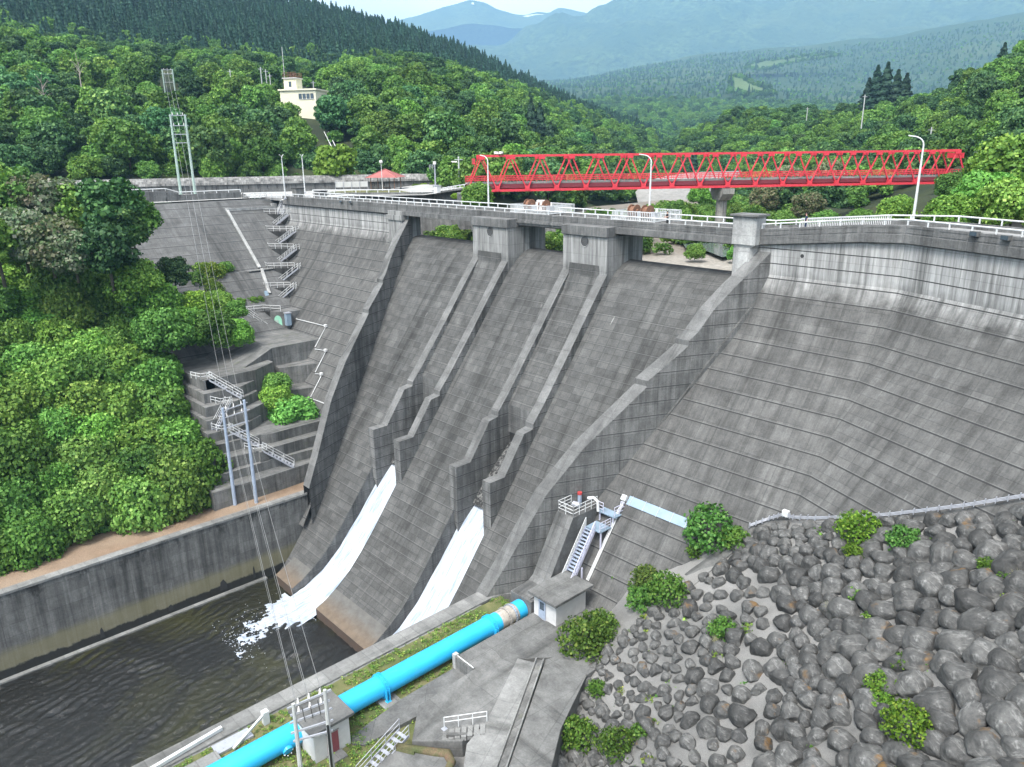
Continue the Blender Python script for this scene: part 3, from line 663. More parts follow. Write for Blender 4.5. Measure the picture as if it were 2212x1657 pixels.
# green gallery door and cabinet
dr = thing('gallery_entrance', 'small concrete gallery entrance with arched mint green door', 'doorway', (-126.8, -13.6, -21.6))
w = MB().mat('cap').prism([(-128.7, -14.95), (-125.9, -13.0), (-125.9, -8), (-130, -8)], -21.6, -18.45); w.build('portal_wall', parent=dr)
dd = np.array((-125.9 + 128.7, -13.0 + 14.95, 0)); dd /= np.linalg.norm(dd); nn = np.array((dd[1], -dd[0], 0)); c = np.array((-127.5, -14.1, -21.6)) + nn * .03
arc = [c + dd * -.75, c + dd * .75] + [c + dd * .75 * math.cos(a) + np.array((0, 0, 1.5 + .95 * math.sin(a))) for a in np.linspace(0, math.pi, 12)]
w = MB().mat('mint').add(arc, [tuple(range(14))]); do = w.build('door', parent=dr); 
w = MB().mat('greenpole').obox(c + nn * .04 + dd * -.25 + (0, 0, .85), (dd[0], dd[1], 0), (nn[0], nn[1], 0), .3, .03, .8); w.build('wicket', parent=dr)
cb = thing('control_cabinet', 'pale blue grey cabinet hanging beside the mint green door', 'cabinet', (-125.3, -12.9, -21))
w = MB().mat('plate').box(-126.0, -125.1, -13.6, -12.7, -20.8, -18.6); w.build('cabinet_body', parent=cb, bevel=.04); w = MB().mat('galv').box(-126.1, -125.0, -13.7, -12.6, -18.6, -18.45); w.build('lid', parent=cb)
# white conduit climbing the abutment face
cn_ = thing('cable_duct', 'white covered cable duct climbing diagonally up the abutment face', 'duct', (-140, -11, -12))
F3 = lambda y, z, o=.75: np.array((X3(z) + o, y, z))
w = MB().mat('pillar'); w.beam(F3(.3, -1.9), F3(-10.6, -1.9), .3, .55); w.beam(F3(-10.5, -1.7), F3(-11.2, -12.0), .55, .3, up=(1, 0, .7)); w.beam(F3(-11.2, -12.1, 1.4), F3(-12.6, -16.0, 1.4), .55, .3, up=(1, 0, .7)); w.build('duct_cover', parent=cn_)
w = MB().mat('pillar').box(-155, -153.6, -.6, .6, -2.3, -1.2); w.build('junction_box', parent=cn_)
w = MB().mat('plate').beam((-133.7, -13.0, -15.6), (-132.2, -13.3, -18.6), .7, .3, up=(1, 0, 0)); w.build('lower_duct', parent=cn_)
w = MB().mat('coping'); w.beam(F3(-14, -12.32, 1.1), F3(-9, -12.32, 1.1), .9, .12); w.build('ledge', parent=cn_)
# thin pipes with hooded ends on the left dam face
fy = lambda z: -5.05 - .835 * (-12.2 - z)
for i, (qa, qb, qc, nm) in enumerate((((945, 285), (1140, 333), (1068, 468), 'topmost'), ((1068, 480), (1140, 492), (1070, 630), 'second'), ((1070, 640), (1113, 645), (1040, 790), 'third'), ((1040, 800), (1180, 852), (1125, 965), 'lowest'))):
    pts = []
    for q in (qa, qb, qc):
        px, py = (600 + q[0] / 1.618) * .5398, (1100 + q[1] / 1.618) * .5398
        v = ray(px, py); n_ = np.array((0, 1, -.835)); k = ((np.array((-28, -9, -16.9)) - CAM) @ n_) / (v @ n_); P = CAM + v * (k * .998); pts.append(P)
    t = thing('face_pipe', '%s of four thin pale pipe runs with hooded boxes on the left face' % nm, 'pipe', tuple(pts[1]), 'pipe runs on the left dam face')
    w = MB().mat('white').tube(pts, .075, 6); w.build('pipe', parent=t); w = MB().mat('white').obox(pts[1] + (0, -.1, .1), (1, 0, 0), (0, 1, 0), .28, .22, .22); w.build('hooded_box', parent=t, bevel=.04)
# zigzag steps down the terraces
zz = [((-110.8, -33.9, -23.3), (-107.6, -30.4, -26.4), 'topmost'), ((-106.6, -33.0, -26.4), (-104.8, -36.2, -29.4), 'second'), ((-103.4, -34.6, -29.4), (-101.6, -31.2, -32.3), 'third'), ((-99.9, -31.5, -32.3), (-97.6, -28.0, -35.3), 'lowest')]
for a, b, nm in zz:
    flight('concrete_steps', a, b, '%s run of steps with white handrails down the concrete terraces' % nm, .9, 'steps down the terraces', 9)
    f = MB().mat(WHT); a2 = np.array(a); handrail(f, [a2 + (-2.0, -1.8, 0), a2 + (.2, -1.2, 0), a2 + (.5, .4, 0)], 1.0, 1.3, .04); f.build('terrace_railing', parent=tr)
    f = MB().mat('terrace'); p = np.array(b); f.box(a[0] - 1.4, a[0] + .5, a[1] - .7, a[1] + .7, a[2] - 3.2, a[2] - .05); f.build('step_pier', parent=tr, bevel=.04)
# ---- ground of the dirt bench
def sheet(name, poly, z, mat, label, nz=.12, res=1.2):
    pass
mb = MB(); xs = np.linspace(-118, -94.5, 24); ys = np.linspace(-23, -131, 80)
vs = [(x, y, -38.02 + (0 if x > -96 else .12 * noise.noise((x * .4, y * .4, 1)) + max(0, (-99 - x)) * .03)) for y in ys for x in xs]
mb.add(vs, [(j * 24 + i, j * 24 + i + 1, (j + 1) * 24 + i + 1, (j + 1) * 24 + i) for j in range(79) for i in range(23)])
o = mb.build('dirt_path', 'dirt', smooth=True); tag(o, 'bare brown earth strip behind the far channel wall', 'ground', kind='structure')
# ---- plaza
mb = MB().mat('asphalt').add([(-235, -60, -.02), (-157.6, -60, -.02), (-157.2, 4, -.02), (-147, 5.9, -.02), (-147, 11, -.02), (-136, 26, -.02), (-113, 20, 2.2), (-109, 15.5, 2.2), (-105, 21, 2.2), (-120, 34, 1.6), (-150, 62, .6), (-235, 62, -.02)], [tuple(range(12))])
o = mb.build('plaza_pavement', uv=True); tag(o, 'pale paved plaza at the left end of the dam', 'pavement', kind='structure')
mb = MB().mat('grassfloor').add([(-157, 13.5, .02), (-138, 29, .02), (-142, 42, .02), (-160, 47, .02), (-168, 34, .02), (-166, 21, .02)], [tuple(range(6))])
o = mb.build('lawn'); tag(o, 'mown grass around the gazebo', 'lawn', kind='structure')
rt = thing('retaining_wall', 'grey retaining wall with white tube rail below the gazebo lawn', 'wall', (-146, 20, -2))
pts = [(-157.5, 11.2, 0.1), (-136.2, 28.6, 0.1), (-113.5, 21.0, 2.2)]
w = MB().mat('parapet')
for i in range(2):
    a, b = np.array(pts[i]), np.array(pts[i + 1]); w.add([a + (0, 0, .35), b + (0, 0, .35), b + (0, 0, -9), a + (0, 0, -9)], [(0, 1, 2, 3)]); n_ = np.array((a[1] - b[1], b[0] - a[0], 0)); n_ /= np.linalg.norm(n_)
    w.add([a + (0, 0, .35), b + (0, 0, .35), b + n_ * .4 + (0, 0, .35), a + n_ * .4 + (0, 0, .35)], [(0, 1, 2, 3)])
w.build('wall_face', parent=rt)
w = MB().mat('white')
for i in range(2):
    a, b = np.array(pts[i]), np.array(pts[i + 1]); handrail(w, [a + (0, 0, .3), b + (0, 0, .3)], .6, 2.4, .09, (1.0,))
w.build('tube_rail', parent=rt)
up = thing('upstream_wall', 'lower concrete wall of the reservoir bank seen through the first bay', 'wall', (-115, 16, -8))
w = MB().mat('parapet')
w.wall([(-142, 9, -1.2), (-118, 24, -2.6), (-96, 27, -3.3)], [(-141, 7.5, -1.2), (-117, 22.4, -2.6), (-95, 25.4, -3.3)], -12)
w.build('wall_face', parent=up)
# left parapet on the abutment wing
pw = thing('abutment_parapet', 'grey parapet with white tube rail stepping down along the abutment top', 'parapet', (-160, -15, 1))
seq = [(-160.2, -75, 1.9), (-160.2, -19.5, 1.9), (-160.2, -17, 1.1), (-160.2, -4.2, 1.1), (-157.4, -2.6, -1.0)]
w = MB().mat('parapet')
for i in range(4): w.beam(np.array(seq[i]) + (0, 0, -.9), np.array(seq[i + 1]) + (0, 0, -.9), .45, 1.9)
w.build('wall_face', parent=pw)
w = MB().mat('white')
for i in range(3): handrail(w, [np.array(seq[i]) + (0, 0, .05), np.array(seq[i + 1]) + (0, 0, .05)], .5, 2.4, .09, (1.0,))
w.build('tube_rail', parent=pw)
# ---- rock shed along the foot of the hill
GP = [(-160.0, 48), (-168.5, 33), (-175, 20), (-181.5, 6), (-188, -10), (-196, -30), (-203, -50)]
M['shedwall'] = concrete('shed_wall', (.15, .15, .147), (3.0, 3.2), .1, streak=.5, dark=.4)
M['shedroof'] = concrete('shed_roof', (.25, .245, .235), (1.8, 5.0), .08, streak=.75, dark=.4, white=0)
rs = thing('rock_shed', 'long low rock shed with rounded white roof and slotted wall at the hill foot', 'rock shed', (-180, 5, 0))
w = MB().mat('shedwall'); r_ = MB().mat('shedroof')
sl = MB().mat('dark')
nv = [np.array((b[1] - a[1], a[0] - b[0])) for a, b in zip(GP[:-1], GP[1:])]
for i in range(len(GP) - 1):
    a = np.array((*GP[i], 0.)); b = np.array((*GP[i + 1], 0.)); n_ = np.array((b[1] - a[1], -(b[0] - a[0]), 0)); n_ /= -np.linalg.norm(n_); 
    if n_[0] < 0: n_ = -n_
    w.add([a, b, b + (0, 0, 2.0), a + (0, 0, 2.0)], [(0, 1, 2, 3)])
    arc = [(.35 - 2.2 * (1 - math.cos(t)), 1.9 + 1.7 * math.sin(t)) for t in np.linspace(0, 1.9, 7)]
    r_.loft([a + n_ * o + (0, 0, z) for o, z in arc], [b + n_ * o + (0, 0, z) for o, z in arc])
    L_ = np.linalg.norm(b - a); k = int(L_ / 2.2)
    for j in range(k):
        p = a + (b - a) * (j + .5) / k + n_ * .02; sl.obox(p + (0, 0, 1.2), (b - a) / L_, n_, .1, .02, .42)
w.build('slotted_wall', parent=rs); r_.build('curved_roof', parent=rs); sl.build('slots', parent=rs)
# ---- gazebo
gz = thing('gazebo', 'open gazebo with a red brown pyramid roof on the lawn', 'gazebo', (-160.5, 33.5, .1))
c = np.array((-161.0, 33.0, 0.1)); hw = 3.9; ang = .7; ca, sa = math.cos(ang), math.sin(ang)
rot = lambda x, y, z: c + np.array((x * ca - y * sa, x * sa + y * ca, z))
w = MB().mat('tile'); w.add([rot(-hw, -hw, 3.0), rot(hw, -hw, 3.0), rot(hw, hw, 3.0), rot(-hw, hw, 3.0), rot(0, 0, 4.9)], [(0, 1, 4), (1, 2, 4), (2, 3, 4), (3, 0, 4)])
w.add([rot(-hw, -hw, 3.0), rot(hw, -hw, 3.0), rot(hw, hw, 3.0), rot(-hw, hw, 3.0)], [(0, 1, 2, 3)])
for k in range(4): w.beam(rot(*[(-hw, -hw, 3.0), (hw, -hw, 3.0), (hw, hw, 3.0), (-hw, hw, 3.0)][k]), rot(0, 0, 4.95), .18, .14)
w.build('roof', parent=gz)
for x in (-2.9, 0, 2.9):
    for y in (-2.9, 2.9):
        w = MB().mat('brownwood').tube([rot(x, y, .3), rot(x, y, 3.0)], .12, 6); w.build('post', parent=gz)
        w = MB().mat('cap').tube([rot(x, y, -.1), rot(x, y, .35)], .24, 8); w.build('footing', parent=gz)
w = MB().mat('brownwood').obox(rot(0, 0, .5), (ca, sa, 0), (-sa, ca, 0), .9, .5, .06); w.obox(rot(0, 0, .2), (ca, sa, 0), (-sa, ca, 0), .12, .12, .3); w.build('bench', parent=gz)
# ---- notice boards
nb = thing('notice_board', 'row of long white notice boards on posts beside the yellow green tree', 'notice board', (-163, 24, 0))
a = np.array((-163.5, 20.5, 0)); b = np.array((-160.0, 27.2, 0))
w = MB().mat('creamdark'); w.beam(a + (0, 0, 1.7), b + (0, 0, 1.7), .08, 1.25); w.build('panel', parent=nb)
for k in range(5): p = a + (b - a) * k / 4; w = MB().mat('galv').tube([p + (.1, -.1, 0), p + (.1, -.1, 2.4)], .06, 5); w.build('post', parent=nb)
kb = thing('crest_monument', 'squat dark stone post at the corner of the crest road', 'stone post', (-152.5, 5, 0))
w = MB().mat('terrace').box(-153.6, -151.6, 4.2, 6, 0, 1.7); w.build('stone', parent=kb, bevel=.06); w = MB().mat('dark').box(-153.7, -151.5, 4.1, 6.1, 1.7, 1.85); w.build('top', parent=kb)
kb = thing('crest_monument', 'squat dark stone post at the start of the upstream rail', 'stone post', (-146.8, 7.4, 0))
w = MB().mat('terrace').box(-148.4, -145.8, 6.6, 8.2, 0, 1.2); w.build('stone', parent=kb, bevel=.06); w = MB().mat('dark').box(-148.5, -145.7, 6.5, 8.3, 1.2, 1.35); w.build('top', parent=kb)
# ---- street lamps
def lamp(x, y, z, h, arm, label, double=False, rz=0.0, lean=0.0):
    t = thing('street_lamp', label, 'street lamp', (x, y, z), 'street lamps along the crest and plaza')
    w = MB().mat('white'); p = np.array((x, y, z)); d = np.array((math.cos(rz), math.sin(rz), 0))
    w.tube([p, p + (0, 0, h * .55), p + (0, 0, h - .9)], [.15, .11, .085], 8)
    for s in ((1, -1) if double else (1,)):
        q = [p + (0, 0, h - .9)] + [p + d * s * arm * (1 - math.cos(k)) * .75 + (0, 0, h - .9 + .85 * math.sin(k)) for k in np.linspace(.3, 1.5, 5)] + [p + d * s * arm + (0, 0, h + .02)]
        w.tube(q, [.085] + [.065] * 6, 7)
    w.build('post', parent=t)
    for s in ((1, -1) if double else (1,)):
        l = MB().mat('porcelain'); e = p + d * s * arm; l.obox(e + d * s * .35 + (0, 0, .02), d, (-d[1], d[0], 0), .48, .16, .09); l.build('lamp_head', parent=t, bevel=.03)
    b = MB().mat('galv').obox(p + (0, 0, .12), (1, 0, 0), (0, 1, 0), .22, .22, .12); b.build('base', parent=t)
    return t
lamp(-146.8, -.8, 0, 8.6, 1.5, 'double armed white street lamp at the top of the zigzag stairs', True, 2.4)
lamp(-166.0, 13.8, 0, 8.6, 1.5, 'double armed white street lamp on the plaza left of the yellow green tree', True, 2.4)
P = ony(1055.0, 447, 6.1); lamp(P[0], 6.1, 0, 8.2, 2.2, 'white street lamp in front of the left end of the red bridge', rz=3.0)
P = ony(1401.5, 465, 6.1); lamp(P[0], 6.1, 0, 8.2, 2.2, 'white street lamp beside the winch enclosure in mid crest', rz=3.0)
P = onz(1971, 478, 1.45); lamp(P[0], P[1], 1.4, 8.4, 1.5, 'tall white street lamp at the bend of the right crest road', rz=3.3)
def post(nm, label, cat, x, y, z, h, r=.13, mat='pole', extra=None, group=None):
    t = thing(nm, label, cat, (x, y, z), group); w = MB().mat(mat).tube([(x, y, z), (x, y, z + h)], [r, r * .7], 7); w.build('post', parent=t)
    if extra: extra(t, np.array((x, y, z)), h)
    return t
def globe(t, p, h): w = MB().mat('porcelain').sphere(p + (0, 0, h + .25), .42); w.build('globe', parent=t, smooth=True); w = MB().mat('dark').tube([p + (0, 0, h - .15), p + (0, 0, h)], .2, 8); w.build('collar', parent=t)
post('globe_lamp', 'globe lamp on a thin white post in front of the gazebo', 'street lamp', -157.5, 29.6, .1, 6.4, .09, 'white', globe)
P = onx(43 * .5398 * .618, 590 * .618 * .5398, -150.0)
def cctv(t, p, h):
    w = MB().mat('porcelain').box(p[0] - .25, p[0] + .25, p[1] - .25, p[1] + .25, p[2] + h, p[2] + h + .6); w.build('camera_head', parent=t, bevel=.05)
    w = MB().mat('galv'); handrail(w, [p + (-1.1, -.6, h - 1), p + (-.2, -.9, h - 1), p + (.2, -.2, h - 1)], .9, .5, .04); w.build('platform', parent=t)
post('camera_mast', 'grey mast with a small caged camera platform at the lawn corner', 'mast', -133.5, 27.2, .1, 6.2, .2, 'galv', cctv)
w = thing('meter_box', 'small white box on the corner of the retaining wall', 'box', (-131, 26, .5)); MB().mat('white').box(-131.9, -130.6, 25.4, 26.4, .3, 2.0).build('box_body', parent=w, bevel=.04); MB().mat('galv').box(-132, -130.5, 25.3, 26.5, 2.0, 2.12).build('box_lid', parent=w)
# ================================================================== RIGHT SIDE: pipe, huts, slabs
GZ = -36.55
# blue penstock
PX, PZ, PR = -48.3, -35.35, .95
pp = thing('blue_pipe', 'large bright blue steel penstock pipe lying along the grass strip', 'pipe', (PX, -45, PZ))
MB().mat('pipe').tube([(PX, -31.9, PZ), (PX, -75, PZ)], PR, 36, False).build('pipe_shell', parent=pp, smooth=True)
MB().mat('pipe').tube([(PX, -28.6, PZ), (PX, -29.7, PZ)], PR * 1.03, 36, False).build('pipe_shell', parent=pp, smooth=True)
M['jointgrey'] = plain('worn_joint_steel', (.42, .38, .33), .6, .3, var=.25)
MB().mat('jointgrey').tube([(PX, -29.7, PZ), (PX, -31.9, PZ)], PR * .99, 36, False).build('expansion_joint', parent=pp, smooth=True)
def flange(y, nm, r=1.09, th=.14, mat='pipe', bolts=0):
    w = MB().mat(mat).tube([(PX, y - th / 2, PZ), (PX, y + th / 2, PZ)], PR * r, 36)
    if bolts:
        w.mat('wire')
        for k in range(bolts): a = 2 * math.pi * k / bolts; w.tube([(PX + PR * r * .97 * math.cos(a), y - th, PZ + PR * r * .97 * math.sin(a)), (PX + PR * r * .97 * math.cos(a), y + th, PZ + PR * r * .97 * math.sin(a))], .045, 5)
    w.build(nm, parent=pp)
flange(-30.1, 'flange', 1.12, .16, 'steelblue', 28); flange(-30.9, 'flange', 1.1, .16, 'jointgrey', 28)
def saddle(y, foot=True):
    w = MB().mat('pipe'); 
    for o in (-.16, .16): w.tube([(PX, y + o - .03, PZ), (PX, y + o + .03, PZ)], PR * 1.17, 36)
    w.tube([(PX, y - .16, PZ), (PX, y + .16, PZ)], PR * 1.07, 36)
    for k in range(26): a = 2 * math.pi * k / 26; w.beam((PX + PR * 1.12 * math.cos(a), y - .15, PZ + PR * 1.12 * math.sin(a)), (PX + PR * 1.12 * math.cos(a), y + .15, PZ + PR * 1.12 * math.sin(a)), .03, .03)
    for s in (-1, 1):
        for o in (-.14, .14): w.box(PX + s * 1.05 - .14, PX + s * 1.05 + .14, y + o - .03, y + o + .03, PZ - 1.0, PZ + .25)
        w.box(PX + s * 1.05 - .2, PX + s * 1.05 + .2, y - .22, y + .22, PZ - 1.02, PZ - .94)
    w.build('support_ring', parent=pp)
    MB().mat('coping').box(PX - 1.5, PX + 1.75, y - .75, y + .95, GZ - .1, PZ - .98).build('saddle_block', parent=pp, bevel=.04)
saddle(-32.9); saddle(-45.4)
for y in np.arange(-36, -74, -3.05): MB().mat('pipe').tube([(PX, y - .03, PZ), (PX, y + .03, PZ)], PR * 1.008, 36, False).build('weld_seam', parent=pp, smooth=True)
# manhole with bolts on the near part
w = MB().mat('pipe').tube([(PX + .62, -54.6, PZ - .25), (PX + 1.0, -54.6, PZ - .42)], .42, 18); w.mat('porcelain')
for k in range(7): a = 2 * math.pi * k / 7; w.sphere((PX + 1.0 + .02, -54.6 + .36 * math.cos(a), PZ - .42 + .36 * math.sin(a)), .06, 6, 4)
w.build('manhole', parent=pp)
# valve block fin
vb = thing('valve_buttress', 'sloping concrete fin with a railed valve platform on its head, beside the lavender stair', 'buttress', (-48.4, -24, -34))
FP = [(-15, -27.2), (-22.2, -27.2), (-25.7, -33.2), (-26.3, -33.6), (-28.6, -34.0)]
w = MB().mat('cap'); w.wall([(-49.6, y, z) for y, z in FP], [(-47.3, y, z) for y, z in FP], -38); w.build('fin', parent=vb, bevel=.08)
w = MB().mat('cap').box(-49.9, -46.9, -28.65, -26.2, -38, -34.01); w.build('anchor_block', parent=vb, bevel=.06)
MB().mat('dark').box(-46.88, -46.86, -28.2, -27.7, -35.4, -34.9).build('vent', parent=vb)
w = MB().mat('white'); handrail(w, [(-49.5, -18.2, -27.2), (-49.5, -22.1, -27.2), (-47.4, -22.1, -27.2), (-47.4, -18.4, -27.2)], 1.15, .9, .035, (1.0, .66, .33)); w.build('platform_railing', parent=vb)
M['redcap'] = plain('red_cap', (.40, .05, .05), .5)
vl = thing('gate_valve', 'red capped valve with white pipe on the fin platform', 'valve', (-48.6, -19.8, -27.2))
MB().mat('steelblue').tube([(-48.8, -19.6, -27.2), (-48.8, -19.6, -25.9)], .22, 10).build('valve_body', parent=vl); MB().mat('redcap').tube([(-48.8, -19.6, -25.9), (-48.8, -19.6, -25.65)], .26, 10).build('cap', parent=vl)
MB().mat('galv').tube([(-48.6, -20.8, -26.5), (-47.9, -20.6, -26.5)], .3, 12).build('gearbox', parent=vl)
w = MB().mat('white').tube([(-48.0, -19.2, -26.2), (-47.4, -19.0, -26.0), (-46.9, -18.9, -26.3), (-46.8, -18.9, -27.4)], .16, 8); w.build('elbow_pipe', parent=vl)
# lavender steel stair with upper platform
sp = thing('steel_stair', 'lavender grey steel staircase climbing beside the concrete fin', 'stairs', (-45.9, -24.5, -33.5))
a = np.array((-46.35, -20.6, -28.6)); b = np.array((-45.7, -25.6, -34.2)); d = b - a; s_ = np.array((.62, 0, 0))
for o in (-1, 1): MB().mat('lavender').beam(a + s_ * o, b + s_ * o, .08, .34).build('stringer', parent=sp)
w = MB().mat('steelblue')
for k in range(20): p = a + d * (k + .5) / 20; w.box(p[0] - .58, p[0] + .58, p[1] - .14, p[1] + .14, p[2] - .02, p[2] + .03)
w.build('treads', parent=sp)
for o in (-1, 1):
    w = MB().mat('white' if o < 0 else 'lavender'); handrail(w, [a + s_ * o, b + s_ * o], 1.05, 1.3, .038, (1.0, .72, .45)); w.build('handrail', parent=sp)
w = MB().mat('plate').box(-46.9, -44.9, -20.7, -19.0, -28.62, -28.5); w.build('lower_platform', parent=sp)
w = MB().mat('plate').box(-47.0, -44.6, -18.8, -17.2, -27.5, -27.38); w.build('upper_platform', parent=sp)
for x in (-46.8, -45.0):
    MB().mat('lavender').beam((x, -20.5, -28.6), (x, -20.5, -31.5), .14, .14).build('support_post', parent=sp); MB().mat('lavender').beam((x, -18.6, -27.5), (x, -18.6, -29.5), .14, .14).build('support_post', parent=sp)
MB().mat('lavender').beam((-45.1, -23.2, -31.6), (-45.1, -23.2, -34.6), .14, .14).build('support_post', parent=sp)
w = MB().mat('lavender'); handrail(w, [(-45.0, -20.7, -28.5), (-45.0, -19.0, -28.5)], 1.0, .8, .035, (1, .66, .33)); handrail(w, [(-47.0, -18.8, -27.4), (-46.2, -18.8, -27.4)], 1.1, .7, .035, (1, .66, .33)); handrail(w, [(-44.7, -18.8, -27.4), (-44.7, -17.2, -27.4), (-45.2, -17.2, -27.4)], 1.1, .7, .035, (1, .66, .33)); w.build('platform_railing', parent=sp)
# cover plate and conduit on the right dam face
cp = thing('cover_plate', 'long pale blue cover plate lying across the lower right dam face', 'cover plate', (-41, -16.6, -26))
fz = lambda x, y, z, o=0.0: np.array((x, y - o * .77, z + o * .64))
w = MB().mat('plate'); v0 = [fz(-44.6, fy(-25.75), -25.75, .12), fz(-37.2, fy(-25.75), -25.75, .12), fz(-37.2, fy(-26.5), -26.5, .12), fz(-44.6, fy(-26.5), -26.5, .12)]
w.add(v0 + [p + (0, .2, -.15) for p in v0], [(0, 1, 2, 3), (0, 1, 5, 4), (1, 2, 6, 5), (2, 3, 7, 6), (3, 0, 4, 7)]); w.build('plate', parent=cp)
w = MB().mat('galv')
for k in range(5): x = -44.2 + k * 1.7; w.beam(fz(x, fy(-25.7), -25.7, .14), fz(x, fy(-26.55), -26.55, .14), .06, .03)
w.build('seams', parent=cp)
cb = thing('junction_box', 'white junction box with conduits at the left end of the pale blue plate', 'junction box', (-45, -16.7, -26))
MB().mat('white').obox(fz(-45.05, fy(-26.1), -26.1, .2), (1, 0, 0), (0, .64, .77), .3, .3, .22).build('box_body', parent=cb, bevel=.03)
w = MB().mat('white')
for o in (-.14, 0, .14): w.tube([fz(-45.05 + o, fy(-26.3), -26.3, .14), fz(-44.8 + o, fy(-33.2), -33.2, .14)], .05, 5)
w.build('conduits', parent=cb)
cj = thing('conduit_run', 'bundle of pale conduits on brackets between the boulders and right dam face', 'conduit', (-20, -15, -20))
path = [(1618, 1137), (1660, 1122), (1690, 1113), (1712, 1119), (1760, 1121), (1850, 1118), (1920, 1113), (2000, 1104), (2080, 1094), (2150, 1083), (2230, 1070), (2330, 1056)]
nF2 = np.cross(fd, np.array((-27.3 + 29.6, -5.3 + 14.4, -12.2 + 23.2))); nF2 /= np.linalg.norm(nF2)
def onface(px, py):
    v = ray(px, py); best = None
    for P0, n_ in ((np.array((-28, -9, -16.9)), np.array((0, 1, -.835))), (np.array((-27.3, -5.3, -12.2)), nF2)):
        k = ((P0 - CAM) @ n_) / (v @ n_); best = k if best is None else min(best, k)
    return CAM + v * (best * .996)
PT = [onface(*p) for p in path]
w = MB().mat('galv')
for o in (0, .13, .26): w.tube([p + (0, 0, o * .8) for p in PT], .035, 5)
w.build('pipes', parent=cj)
for i in range(len(PT) - 1):
    for k in range(3): p = PT[i] + (PT[i + 1] - PT[i]) * k / 3; MB().mat('galv').box(p[0] - .03, p[0] + .03, p[1] - .06, p[1] + .1, p[2] - .15, p[2] + .36).build('bracket', parent=cj)
P = onface(1698, 1108); MB().mat('white').obox(P + (0, -.1, 0), (1, 0, 0), (0, 1, 0), .3, .2, .28).build('junction_box', parent=cj, bevel=.03)
# gate house near the dam
h2 = thing('valve_house', 'small flat roofed concrete house with grey blue door beside the blue pipe end', 'hut', (-44.7, -26.5, -34.9))
MB().mat('creamdark').box(-46.3, -43.3, -28.8, -24.6, -35.2, -32.45).build('wall', parent=h2)
MB().mat('slab').box(-46.6, -42.8, -29.4, -24.0, -32.45, -32.15).build('roof', parent=h2, bevel=.04)
dd_ = MB().mat('steelblue').box(-45.6, -44.7, -28.86, -28.78, -34.85, -32.9); do = dd_.build('door', parent=h2); 
MB().mat('glass').box(-45.42, -44.88, -28.9, -28.85, -33.9, -33.1).build('door_window', parent=h2); MB().mat('galv').box(-45.65, -44.65, -28.84, -28.77, -35.0, -32.82).build('door_frame', parent=h2)
MB().mat('galv').box(-45.3, -45.0, -29.0, -28.8, -32.75, -32.6).build('wall_lamp', parent=h2)
# the hut by the poles
h1 = thing('switch_hut', 'white walled hut with a flat concrete roof and maroon door beside the blue pipe', 'hut', (-46.4, -51.5, GZ))
MB().mat('creamdark').box(-48.0, -45.45, -53.3, -50.2, GZ - .2, -33.75).build('wall', parent=h1)
MB().mat('slab').box(-48.9, -45.1, -53.6, -49.85, -33.75, -33.5).build('roof', parent=h1, bevel=.03)
MB().mat('maroon').box(-45.45, -45.38, -52.2, -51.25, GZ + .15, -34.5).build('door', parent=h1); MB().mat('coping').box(-45.4, -44.4, -52.4, -51.1, GZ - .1, GZ + .15).build('step', parent=h1)
MB().mat('wire').box(-45.44, -45.36, -52.28, -51.17, -34.5, -34.42).build('door_frame', parent=h1)
# grass strip
mb = MB(); xs = np.linspace(-52.85, -40, 30); ys = np.linspace(-27.5, -75, 70)
vs = [(x, y, GZ + .05 * noise.noise((x, y, 0)) + .05 * noise.noise((x * 2.3, y * 2.3, 0))) for y in ys for x in xs]
mb.add(vs, [(j * 30 + i, j * 30 + i + 1, (j + 1) * 30 + i + 1, (j + 1) * 30 + i) for j in range(69) for i in range(29)])
o = mb.build('grass_ground', 'grassfloor', smooth=True); tag(o, 'patchy turf strip under the blue pipe', 'ground', kind='structure')
# slabs and ramps
def slab(name, top, zb, mat='slab', label=None):
    w = MB().mat(mat); n = len(top); w.add([t for t in top] + [(t[0], t[1], zb) for t in top], [tuple(range(n))] + [(i, (i + 1) % n, n + (i + 1) % n, n + i) for i in range(n)])
    o = w.build(name, bevel=.04); tag(o, label, 'slab', kind='structure'); return o
slab('concrete_apron', [(-46.5, -28.0, -34.9), (-46.4, -38.3, -34.85), (-43.9, -38.5, -34.85), (-43.9, -44.6, -35.2), (-41.2, -47.2, -35.4), (-38.4, -44.4, -35.3), (-38.4, -41.2, -35.0), (-42.3, -34.8, -34.85), (-38.5, -30, -34.9), (-38, -22.5, -34.9), (-46.5, -22.5, -34.9)], -38, 'slab', 'upper grey concrete apron')
slab('concrete_ramp', [(-46.5, -38.3, -36.0), (-46.6, -44.5, -36.2), (-46.0, -49.8, -36.42), (-45.2, -50.2, -36.42), (-44.4, -49.6, -36.4), (-43.9, -44.8, -36.1), (-43.9, -38.5, -35.9)], -38, 'slab', 'low concrete ramp beside the pipe')
slab('concrete_apron', [(-41.8, -48.2, -35.6), (-40.4, -53.5, -35.8), (-38, -60, -36.0), (-30, -60, -34.6), (-35.2, -48, -34.9), (-38.0, -46.2, -35.4), (-40.2, -47.2, -35.5)], -38.5, 'slab', 'lower concrete apron')
slab('walkway', [(-42.3, -34.8, -34.78), (-38.4, -41.8, -34.85), (-37.6, -44.6, -34.9), (-34.2, -48, -34.8), (-31.4, -52.5, -34.6), (-30, -50, -34.4), (-34.4, -43.8, -34.5), (-37.6, -38, -34.6), (-40.6, -34.1, -34.72)], -38, 'pale_slab', 'pale sloping concrete walkway')
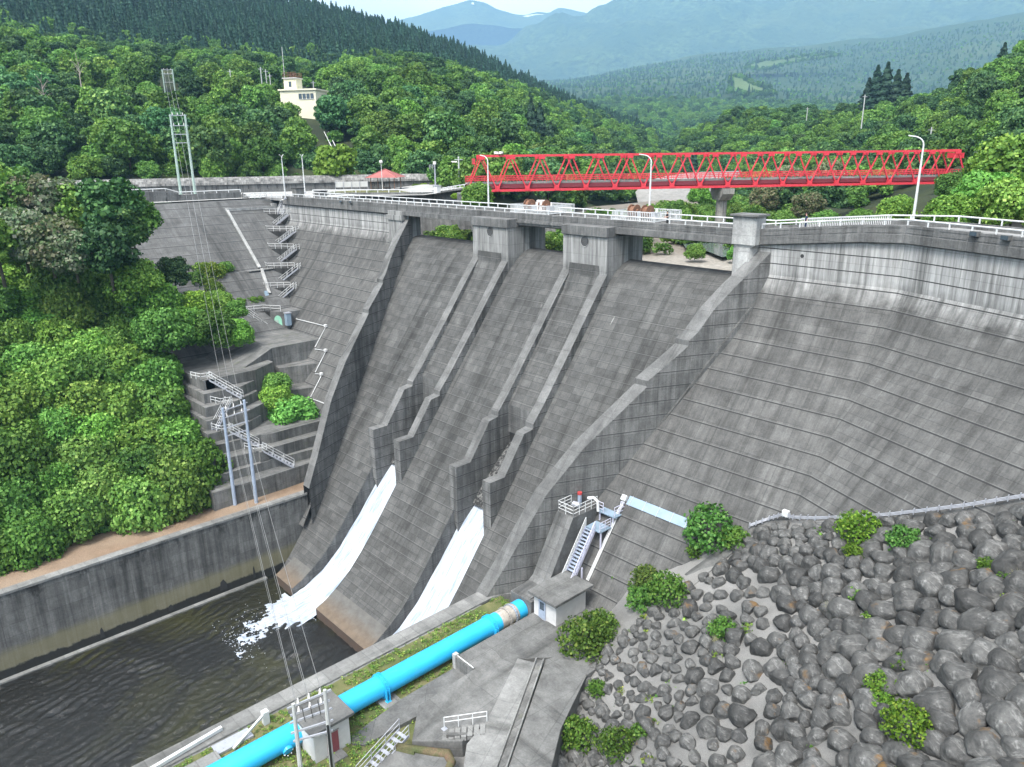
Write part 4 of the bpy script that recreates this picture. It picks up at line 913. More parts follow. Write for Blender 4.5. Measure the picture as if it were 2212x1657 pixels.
w = MB().mat('terrace'); w.beam((-40.7, -33.6, -34.85), (-31.0, -48.6, -34.45), .5, .3); w.mat('coping').beam((-40.95, -33.75, -34.66), (-31.3, -48.8, -34.3), .12, .3).beam((-40.4, -33.4, -34.66), (-30.7, -48.4, -34.3), .12, .3)
o = w.build('drain_channel'); tag(o, 'narrow concrete drain channel beside the walkway', 'drain')
o['label'] = 'narrow concrete drain channel running down beside the pale walkway'
slab('concrete_strip', [(-40.5, -33.0, -34.85), (-30.2, -49.0, -34.25), (-26, -55, -33.9), (-24, -53, -33.6), (-28.6, -45.5, -34.0), (-33.4, -38.5, -34.5), (-36.5, -32.0, -34.8), (-36.6, -27.2, -34.9), (-38.5, -27, -34.9)], -38, 'slab', 'rough concrete strip along the foot of the boulders')
slab('sloping_slab', [(-38.4, -27.2, -34.8), (-36.4, -27.4, -34.4), (-34.2, -24.0, -30.8), (-30.9, -16.6, -25.2), (-31.6, -15.6, -24.9), (-34.6, -19.8, -28.6), (-37.6, -24.2, -33.0)], -38, 'slab', 'sloping concrete slab between the right dam face and the boulders')
# small retaining wall beside the pipe with a hand rail
nw = thing('notch_wall', 'small dark concrete wall end with a white post at the notch beside the blue pipe', 'wall', (-45.2, -38.4, -36))
MB().mat('terrace').box(-46.5, -43.9, -38.75, -38.4, -37, -34.8).build('wall_face', parent=nw); MB().mat('white').tube([(-46.4, -38.55, -34.7), (-43.9, -38.6, -34.7)], .05, 6).build('handrail', parent=nw); MB().mat('pillar').box(-46.6, -46.2, -38.85, -38.4, -36.6, -34.55).build('post', parent=nw)
# aluminium stair in the slabs
flight('metal_staircase', (-42.2, -47.2, -35.2), (-41.6, -51.6, -36.5), 'light metal stair with tube handrails dropping to grass near the maroon door', 1.1, None, 8, mat='galv')
t = thing('handrail', 'white tube handrail beside the small sunken concrete steps', 'handrail', (-39.5, -43.6, -35)); w = MB().mat('white'); handrail(w, [(-40.4, -44.6, -35.3), (-38.3, -41.9, -35.0)], 1.1, 1.3, .035, (1, .6)); w.build('tube_rail', parent=t); MB().mat('galv').box(-40.6, -40.2, -44.8, -44.4, -35.35, -35.28).build('base_plate', parent=t)
t = thing('concrete_steps', 'small flight of sunken concrete steps behind the white tube handrail', 'steps', (-39, -43.8, -35.6)); w = MB().mat('coping')
for k in range(7): a_ = np.array((-40.2, -44.6, 0)); b_ = np.array((-38.2, -42.4, 0)); p = a_ + (b_ - a_) * k / 6; w.obox((p[0] + .35, p[1] - .35, -35.5 + k * .09), (.67, .74, 0), (-.74, .67, 0), .2, .55, .2)
w.build('treads', parent=t); MB().mat('terrace').obox((-38.6, -43.9, -35.5), (.67, .74, 0), (-.74, .67, 0), 1.5, .12, .5).build('side_wall', parent=t)
t = thing('mossy_kerb', 'moss covered kerb curving between the lower slabs', 'kerb', (-40, -47, -35.4)); M['mosskerb'] = ground('moss_and_rubble', ((.10, .10, .05), (.16, .10, .07), (.06, .075, .03)), 1.6); MB().mat('mosskerb').tube([(-41.8, -48.3, -35.55), (-40.2, -47.4, -35.42), (-39.0, -46.6, -35.4), (-38.2, -46.0, -35.4), (-37.2, -46.4, -35.2), (-36.4, -47.6, -35.1)], [.25, .3, .35, .4, .35, .3], 8).build('kerb', parent=t, smooth=True); MB().mat('mosskerb').tube([(-41.7, -48.5, -35.6), (-40.1, -47.7, -35.5)], .2, 6).build('rubble', parent=t)
# metal gate things at the bottom left of the pipe
t = thing('pipe_trestle', 'white steel beam and cover grating crossing the coping by the blue pipe', 'trestle', (-51.5, -58, -36.4)); MB().mat('white').beam((-53.9, -57.2, -36.2), (-53.2, -64, -36.2), .3, .3).build('beam', parent=t); MB().mat('galv').box(-52.6, -51.4, -58.6, -55.6, -36.5, -36.3).build('grating', parent=t); MB().mat('white').beam((-51.2, -57.4, -36.4), (-52.2, -54.2, -35.5), .18, .18).build('strut', parent=t); MB().mat('white').box(-52.5, -52.0, -54.4, -53.9, -36.5, -35.3).build('stanchion', parent=t)
MB().mat('coping').box(-51.6, -49.8, -63, -58.6, -37, -36.0).build('footing', parent=t)
# ---- twin pole pylons
def hpole(name, label, b1, b2, t1, t2, bars, mat, r=.2, group='twin pole pylons', insul=True):
    b1, b2, t1, t2 = [np.array(q, float) for q in (b1, b2, t1, t2)]
    t = thing('twin_pole', label, 'power pole', tuple((b1 + b2) / 2), group)
    for a, b in ((b1, t1), (b2, t2)): MB().mat(mat).tube([a, b], [r, r * .68], 8).build('pole', parent=t)
    for k, ex in bars:
        p, q = b1 + (t1 - b1) * k, b2 + (t2 - b2) * k; d = (q - p) / np.linalg.norm(q - p)
        w = MB().mat('galv'); w.beam(p - d * ex, q + d * ex, .12, .14); c = w.build('cross_arm', parent=t)
    if insul:
        for k, ex in bars[:2]:
            p, q = b1 + (t1 - b1) * k, b2 + (t2 - b2) * k
            for f in (.15, .5, .85):
                c = p + (q - p) * f; w = MB().mat('porcelain')
                for j in range(4): w.sphere(c + (0, 0, .12 + j * .11), (.11 - .015 * j, .11 - .015 * j, .07), 7, 4)
                w.build('insulator', parent=t, smooth=True)
    return t
t1 = onx(484, 880, -97); t2 = onx(524, 868, -95.6)
HA = hpole('', 'blue grey twin pole pylon standing on the dirt strip in front of the terraces', (-96.9, -37.6, -38.1), (-95.6, -35.1, -38.1), (-96.9, -37.6, t1[2]), (-95.6, -35.1, t2[2] + .2), ((.97, .4), (.90, .6), (.80, .3), (.72, .2)), 'steelblue', .27)
t3 = onx(633, 1520, -45.2); t4 = onx(701, 1490, -43.9)
HB = hpole('', 'twin concrete pole pylon with white insulators in front of the white hut', (t3[0], t3[1], GZ), (t4[0], t4[1], GZ), t3, t4, ((.97, .5), (.86, .3), (.76, .4), (.62, .4), (.5, .3)), 'pole', .2)
for k in range(3):
    p = t3 + (t4 - t3) * (.25 + .25 * k); MB().mat('black').tube([p + (0, 0, -.6), p + (.2, 0, -1.3), p + (.1, .1, -1.9)], .03, 5).build('jumper_cable', parent=HB)
MB().mat('black').box(t4[0] + .1, t4[0] + .22, t4[1] - .2, t4[1] - .05, GZ, t4[2] - 3.0).build('ladder', parent=HB)
A2 = lambda x, y: ((550 + x / 2.367) * .5398, (650 + y / 2.367) * .5398)
r1 = lambda x, y: (x * .618 * .5398, y * .618 * .5398)
b1, b2 = onx(388, 401, -166), onx(419, 401, -165); tt1, tt2 = onx(r1(1108, 0)[0], r1(0, 742)[1], -166), onx(r1(1195, 0)[0], r1(0, 742)[1], -165)
HC = hpole('', 'tall green grey twin pole pylon behind the abutment parapet', (b1[0], b1[1], 0), (b2[0], b2[1], 0), (b1[0], b1[1], tt1[2]), (b2[0], b2[1], tt2[2]), ((.99, .3), (.87, .4), (.77, .3), (.67, .3)), 'greenpole', .3)
q1, q2 = atd(350, 150, 330), atd(372, 150, 330)
HD = hpole('', 'distant green grey twin pole pylon rising from the trees on the hill', (q1[0], q1[1], q1[2] - 16), (q2[0], q2[1], q2[2] - 16), q1, q2, ((.99, .3), (.9, .4), (.72, .3)), 'greenpole', .33)
def wire(pts_a, pts_b, sag, nm, label, r=.022):
    t = thing('power_line', label, 'power line', tuple(np.array(pts_a[0])), 'overhead lines between the twin poles')
    for a, b in zip(pts_a, pts_b):
        a, b = np.array(a, float), np.array(b, float); P = [a + (b - a) * s - np.array((0, 0, 4 * sag * s * (1 - s))) for s in np.linspace(0, 1, 17)]
        MB().mat('wire').tube(P, r, 4, False).build('wire', parent=t)
topA = [np.array((-96.9 + 1.3 * f, -37.6 + 2.5 * f, t1[2] - .3)) for f in (.15, .5, .85)]
topB = [t3 + (t4 - t3) * f for f in (.1, .5, .9)]
cC = [np.array((b1[0], b1[1], tt1[2])) * (1 - f) + np.array((b2[0], b2[1], tt2[2])) * f - (0, 0, 2.0) for f in (.15, .5, .85)]
cD = [q1 * (1 - f) + q2 * f for f in (.15, .5, .85)]
wire(topA, topB, 1.2, '', 'three thin wires sagging over the pool between the two lower twin poles')
wire([p - (0, 0, 1.2) for p in topA[:2]], [p - (0, 0, .8) for p in topB[:2]], 1.6, '', 'lower pair of thin wires sagging over the pool', .015)
wire(cC, topA, 2.0, '', 'three thin wires dropping across the abutment face to the terrace pole', .022)
wire(cD, cC, 2.5, '', 'thin wires between the two green grey twin poles above the trees', .03)
# ================================================================== RED BRIDGE
br = thing('red_bridge', 'long red steel truss bridge crossing the valley behind the dam', 'bridge', (-80, 55, 2))
n0 = np.array((-106.2, 17.0, 0)); n17 = np.array((-53.3, 92.3, 0)); bdv = (n17 - n0) / 17; bl = np.linalg.norm(bdv); bu = bdv / bl; bn = np.array((-bu[1], bu[0], 0))
ZT, ZB, WB = 8.0, 2.05, 4.6
for side in (0, 1):
    o = bn * WB * side
    tp = lambda k: n0 + bdv * k + o + (0, 0, ZT)
    bt = lambda k: n0 + bdv * (k - .5) + o + (0, 0, ZB)
    MB().mat('redpaint').beam(tp(-.1), tp(17.1), .32, .36).build('top_chord', parent=br)
    MB().mat('redpaint').beam(bt(0), bt(18), .32, .42).build('bottom_chord', parent=br)
    for k in range(18):
        MB().mat('redpaint').beam(bt(k), tp(k), .27 if k == 0 else .19, .21).build('diagonal', parent=br)
        MB().mat('redpaint').beam(tp(k), bt(k + 1), .27 if k == 17 else .17, .21).build('diagonal', parent=br)
    for k in range(18): MB().mat('redpaint').obox(tp(k) + (0, 0, -.25), bu, bn, .55, .2, .34).build('gusset_plate', parent=br)
    for k in range(1, 18): MB().mat('redpaint').obox(bt(k) + (0, 0, .35), bu, bn, .42, .21, .42).build('gusset_plate', parent=br)
    MB().mat('reddark').beam(bt(0) + (0, 0, .75) - bn * (.3 if side else -.3), bt(18) + (0, 0, .75) - bn * (.3 if side else -.3), .2, .75).build('deck_girder', parent=br)
    MB().mat('coping').beam(bt(0) + (0, 0, 1.25) - bn * (.35 if side else -.35), bt(18) + (0, 0, 1.25) - bn * (.35 if side else -.35), .3, .26).build('kerb', parent=br)
    w = MB().mat('redpaint')
    for z in (1.75, 2.1, 2.45): w.beam(bt(0) + (0, 0, z) - bn * (.3 if side else -.3), bt(18) + (0, 0, z) - bn * (.3 if side else -.3), .07, .09)
    for k in range(54): p = bt(0) + bdv * k / 3 - bn * (.3 if side else -.3); w.beam(p + (0, 0, 1.3), p + (0, 0, 2.5), .07, .07)
    w.build('railing', parent=br)
w = MB().mat('asphalt'); a = n0 - bdv * .5; b = n0 + bdv * 17.5; w.add([a + bn * .2 + (0, 0, 3.2), b + bn * .2 + (0, 0, 3.2), b + bn * (WB - .2) + (0, 0, 3.2), a + bn * (WB - .2) + (0, 0, 3.2)], [(0, 1, 2, 3)]); w.build('deck', parent=br)
for k in list(range(18)):
    MB().mat('redpaint').beam(n0 + bdv * k + (0, 0, ZT), n0 + bdv * k + bn * WB + (0, 0, ZT), .5 if k in (0, 17) else .2, .5 if k in (0, 17) else .22).build('cross_strut', parent=br)
for k in (0, 17):
    s = -.06 if k == 0 else .06; MB().mat('redpaint').beam(n0 + bdv * (k + s * 4) + (0, 0, ZT - .9), n0 + bdv * (k + s * 4) + bn * WB + (0, 0, ZT - .9), .2, 1.0).build('portal', parent=br)
w = MB().mat('porcelain'); p = n0 + bdv * .55 + (0, 0, ZT + .35); w.box(p[0] - .9, p[0] + .9, p[1] - .2, p[1] + .2, p[2], p[2] + .1); w.obox(p + (-.6, 0, .25), (1, 0, 0), (0, 1, 0), .35, .2, .16); w.obox(p + (.7, 0, .25), (1, 0, 0), (0, 1, 0), .35, .2, .16); w.build('lamp_pair', parent=br)
M['pier2'] = concrete('bridge_pier_concrete', (.33, .32, .29), (2.0, 2.0), .08, streak=.4, dark=.2)
bp = thing('bridge_pier', 'tall pale concrete pier with a hammerhead cap under the red bridge', 'pier', (-80, 54, -12))
c = n0 + bdv * 8.5 + bn * WB / 2
w = MB().mat('pier2')
w.tube([c + (0, 0, -14), c + (0, 0, -.3)], [1.12, 1.0], 28); w.build('shaft', parent=bp, smooth=False)
hb = bn * 2.6
w = MB().mat('pier2'); q = [c - bn * 3.0 + (0, 0, 1.7), c + bn * 3.0 + (0, 0, 1.7), c + bn * 3.0 + (0, 0, .7), c + bn * 1.5 + (0, 0, -.5), c - bn * 1.5 + (0, 0, -.5), c - bn * 3.0 + (0, 0, .7)]
w.add([p - bu * 1.15 for p in q] + [p + bu * 1.15 for p in q], [(0, 1, 2, 3, 4, 5), (11, 10, 9, 8, 7, 6)] + [(i, (i + 1) % 6, 6 + (i + 1) % 6, 6 + i) for i in range(6)]); w.build('hammerhead', parent=bp)
MB().mat('reddark').obox(c + bn * 2.3 + (0, 0, 1.8), bu, bn, .4, .3, .12).obox(c - bn * 2.3 + (0, 0, 1.8), bu, bn, .4, .3, .12).build('bearings', parent=bp)
ab = thing('bridge_abutment', 'grey concrete abutment and stone pitched bank under the left end of the bridge', 'abutment', (-110, 16, 0))
p = n0 - bdv * .6; w = MB().mat('parapet'); w.obox(p + bn * 2.2 + (0, 0, -1.5), bu, bn, 1.0, 3.2, 3.1); w.build('wall', parent=ab)
w = MB().mat('rockwall'); w.add([(-113.2, 20.8, 2.0), (-108, 14, 2.0), (-104, 13.5, -6), (-112, 22, -8), (-122, 25.5, -6), (-120, 22.5, 1.0)], [(0, 1, 2, 3), (0, 3, 4, 5)]); w.build('stone_pitching', parent=ab)
# ---- winch enclosures on the crest
def winches(x0, x1, lab, lab1, lab2):
    t = thing('winch_enclosure', lab, 'fence', ((x0 + x1) / 2, 4.5, 0), 'white fences round the gate winches')
    w = MB().mat('white'); y0, y1 = 2.2, 8.0
    for a, b in (((x0, y0), (x1, y0)), ((x1, y0), (x1, y1)), ((x1, y1), (x0, y1)), ((x0, y1), (x0, y0))):
        a = np.array((*a, 0.)); b = np.array((*b, 0.)); L_ = np.linalg.norm(b - a); n = int(L_ / .26)
        w.beam(a + (0, 0, 1.42), b + (0, 0, 1.42), .07, .1); w.beam(a + (0, 0, .35), b + (0, 0, .35), .07, .1)
        for k in range(n): p = a + (b - a) * k / n; w.beam(p + (0, 0, .3), p + (0, 0, 1.42), .04, .08)
    w.build('picket_panels', parent=t); MB().mat('deck').box(x0, x1, 5.0, y1, -.6, -.06).build('platform', parent=t)
    def winch(x, label, col):
        u = thing('gate_winch', label, 'winch', (x, 4.6, 0), 'cable winches on the dam crest')
        MB().mat(col).tube([(x - .9, 4.6, 1.25), (x - .15, 4.6, 1.25)], .62, 20).build('drum', parent=u)
        w = MB().mat(col)
        for d in (-.95, -.1): w.tube([(x + d - .05, 4.6, 1.25), (x + d + .05, 4.6, 1.25)], .86, 22)
        w.build('drum_flange', parent=u); MB().mat('rust').tube([(x, 4.6, 1.25), (x + .2, 4.6, 1.25)], .3, 16).build('gear_cover', parent=u)
        MB().mat('galv').box(x + .3, x + 1.0, 4.2, 5.0, .3, 1.3).build('gearbox', parent=u); MB().mat('cap').box(x - 1.2, x + 1.2, 4.0, 5.2, 0, .45).build('bed', parent=u); MB().mat('porcelain').tube([(x + 1.1, 4.4, 1.2), (x + 1.1, 4.4, 1.75)], .12, 8).build('brake', parent=u)
    winch(x0 + 2.1, lab1, 'rust'); winch(x1 - 2.2, lab2, 'rust')
M['redcap2'] = M['redcap']
winches(-82.8, -75.5, 'white picket fence round a pair of winches over the left pier', 'rusty cable winch nearer the left lamp inside the left picket fence', 'rusty cable winch nearer mid crest inside the left picket fence')
winches(-63.6, -57.2, 'white picket fence round a pair of winches over the right pier', 'rusty cable winch at the left end of the right picket fence', 'rusty cable winch at the right end of the right picket fence')
t = thing('control_box', 'white control cabinet standing between the winches in the left picket fence', 'cabinet', (-78.6, 4.4, 0)); MB().mat('porcelain').box(-79.2, -78.2, 4.0, 4.9, 0, 2.05).build('cabinet_body', parent=t, bevel=.05); MB().mat('galv').disc((-78.7, 3.98, 1.5), (0, -1, 0), .25, 14).build('dial', parent=t)
t = thing('picket_fence', 'white picket panels along the upstream side of the right crest road', 'fence', (-38, 5.5, .6)); w = MB().mat('white')
a = np.array((-40.0, 5.6, .35)); b = np.array((-30.5, 5.6, 1.2))
for k in range(52): p = a + (b - a) * k / 52; w.beam(p + (0, 0, .2), p + (0, 0, 1.05), .05, .06)
w.build('picket_panel', parent=t); MB().mat('white').beam(a + (0, 0, 1.1), b + (0, 0, 1.1), .08, .1).build('top_bar', parent=t)
# ---- people
def person(loc, face, shirt, trousers, label, pose):
    """One skinned body; joints in metres, +y is forward."""
    t = thing('person', label, 'person', tuple(loc))
    J = [((0, 0, .95), .125), ((0, .01, 1.15), .12), ((0, 0, 1.38), .145), ((0, .01, 1.50), .06), ((0, .03, 1.60), .085), ((0, .03, 1.70), .085)]
    E = [(0, 1), (1, 2), (2, 3), (3, 4), (4, 5)]
    def chain(base, pts):
        p = base
        for q, r in pts: J.append((q, r)); E.append((p, len(J) - 1)); p = len(J) - 1
    for s in (-1, 1):
        chain(0, [((s * .10, 0, .88), .095), ((s * .105, .015, .48), .062), ((s * .11, -.01, .09), .045), ((s * .12, .13, .045), .04)])
        if pose == 'lean': arm = [((s * .19, .01, 1.41), .058), ((s * .26, .10, 1.16), .045), ((s * .16, .32, 1.10), .036), ((s * .13, .40, 1.09), .032)]
        else: arm = [((s * .19, 0, 1.41), .058), ((s * .25, -.02, 1.14), .045), ((s * .24, .06, .90), .036), ((s * .23, .09, .82), .03)]
        chain(2, arm)
        h = len(J) - 1; hp = np.array(J[h][0])
        for k, (dx, ln) in enumerate(((-.03, .075), (-.01, .085), (.01, .08), (.03, .065))):
            d = np.array((dx * .8, .7, -.25)) if pose == 'lean' else np.array((dx * .5, .35, -.9)); q = hp + np.array((dx, 0, 0)) * .8
            chain(h, [(tuple(q + d * ln * .55), .011), (tuple(q + d * ln + (0, 0, -.012)), .008)])
        chain(h, [(tuple(hp + (-s * .035, .03, .0)), .012), (tuple(hp + (-s * .05, .06, -.02)), .009)])
    me = bpy.data.meshes.new('body'); me.from_pydata([j[0] for j in J], E, [])
    o = bpy.data.objects.new('body', me); COL.objects.link(o)
    md = o.modifiers.new('skin', 'SKIN'); md.use_smooth_shade = True
    for i, j in enumerate(J): me.skin_vertices[0].data[i].radius = (j[1], j[1]); 
    me.skin_vertices[0].data[0].use_root = True
    sb = o.modifiers.new('sub', 'SUBSURF'); sb.levels = 1; sb.render_levels = 1
    dg = bpy.context.evaluated_depsgraph_get(); ev = o.evaluated_get(dg); bm_ = bpy.data.meshes.new_from_object(ev)
    bpy.data.objects.remove(o)
    for k in ('skin', shirt, trousers, 'black'): bm_.materials.append(M[k])
    for p in bm_.polygons:
        c = p.center; z = c[2]
        arm_far = abs(c[0]) > .20 or (pose == 'lean' and c[1] > .12)
        if z < .09: p.material_index = 3
        elif z < .98 and not arm_far: p.material_index = 2
        elif z > 1.49: p.material_index = 0
        elif arm_far and (z < 1.24): p.material_index = 0
        else: p.material_index = 1
        p.use_smooth = True
    b = bpy.data.objects.new('body', bm_); COL.objects.link(b); local(b, t)
    h = MB().mat('hair'); h.sphere((0, .015, 1.735), (.098, .108, .075), 10, 6); h.sphere((0, -.03, 1.68), (.095, .075, .09), 10, 6); ho = h.build('hair', smooth=True); local(ho, t)
    f = MB().mat('skin'); f.sphere((0, .125, 1.64), (.016, .03, .028), 6, 5); f.sphere((-.088, .03, 1.655), (.014, .025, .035), 6, 5); f.sphere((.088, .03, 1.655), (.014, .025, .035), 6, 5)
    f.mat('hair').sphere((-.034, .112, 1.675), (.013, .008, .008), 6, 4).sphere((.034, .112, 1.675), (.013, .008, .008), 6, 4); f.mat('redcap').obox((0, .112, 1.605), (1, 0, 0), (0, 1, 0), .025, .006, .006); fo = f.build('face', smooth=True); local(fo, t)
    t.rotation_euler = (0, 0, face); return t
P = ony(1741, 474, 3.6)
person((P[0], 3.6, .48), 2.4, 'navy', 'navy', 'person in dark navy clothes standing on the crest road right of the concrete pillar', 'stand')
P = ony(1441, 474, 1.5)
person((P[0], 1.5, 0), 2.7, 'blackcloth', 'blackcloth', 'person in a black short sleeved shirt leaning forward left of the concrete pillar', 'lean')
# ---- hill top building
hb = thing('control_building', 'pale yellow dam control building with a roof tower among the trees on the hill', 'building', (-200, 110, 40))
c = atd(648, 232, 300); ux = np.array((.80, .60, 0)); uy = np.array((-.60, .80, 0)); Zb = c[2] - 12
def ob(name, cx, cy, z0, z1, hx, hy, mat, parent=hb): 
    p = c + ux * cx + uy * cy; return MB().mat(mat).obox((p[0], p[1], (z0 + z1) / 2), ux, uy, hx, hy, (z1 - z0) / 2).build(name, parent=parent)
zt = atd(640, 196, 300)[2]
ob('wall', 0, 4, Zb, zt, 6.8, 5.0, 'cream'); ob('roof_slab', 0, 4, zt, zt + .5, 7.3, 5.5, 'cream')
ob('tower', -3.6, 3.5, zt + .5, zt + 4.2, 2.4, 2.4, 'cream'); ob('tower_roof', -3.6, 3.5, zt + 4.2, zt + 4.5, 2.8, 2.8, 'creamdark')
for k in range(4):
    f = ob('window', .9 + k * 1.5, -1.02, zt - 2.9, zt - 1.1, .62, .06, 'glass'); ob('window_sill', .9 + k * 1.5, -1.1, zt - 3.05, zt - 2.9, .7, .1, 'creamdark')
ob('window', -3.6, 1.05, zt + 1.4, zt + 3.2, .5, .06, 'glass'); ob('wall', 10.3, 6, Zb - 2, zt - 6.4, 4.2, 4.5, 'cream'); ob('roof_slab', 10.3, 6, zt - 6.4, zt - 6.0, 4.6, 4.9, 'creamdark'); ob('window', 10.3, 1.45, zt - 9.4, zt - 7.4, 2.0, .06, 'glass')
w = MB().mat('rust')
for k in range(9): 
    for yy in (-2.4, 2.4): p = c + ux * (-3.6 - 2.4 + k * .6) + uy * (3.5 + yy); w.beam((p[0], p[1], zt + 4.5), (p[0], p[1], zt + 6.3), .1, .1)
for yy in (-2.4, 2.4): 
    for z in (5.4, 6.3): a = c + ux * -6.0 + uy * (3.5 + yy); b = c + ux * -1.2 + uy * (3.5 + yy); w.beam((a[0], a[1], zt + z), (b[0], b[1], zt + z), .1, .1)
w.build('rusty_railing', parent=hb)
p = c + ux * -6.4 + uy * 3; MB().mat('white').tube([(p[0], p[1], zt), (p[0], p[1], zt + 15)], .09, 6).build('mast', parent=hb)
for (px, py, d, hgt, lab) in ((496, 150, 310, 16, 'grey utility pole leaning slightly among trees left of the pale yellow building'), (562, 145, 310, 14, 'thin pole nearest the left of the pale yellow building'), (573, 150, 312, 16, 'utility pole with several short cross arms left of the pale yellow building'), (582, 160, 314, 12, 'shorter pole just left of the pale yellow building'), (676, 175, 320, 10, 'small pole with a cross arm behind the pale yellow building'), (735, 292, 260, 14, 'pole on the cut bank below the pale yellow building'), (871, 338, 222, 15, 'tall grey pole behind the gazebo'), (990, 338, 178, 12, 'pole with a side lamp left of the red bridge'),
        (2012, 275, 240, 13, 'utility pole with cross arms on the wooded right bank'), (2117, 320, 160, 12, 'pale pole with a diagonal prop near the right end of the bridge'), (1868, 205, 330, 12, 'pole below the dark cedars on the right skyline'), (1744, 232, 420, 12, 'pole on the far right bank ridge')):
    q = atd(px, py, d); t = thing('utility_pole', lab, 'utility pole', (q[0], q[1], q[2] - hgt), 'single utility poles'); MB().mat('pole').tube([(q[0], q[1], q[2] - hgt), q], [.24, .17], 7).build('pole', parent=t)
    w = MB().mat('galv'); w.beam(q + RM[:, 0] * -.9 + (0, 0, -.7), q + RM[:, 0] * .9 + (0, 0, -.7), .12, .14); w.build('cross_arm', parent=t)
    if 'prop' in lab: MB().mat('pole').tube([q + (0, 0, -2.0), q + RM[:, 0] * 2.6 + (0, 0, -11)], .13, 6).build('prop', parent=t)
    if 'side lamp' in lab: MB().mat('porcelain').obox(q + RM[:, 0] * -1.0 + (0, 0, -1.2), RM[:, 0], RM[:, 2], .6, .2, .12).build('lamp', parent=t)
# funicular rails on the cut bank
t = thing('monorail_track', 'pair of thin white rails climbing the bare cut bank to the building', 'track', tuple(atd(740, 380, 235)))
for dx in (0, 9): MB().mat('white').tube([atd(700 + dx, 285, 262), atd(722 + dx, 330, 250), atd(762 + dx, 388, 232)], .13, 5).build('rail', parent=t)
# ================================================================== TERRAIN
def fbm(x, y, s, o=4):
    v = 0; a = 1
    for k in range(o): v += a * noise.noise((x * s, y * s, 7.3 + k * 3)); a *= .5; s *= 2.1
    return v
def loft_net(cols, rows, sub=6):
    """rows[k] = list of (px, py, dist) canopy points; returns grid of 3-D points, columns resampled in px"""
    xs = np.linspace(cols[0], cols[1], cols[2]); G = []
    for r in rows:
        r = np.array(r, float); py = np.interp(xs, r[:, 0], r[:, 1]); d = np.interp(xs, r[:, 0], r[:, 2]); G.append([atd(x, y, k) for x, y, k in zip(xs, py, d)])
    G = np.array(G); out = []
    for k in range(len(rows) - 1):
        for s in range(sub): t = s / sub; out.append(G[k] * (1 - t) + G[k + 1] * t)
    out.append(G[-1]); return np.array(out)
def net_mesh(name, G, mat, label, drop=None, rough=0.0, rs=.03):
    G = G.copy(); ny, nx = G.shape[:2]
    if drop is not None: G[:, :, 2] -= drop
    vs = []
    for j in range(ny):
        for i in range(nx):
            x, y, z = G[j, i]; vs.append((x, y, z + (rough * fbm(x, y, rs) if rough else 0)))
    mb = MB(); mb.add(vs, [(j * nx + i, j * nx + i + 1, (j + 1) * nx + i + 1, (j + 1) * nx + i) for j in range(ny - 1) for i in range(nx - 1)])
    o = mb.build(name, mat, smooth=True, uv=False); tag(o, label, 'terrain', kind='structure'); return np.array(vs).reshape(ny, nx, 3)
def R_(s): return [tuple(map(float, p.split(','))) for p in s.split()]
LROWS = [R_('-300,396,214 0,396,214 200,394,212 600,394,214 900,394,214 1000,420,176 1100,455,182 1200,458,200 1300,442,240 1400,428,300 1480,415,380'),
  R_('-300,330,236 0,325,236 200,320,236 600,322,238 800,322,238 900,330,234 1000,345,215 1100,372,225 1200,392,260 1300,385,310 1400,388,380 1480,392,460'),
  R_('-300,200,310 0,195,300 200,215,292 400,225,288 600,222,290 700,232,285 800,215,285 900,215,285 1000,250,280 1100,285,300 1200,330,330 1300,340,390 1400,355,470 1480,376,560'),
  R_('-300,40,430 0,60,410 200,108,390 400,118,385 600,135,380 700,165,365 800,135,365 900,135,375 1000,165,395 1100,195,420 1200,240,460 1300,270,510 1400,305,580 1480,362,640'),
  R_('-300,40,540 0,66,520 200,104,505 400,112,505 600,130,505 700,140,500 800,120,510 900,132,530 1000,152,550 1100,180,580 1200,218,620 1300,250,680 1400,280,740 1480,352,820'),
  R_('-300,-250,900 0,-170,900 200,-110,880 400,-60,860 600,-22,850 735,8,850 860,46,850 1000,90,850 1100,140,850 1200,190,860 1300,232,900 1400,266,950 1480,342,1000'),
  R_('-300,-150,1050 0,-70,1050 200,-20,1030 400,40,1000 600,70,990 735,100,980 860,130,980 1000,170,980 1100,210,980 1200,250,990 1300,290,1020 1400,320,1050 1480,370,1100')]
GL = loft_net((-300, 1480, 70), LROWS, 7)
dropL = np.concatenate([np.full(7, 0.5), np.linspace(3, 6, 7), np.full(7, 6.5), np.full(7, 7), np.linspace(8, 12, 7), np.full(8, 12)])[:, None]
TL = net_mesh('hill', GL, 'forestfloor', 'wooded hillside on the left bank', dropL, 1.2)
RROWS = [R_('1400,452,330 1520,462,300 1600,470,250 1700,478,190 1800,475,160 1900,470,140 2000,462,120 2211,470,100 2350,475,95'),
  R_('1400,425,380 1520,420,340 1600,430,290 1700,430,230 1800,440,185 1900,430,165 2000,420,150 2100,400,140 2211,380,130 2350,370,125'),
  R_('1400,375,460 1520,345,420 1600,340,370 1700,345,320 1800,350,290 1900,350,260 2000,330,235 2100,300,210 2211,290,190 2350,280,185'),
  R_('1400,330,600 1520,265,560 1600,238,520 1700,232,500 1800,240,480 1860,225,460 1950,218,430 2050,190,390 2120,135,370 2211,115,340 2350,85,330'),
  R_('1400,370,760 1520,330,700 1600,300,660 1700,290,640 1800,290,610 1860,285,580 1950,280,540 2050,260,500 2120,220,480 2211,200,450 2350,180,430')]
GR = loft_net((1400, 2350, 44), RROWS, 7)
dropR = np.concatenate([np.full(7, .5), np.full(7, 4), np.full(7, 6), np.full(8, 7)])[:, None]
TR = net_mesh('hill', GR, 'forestfloor', 'wooded hillside on the right bank', dropR, 1.0)
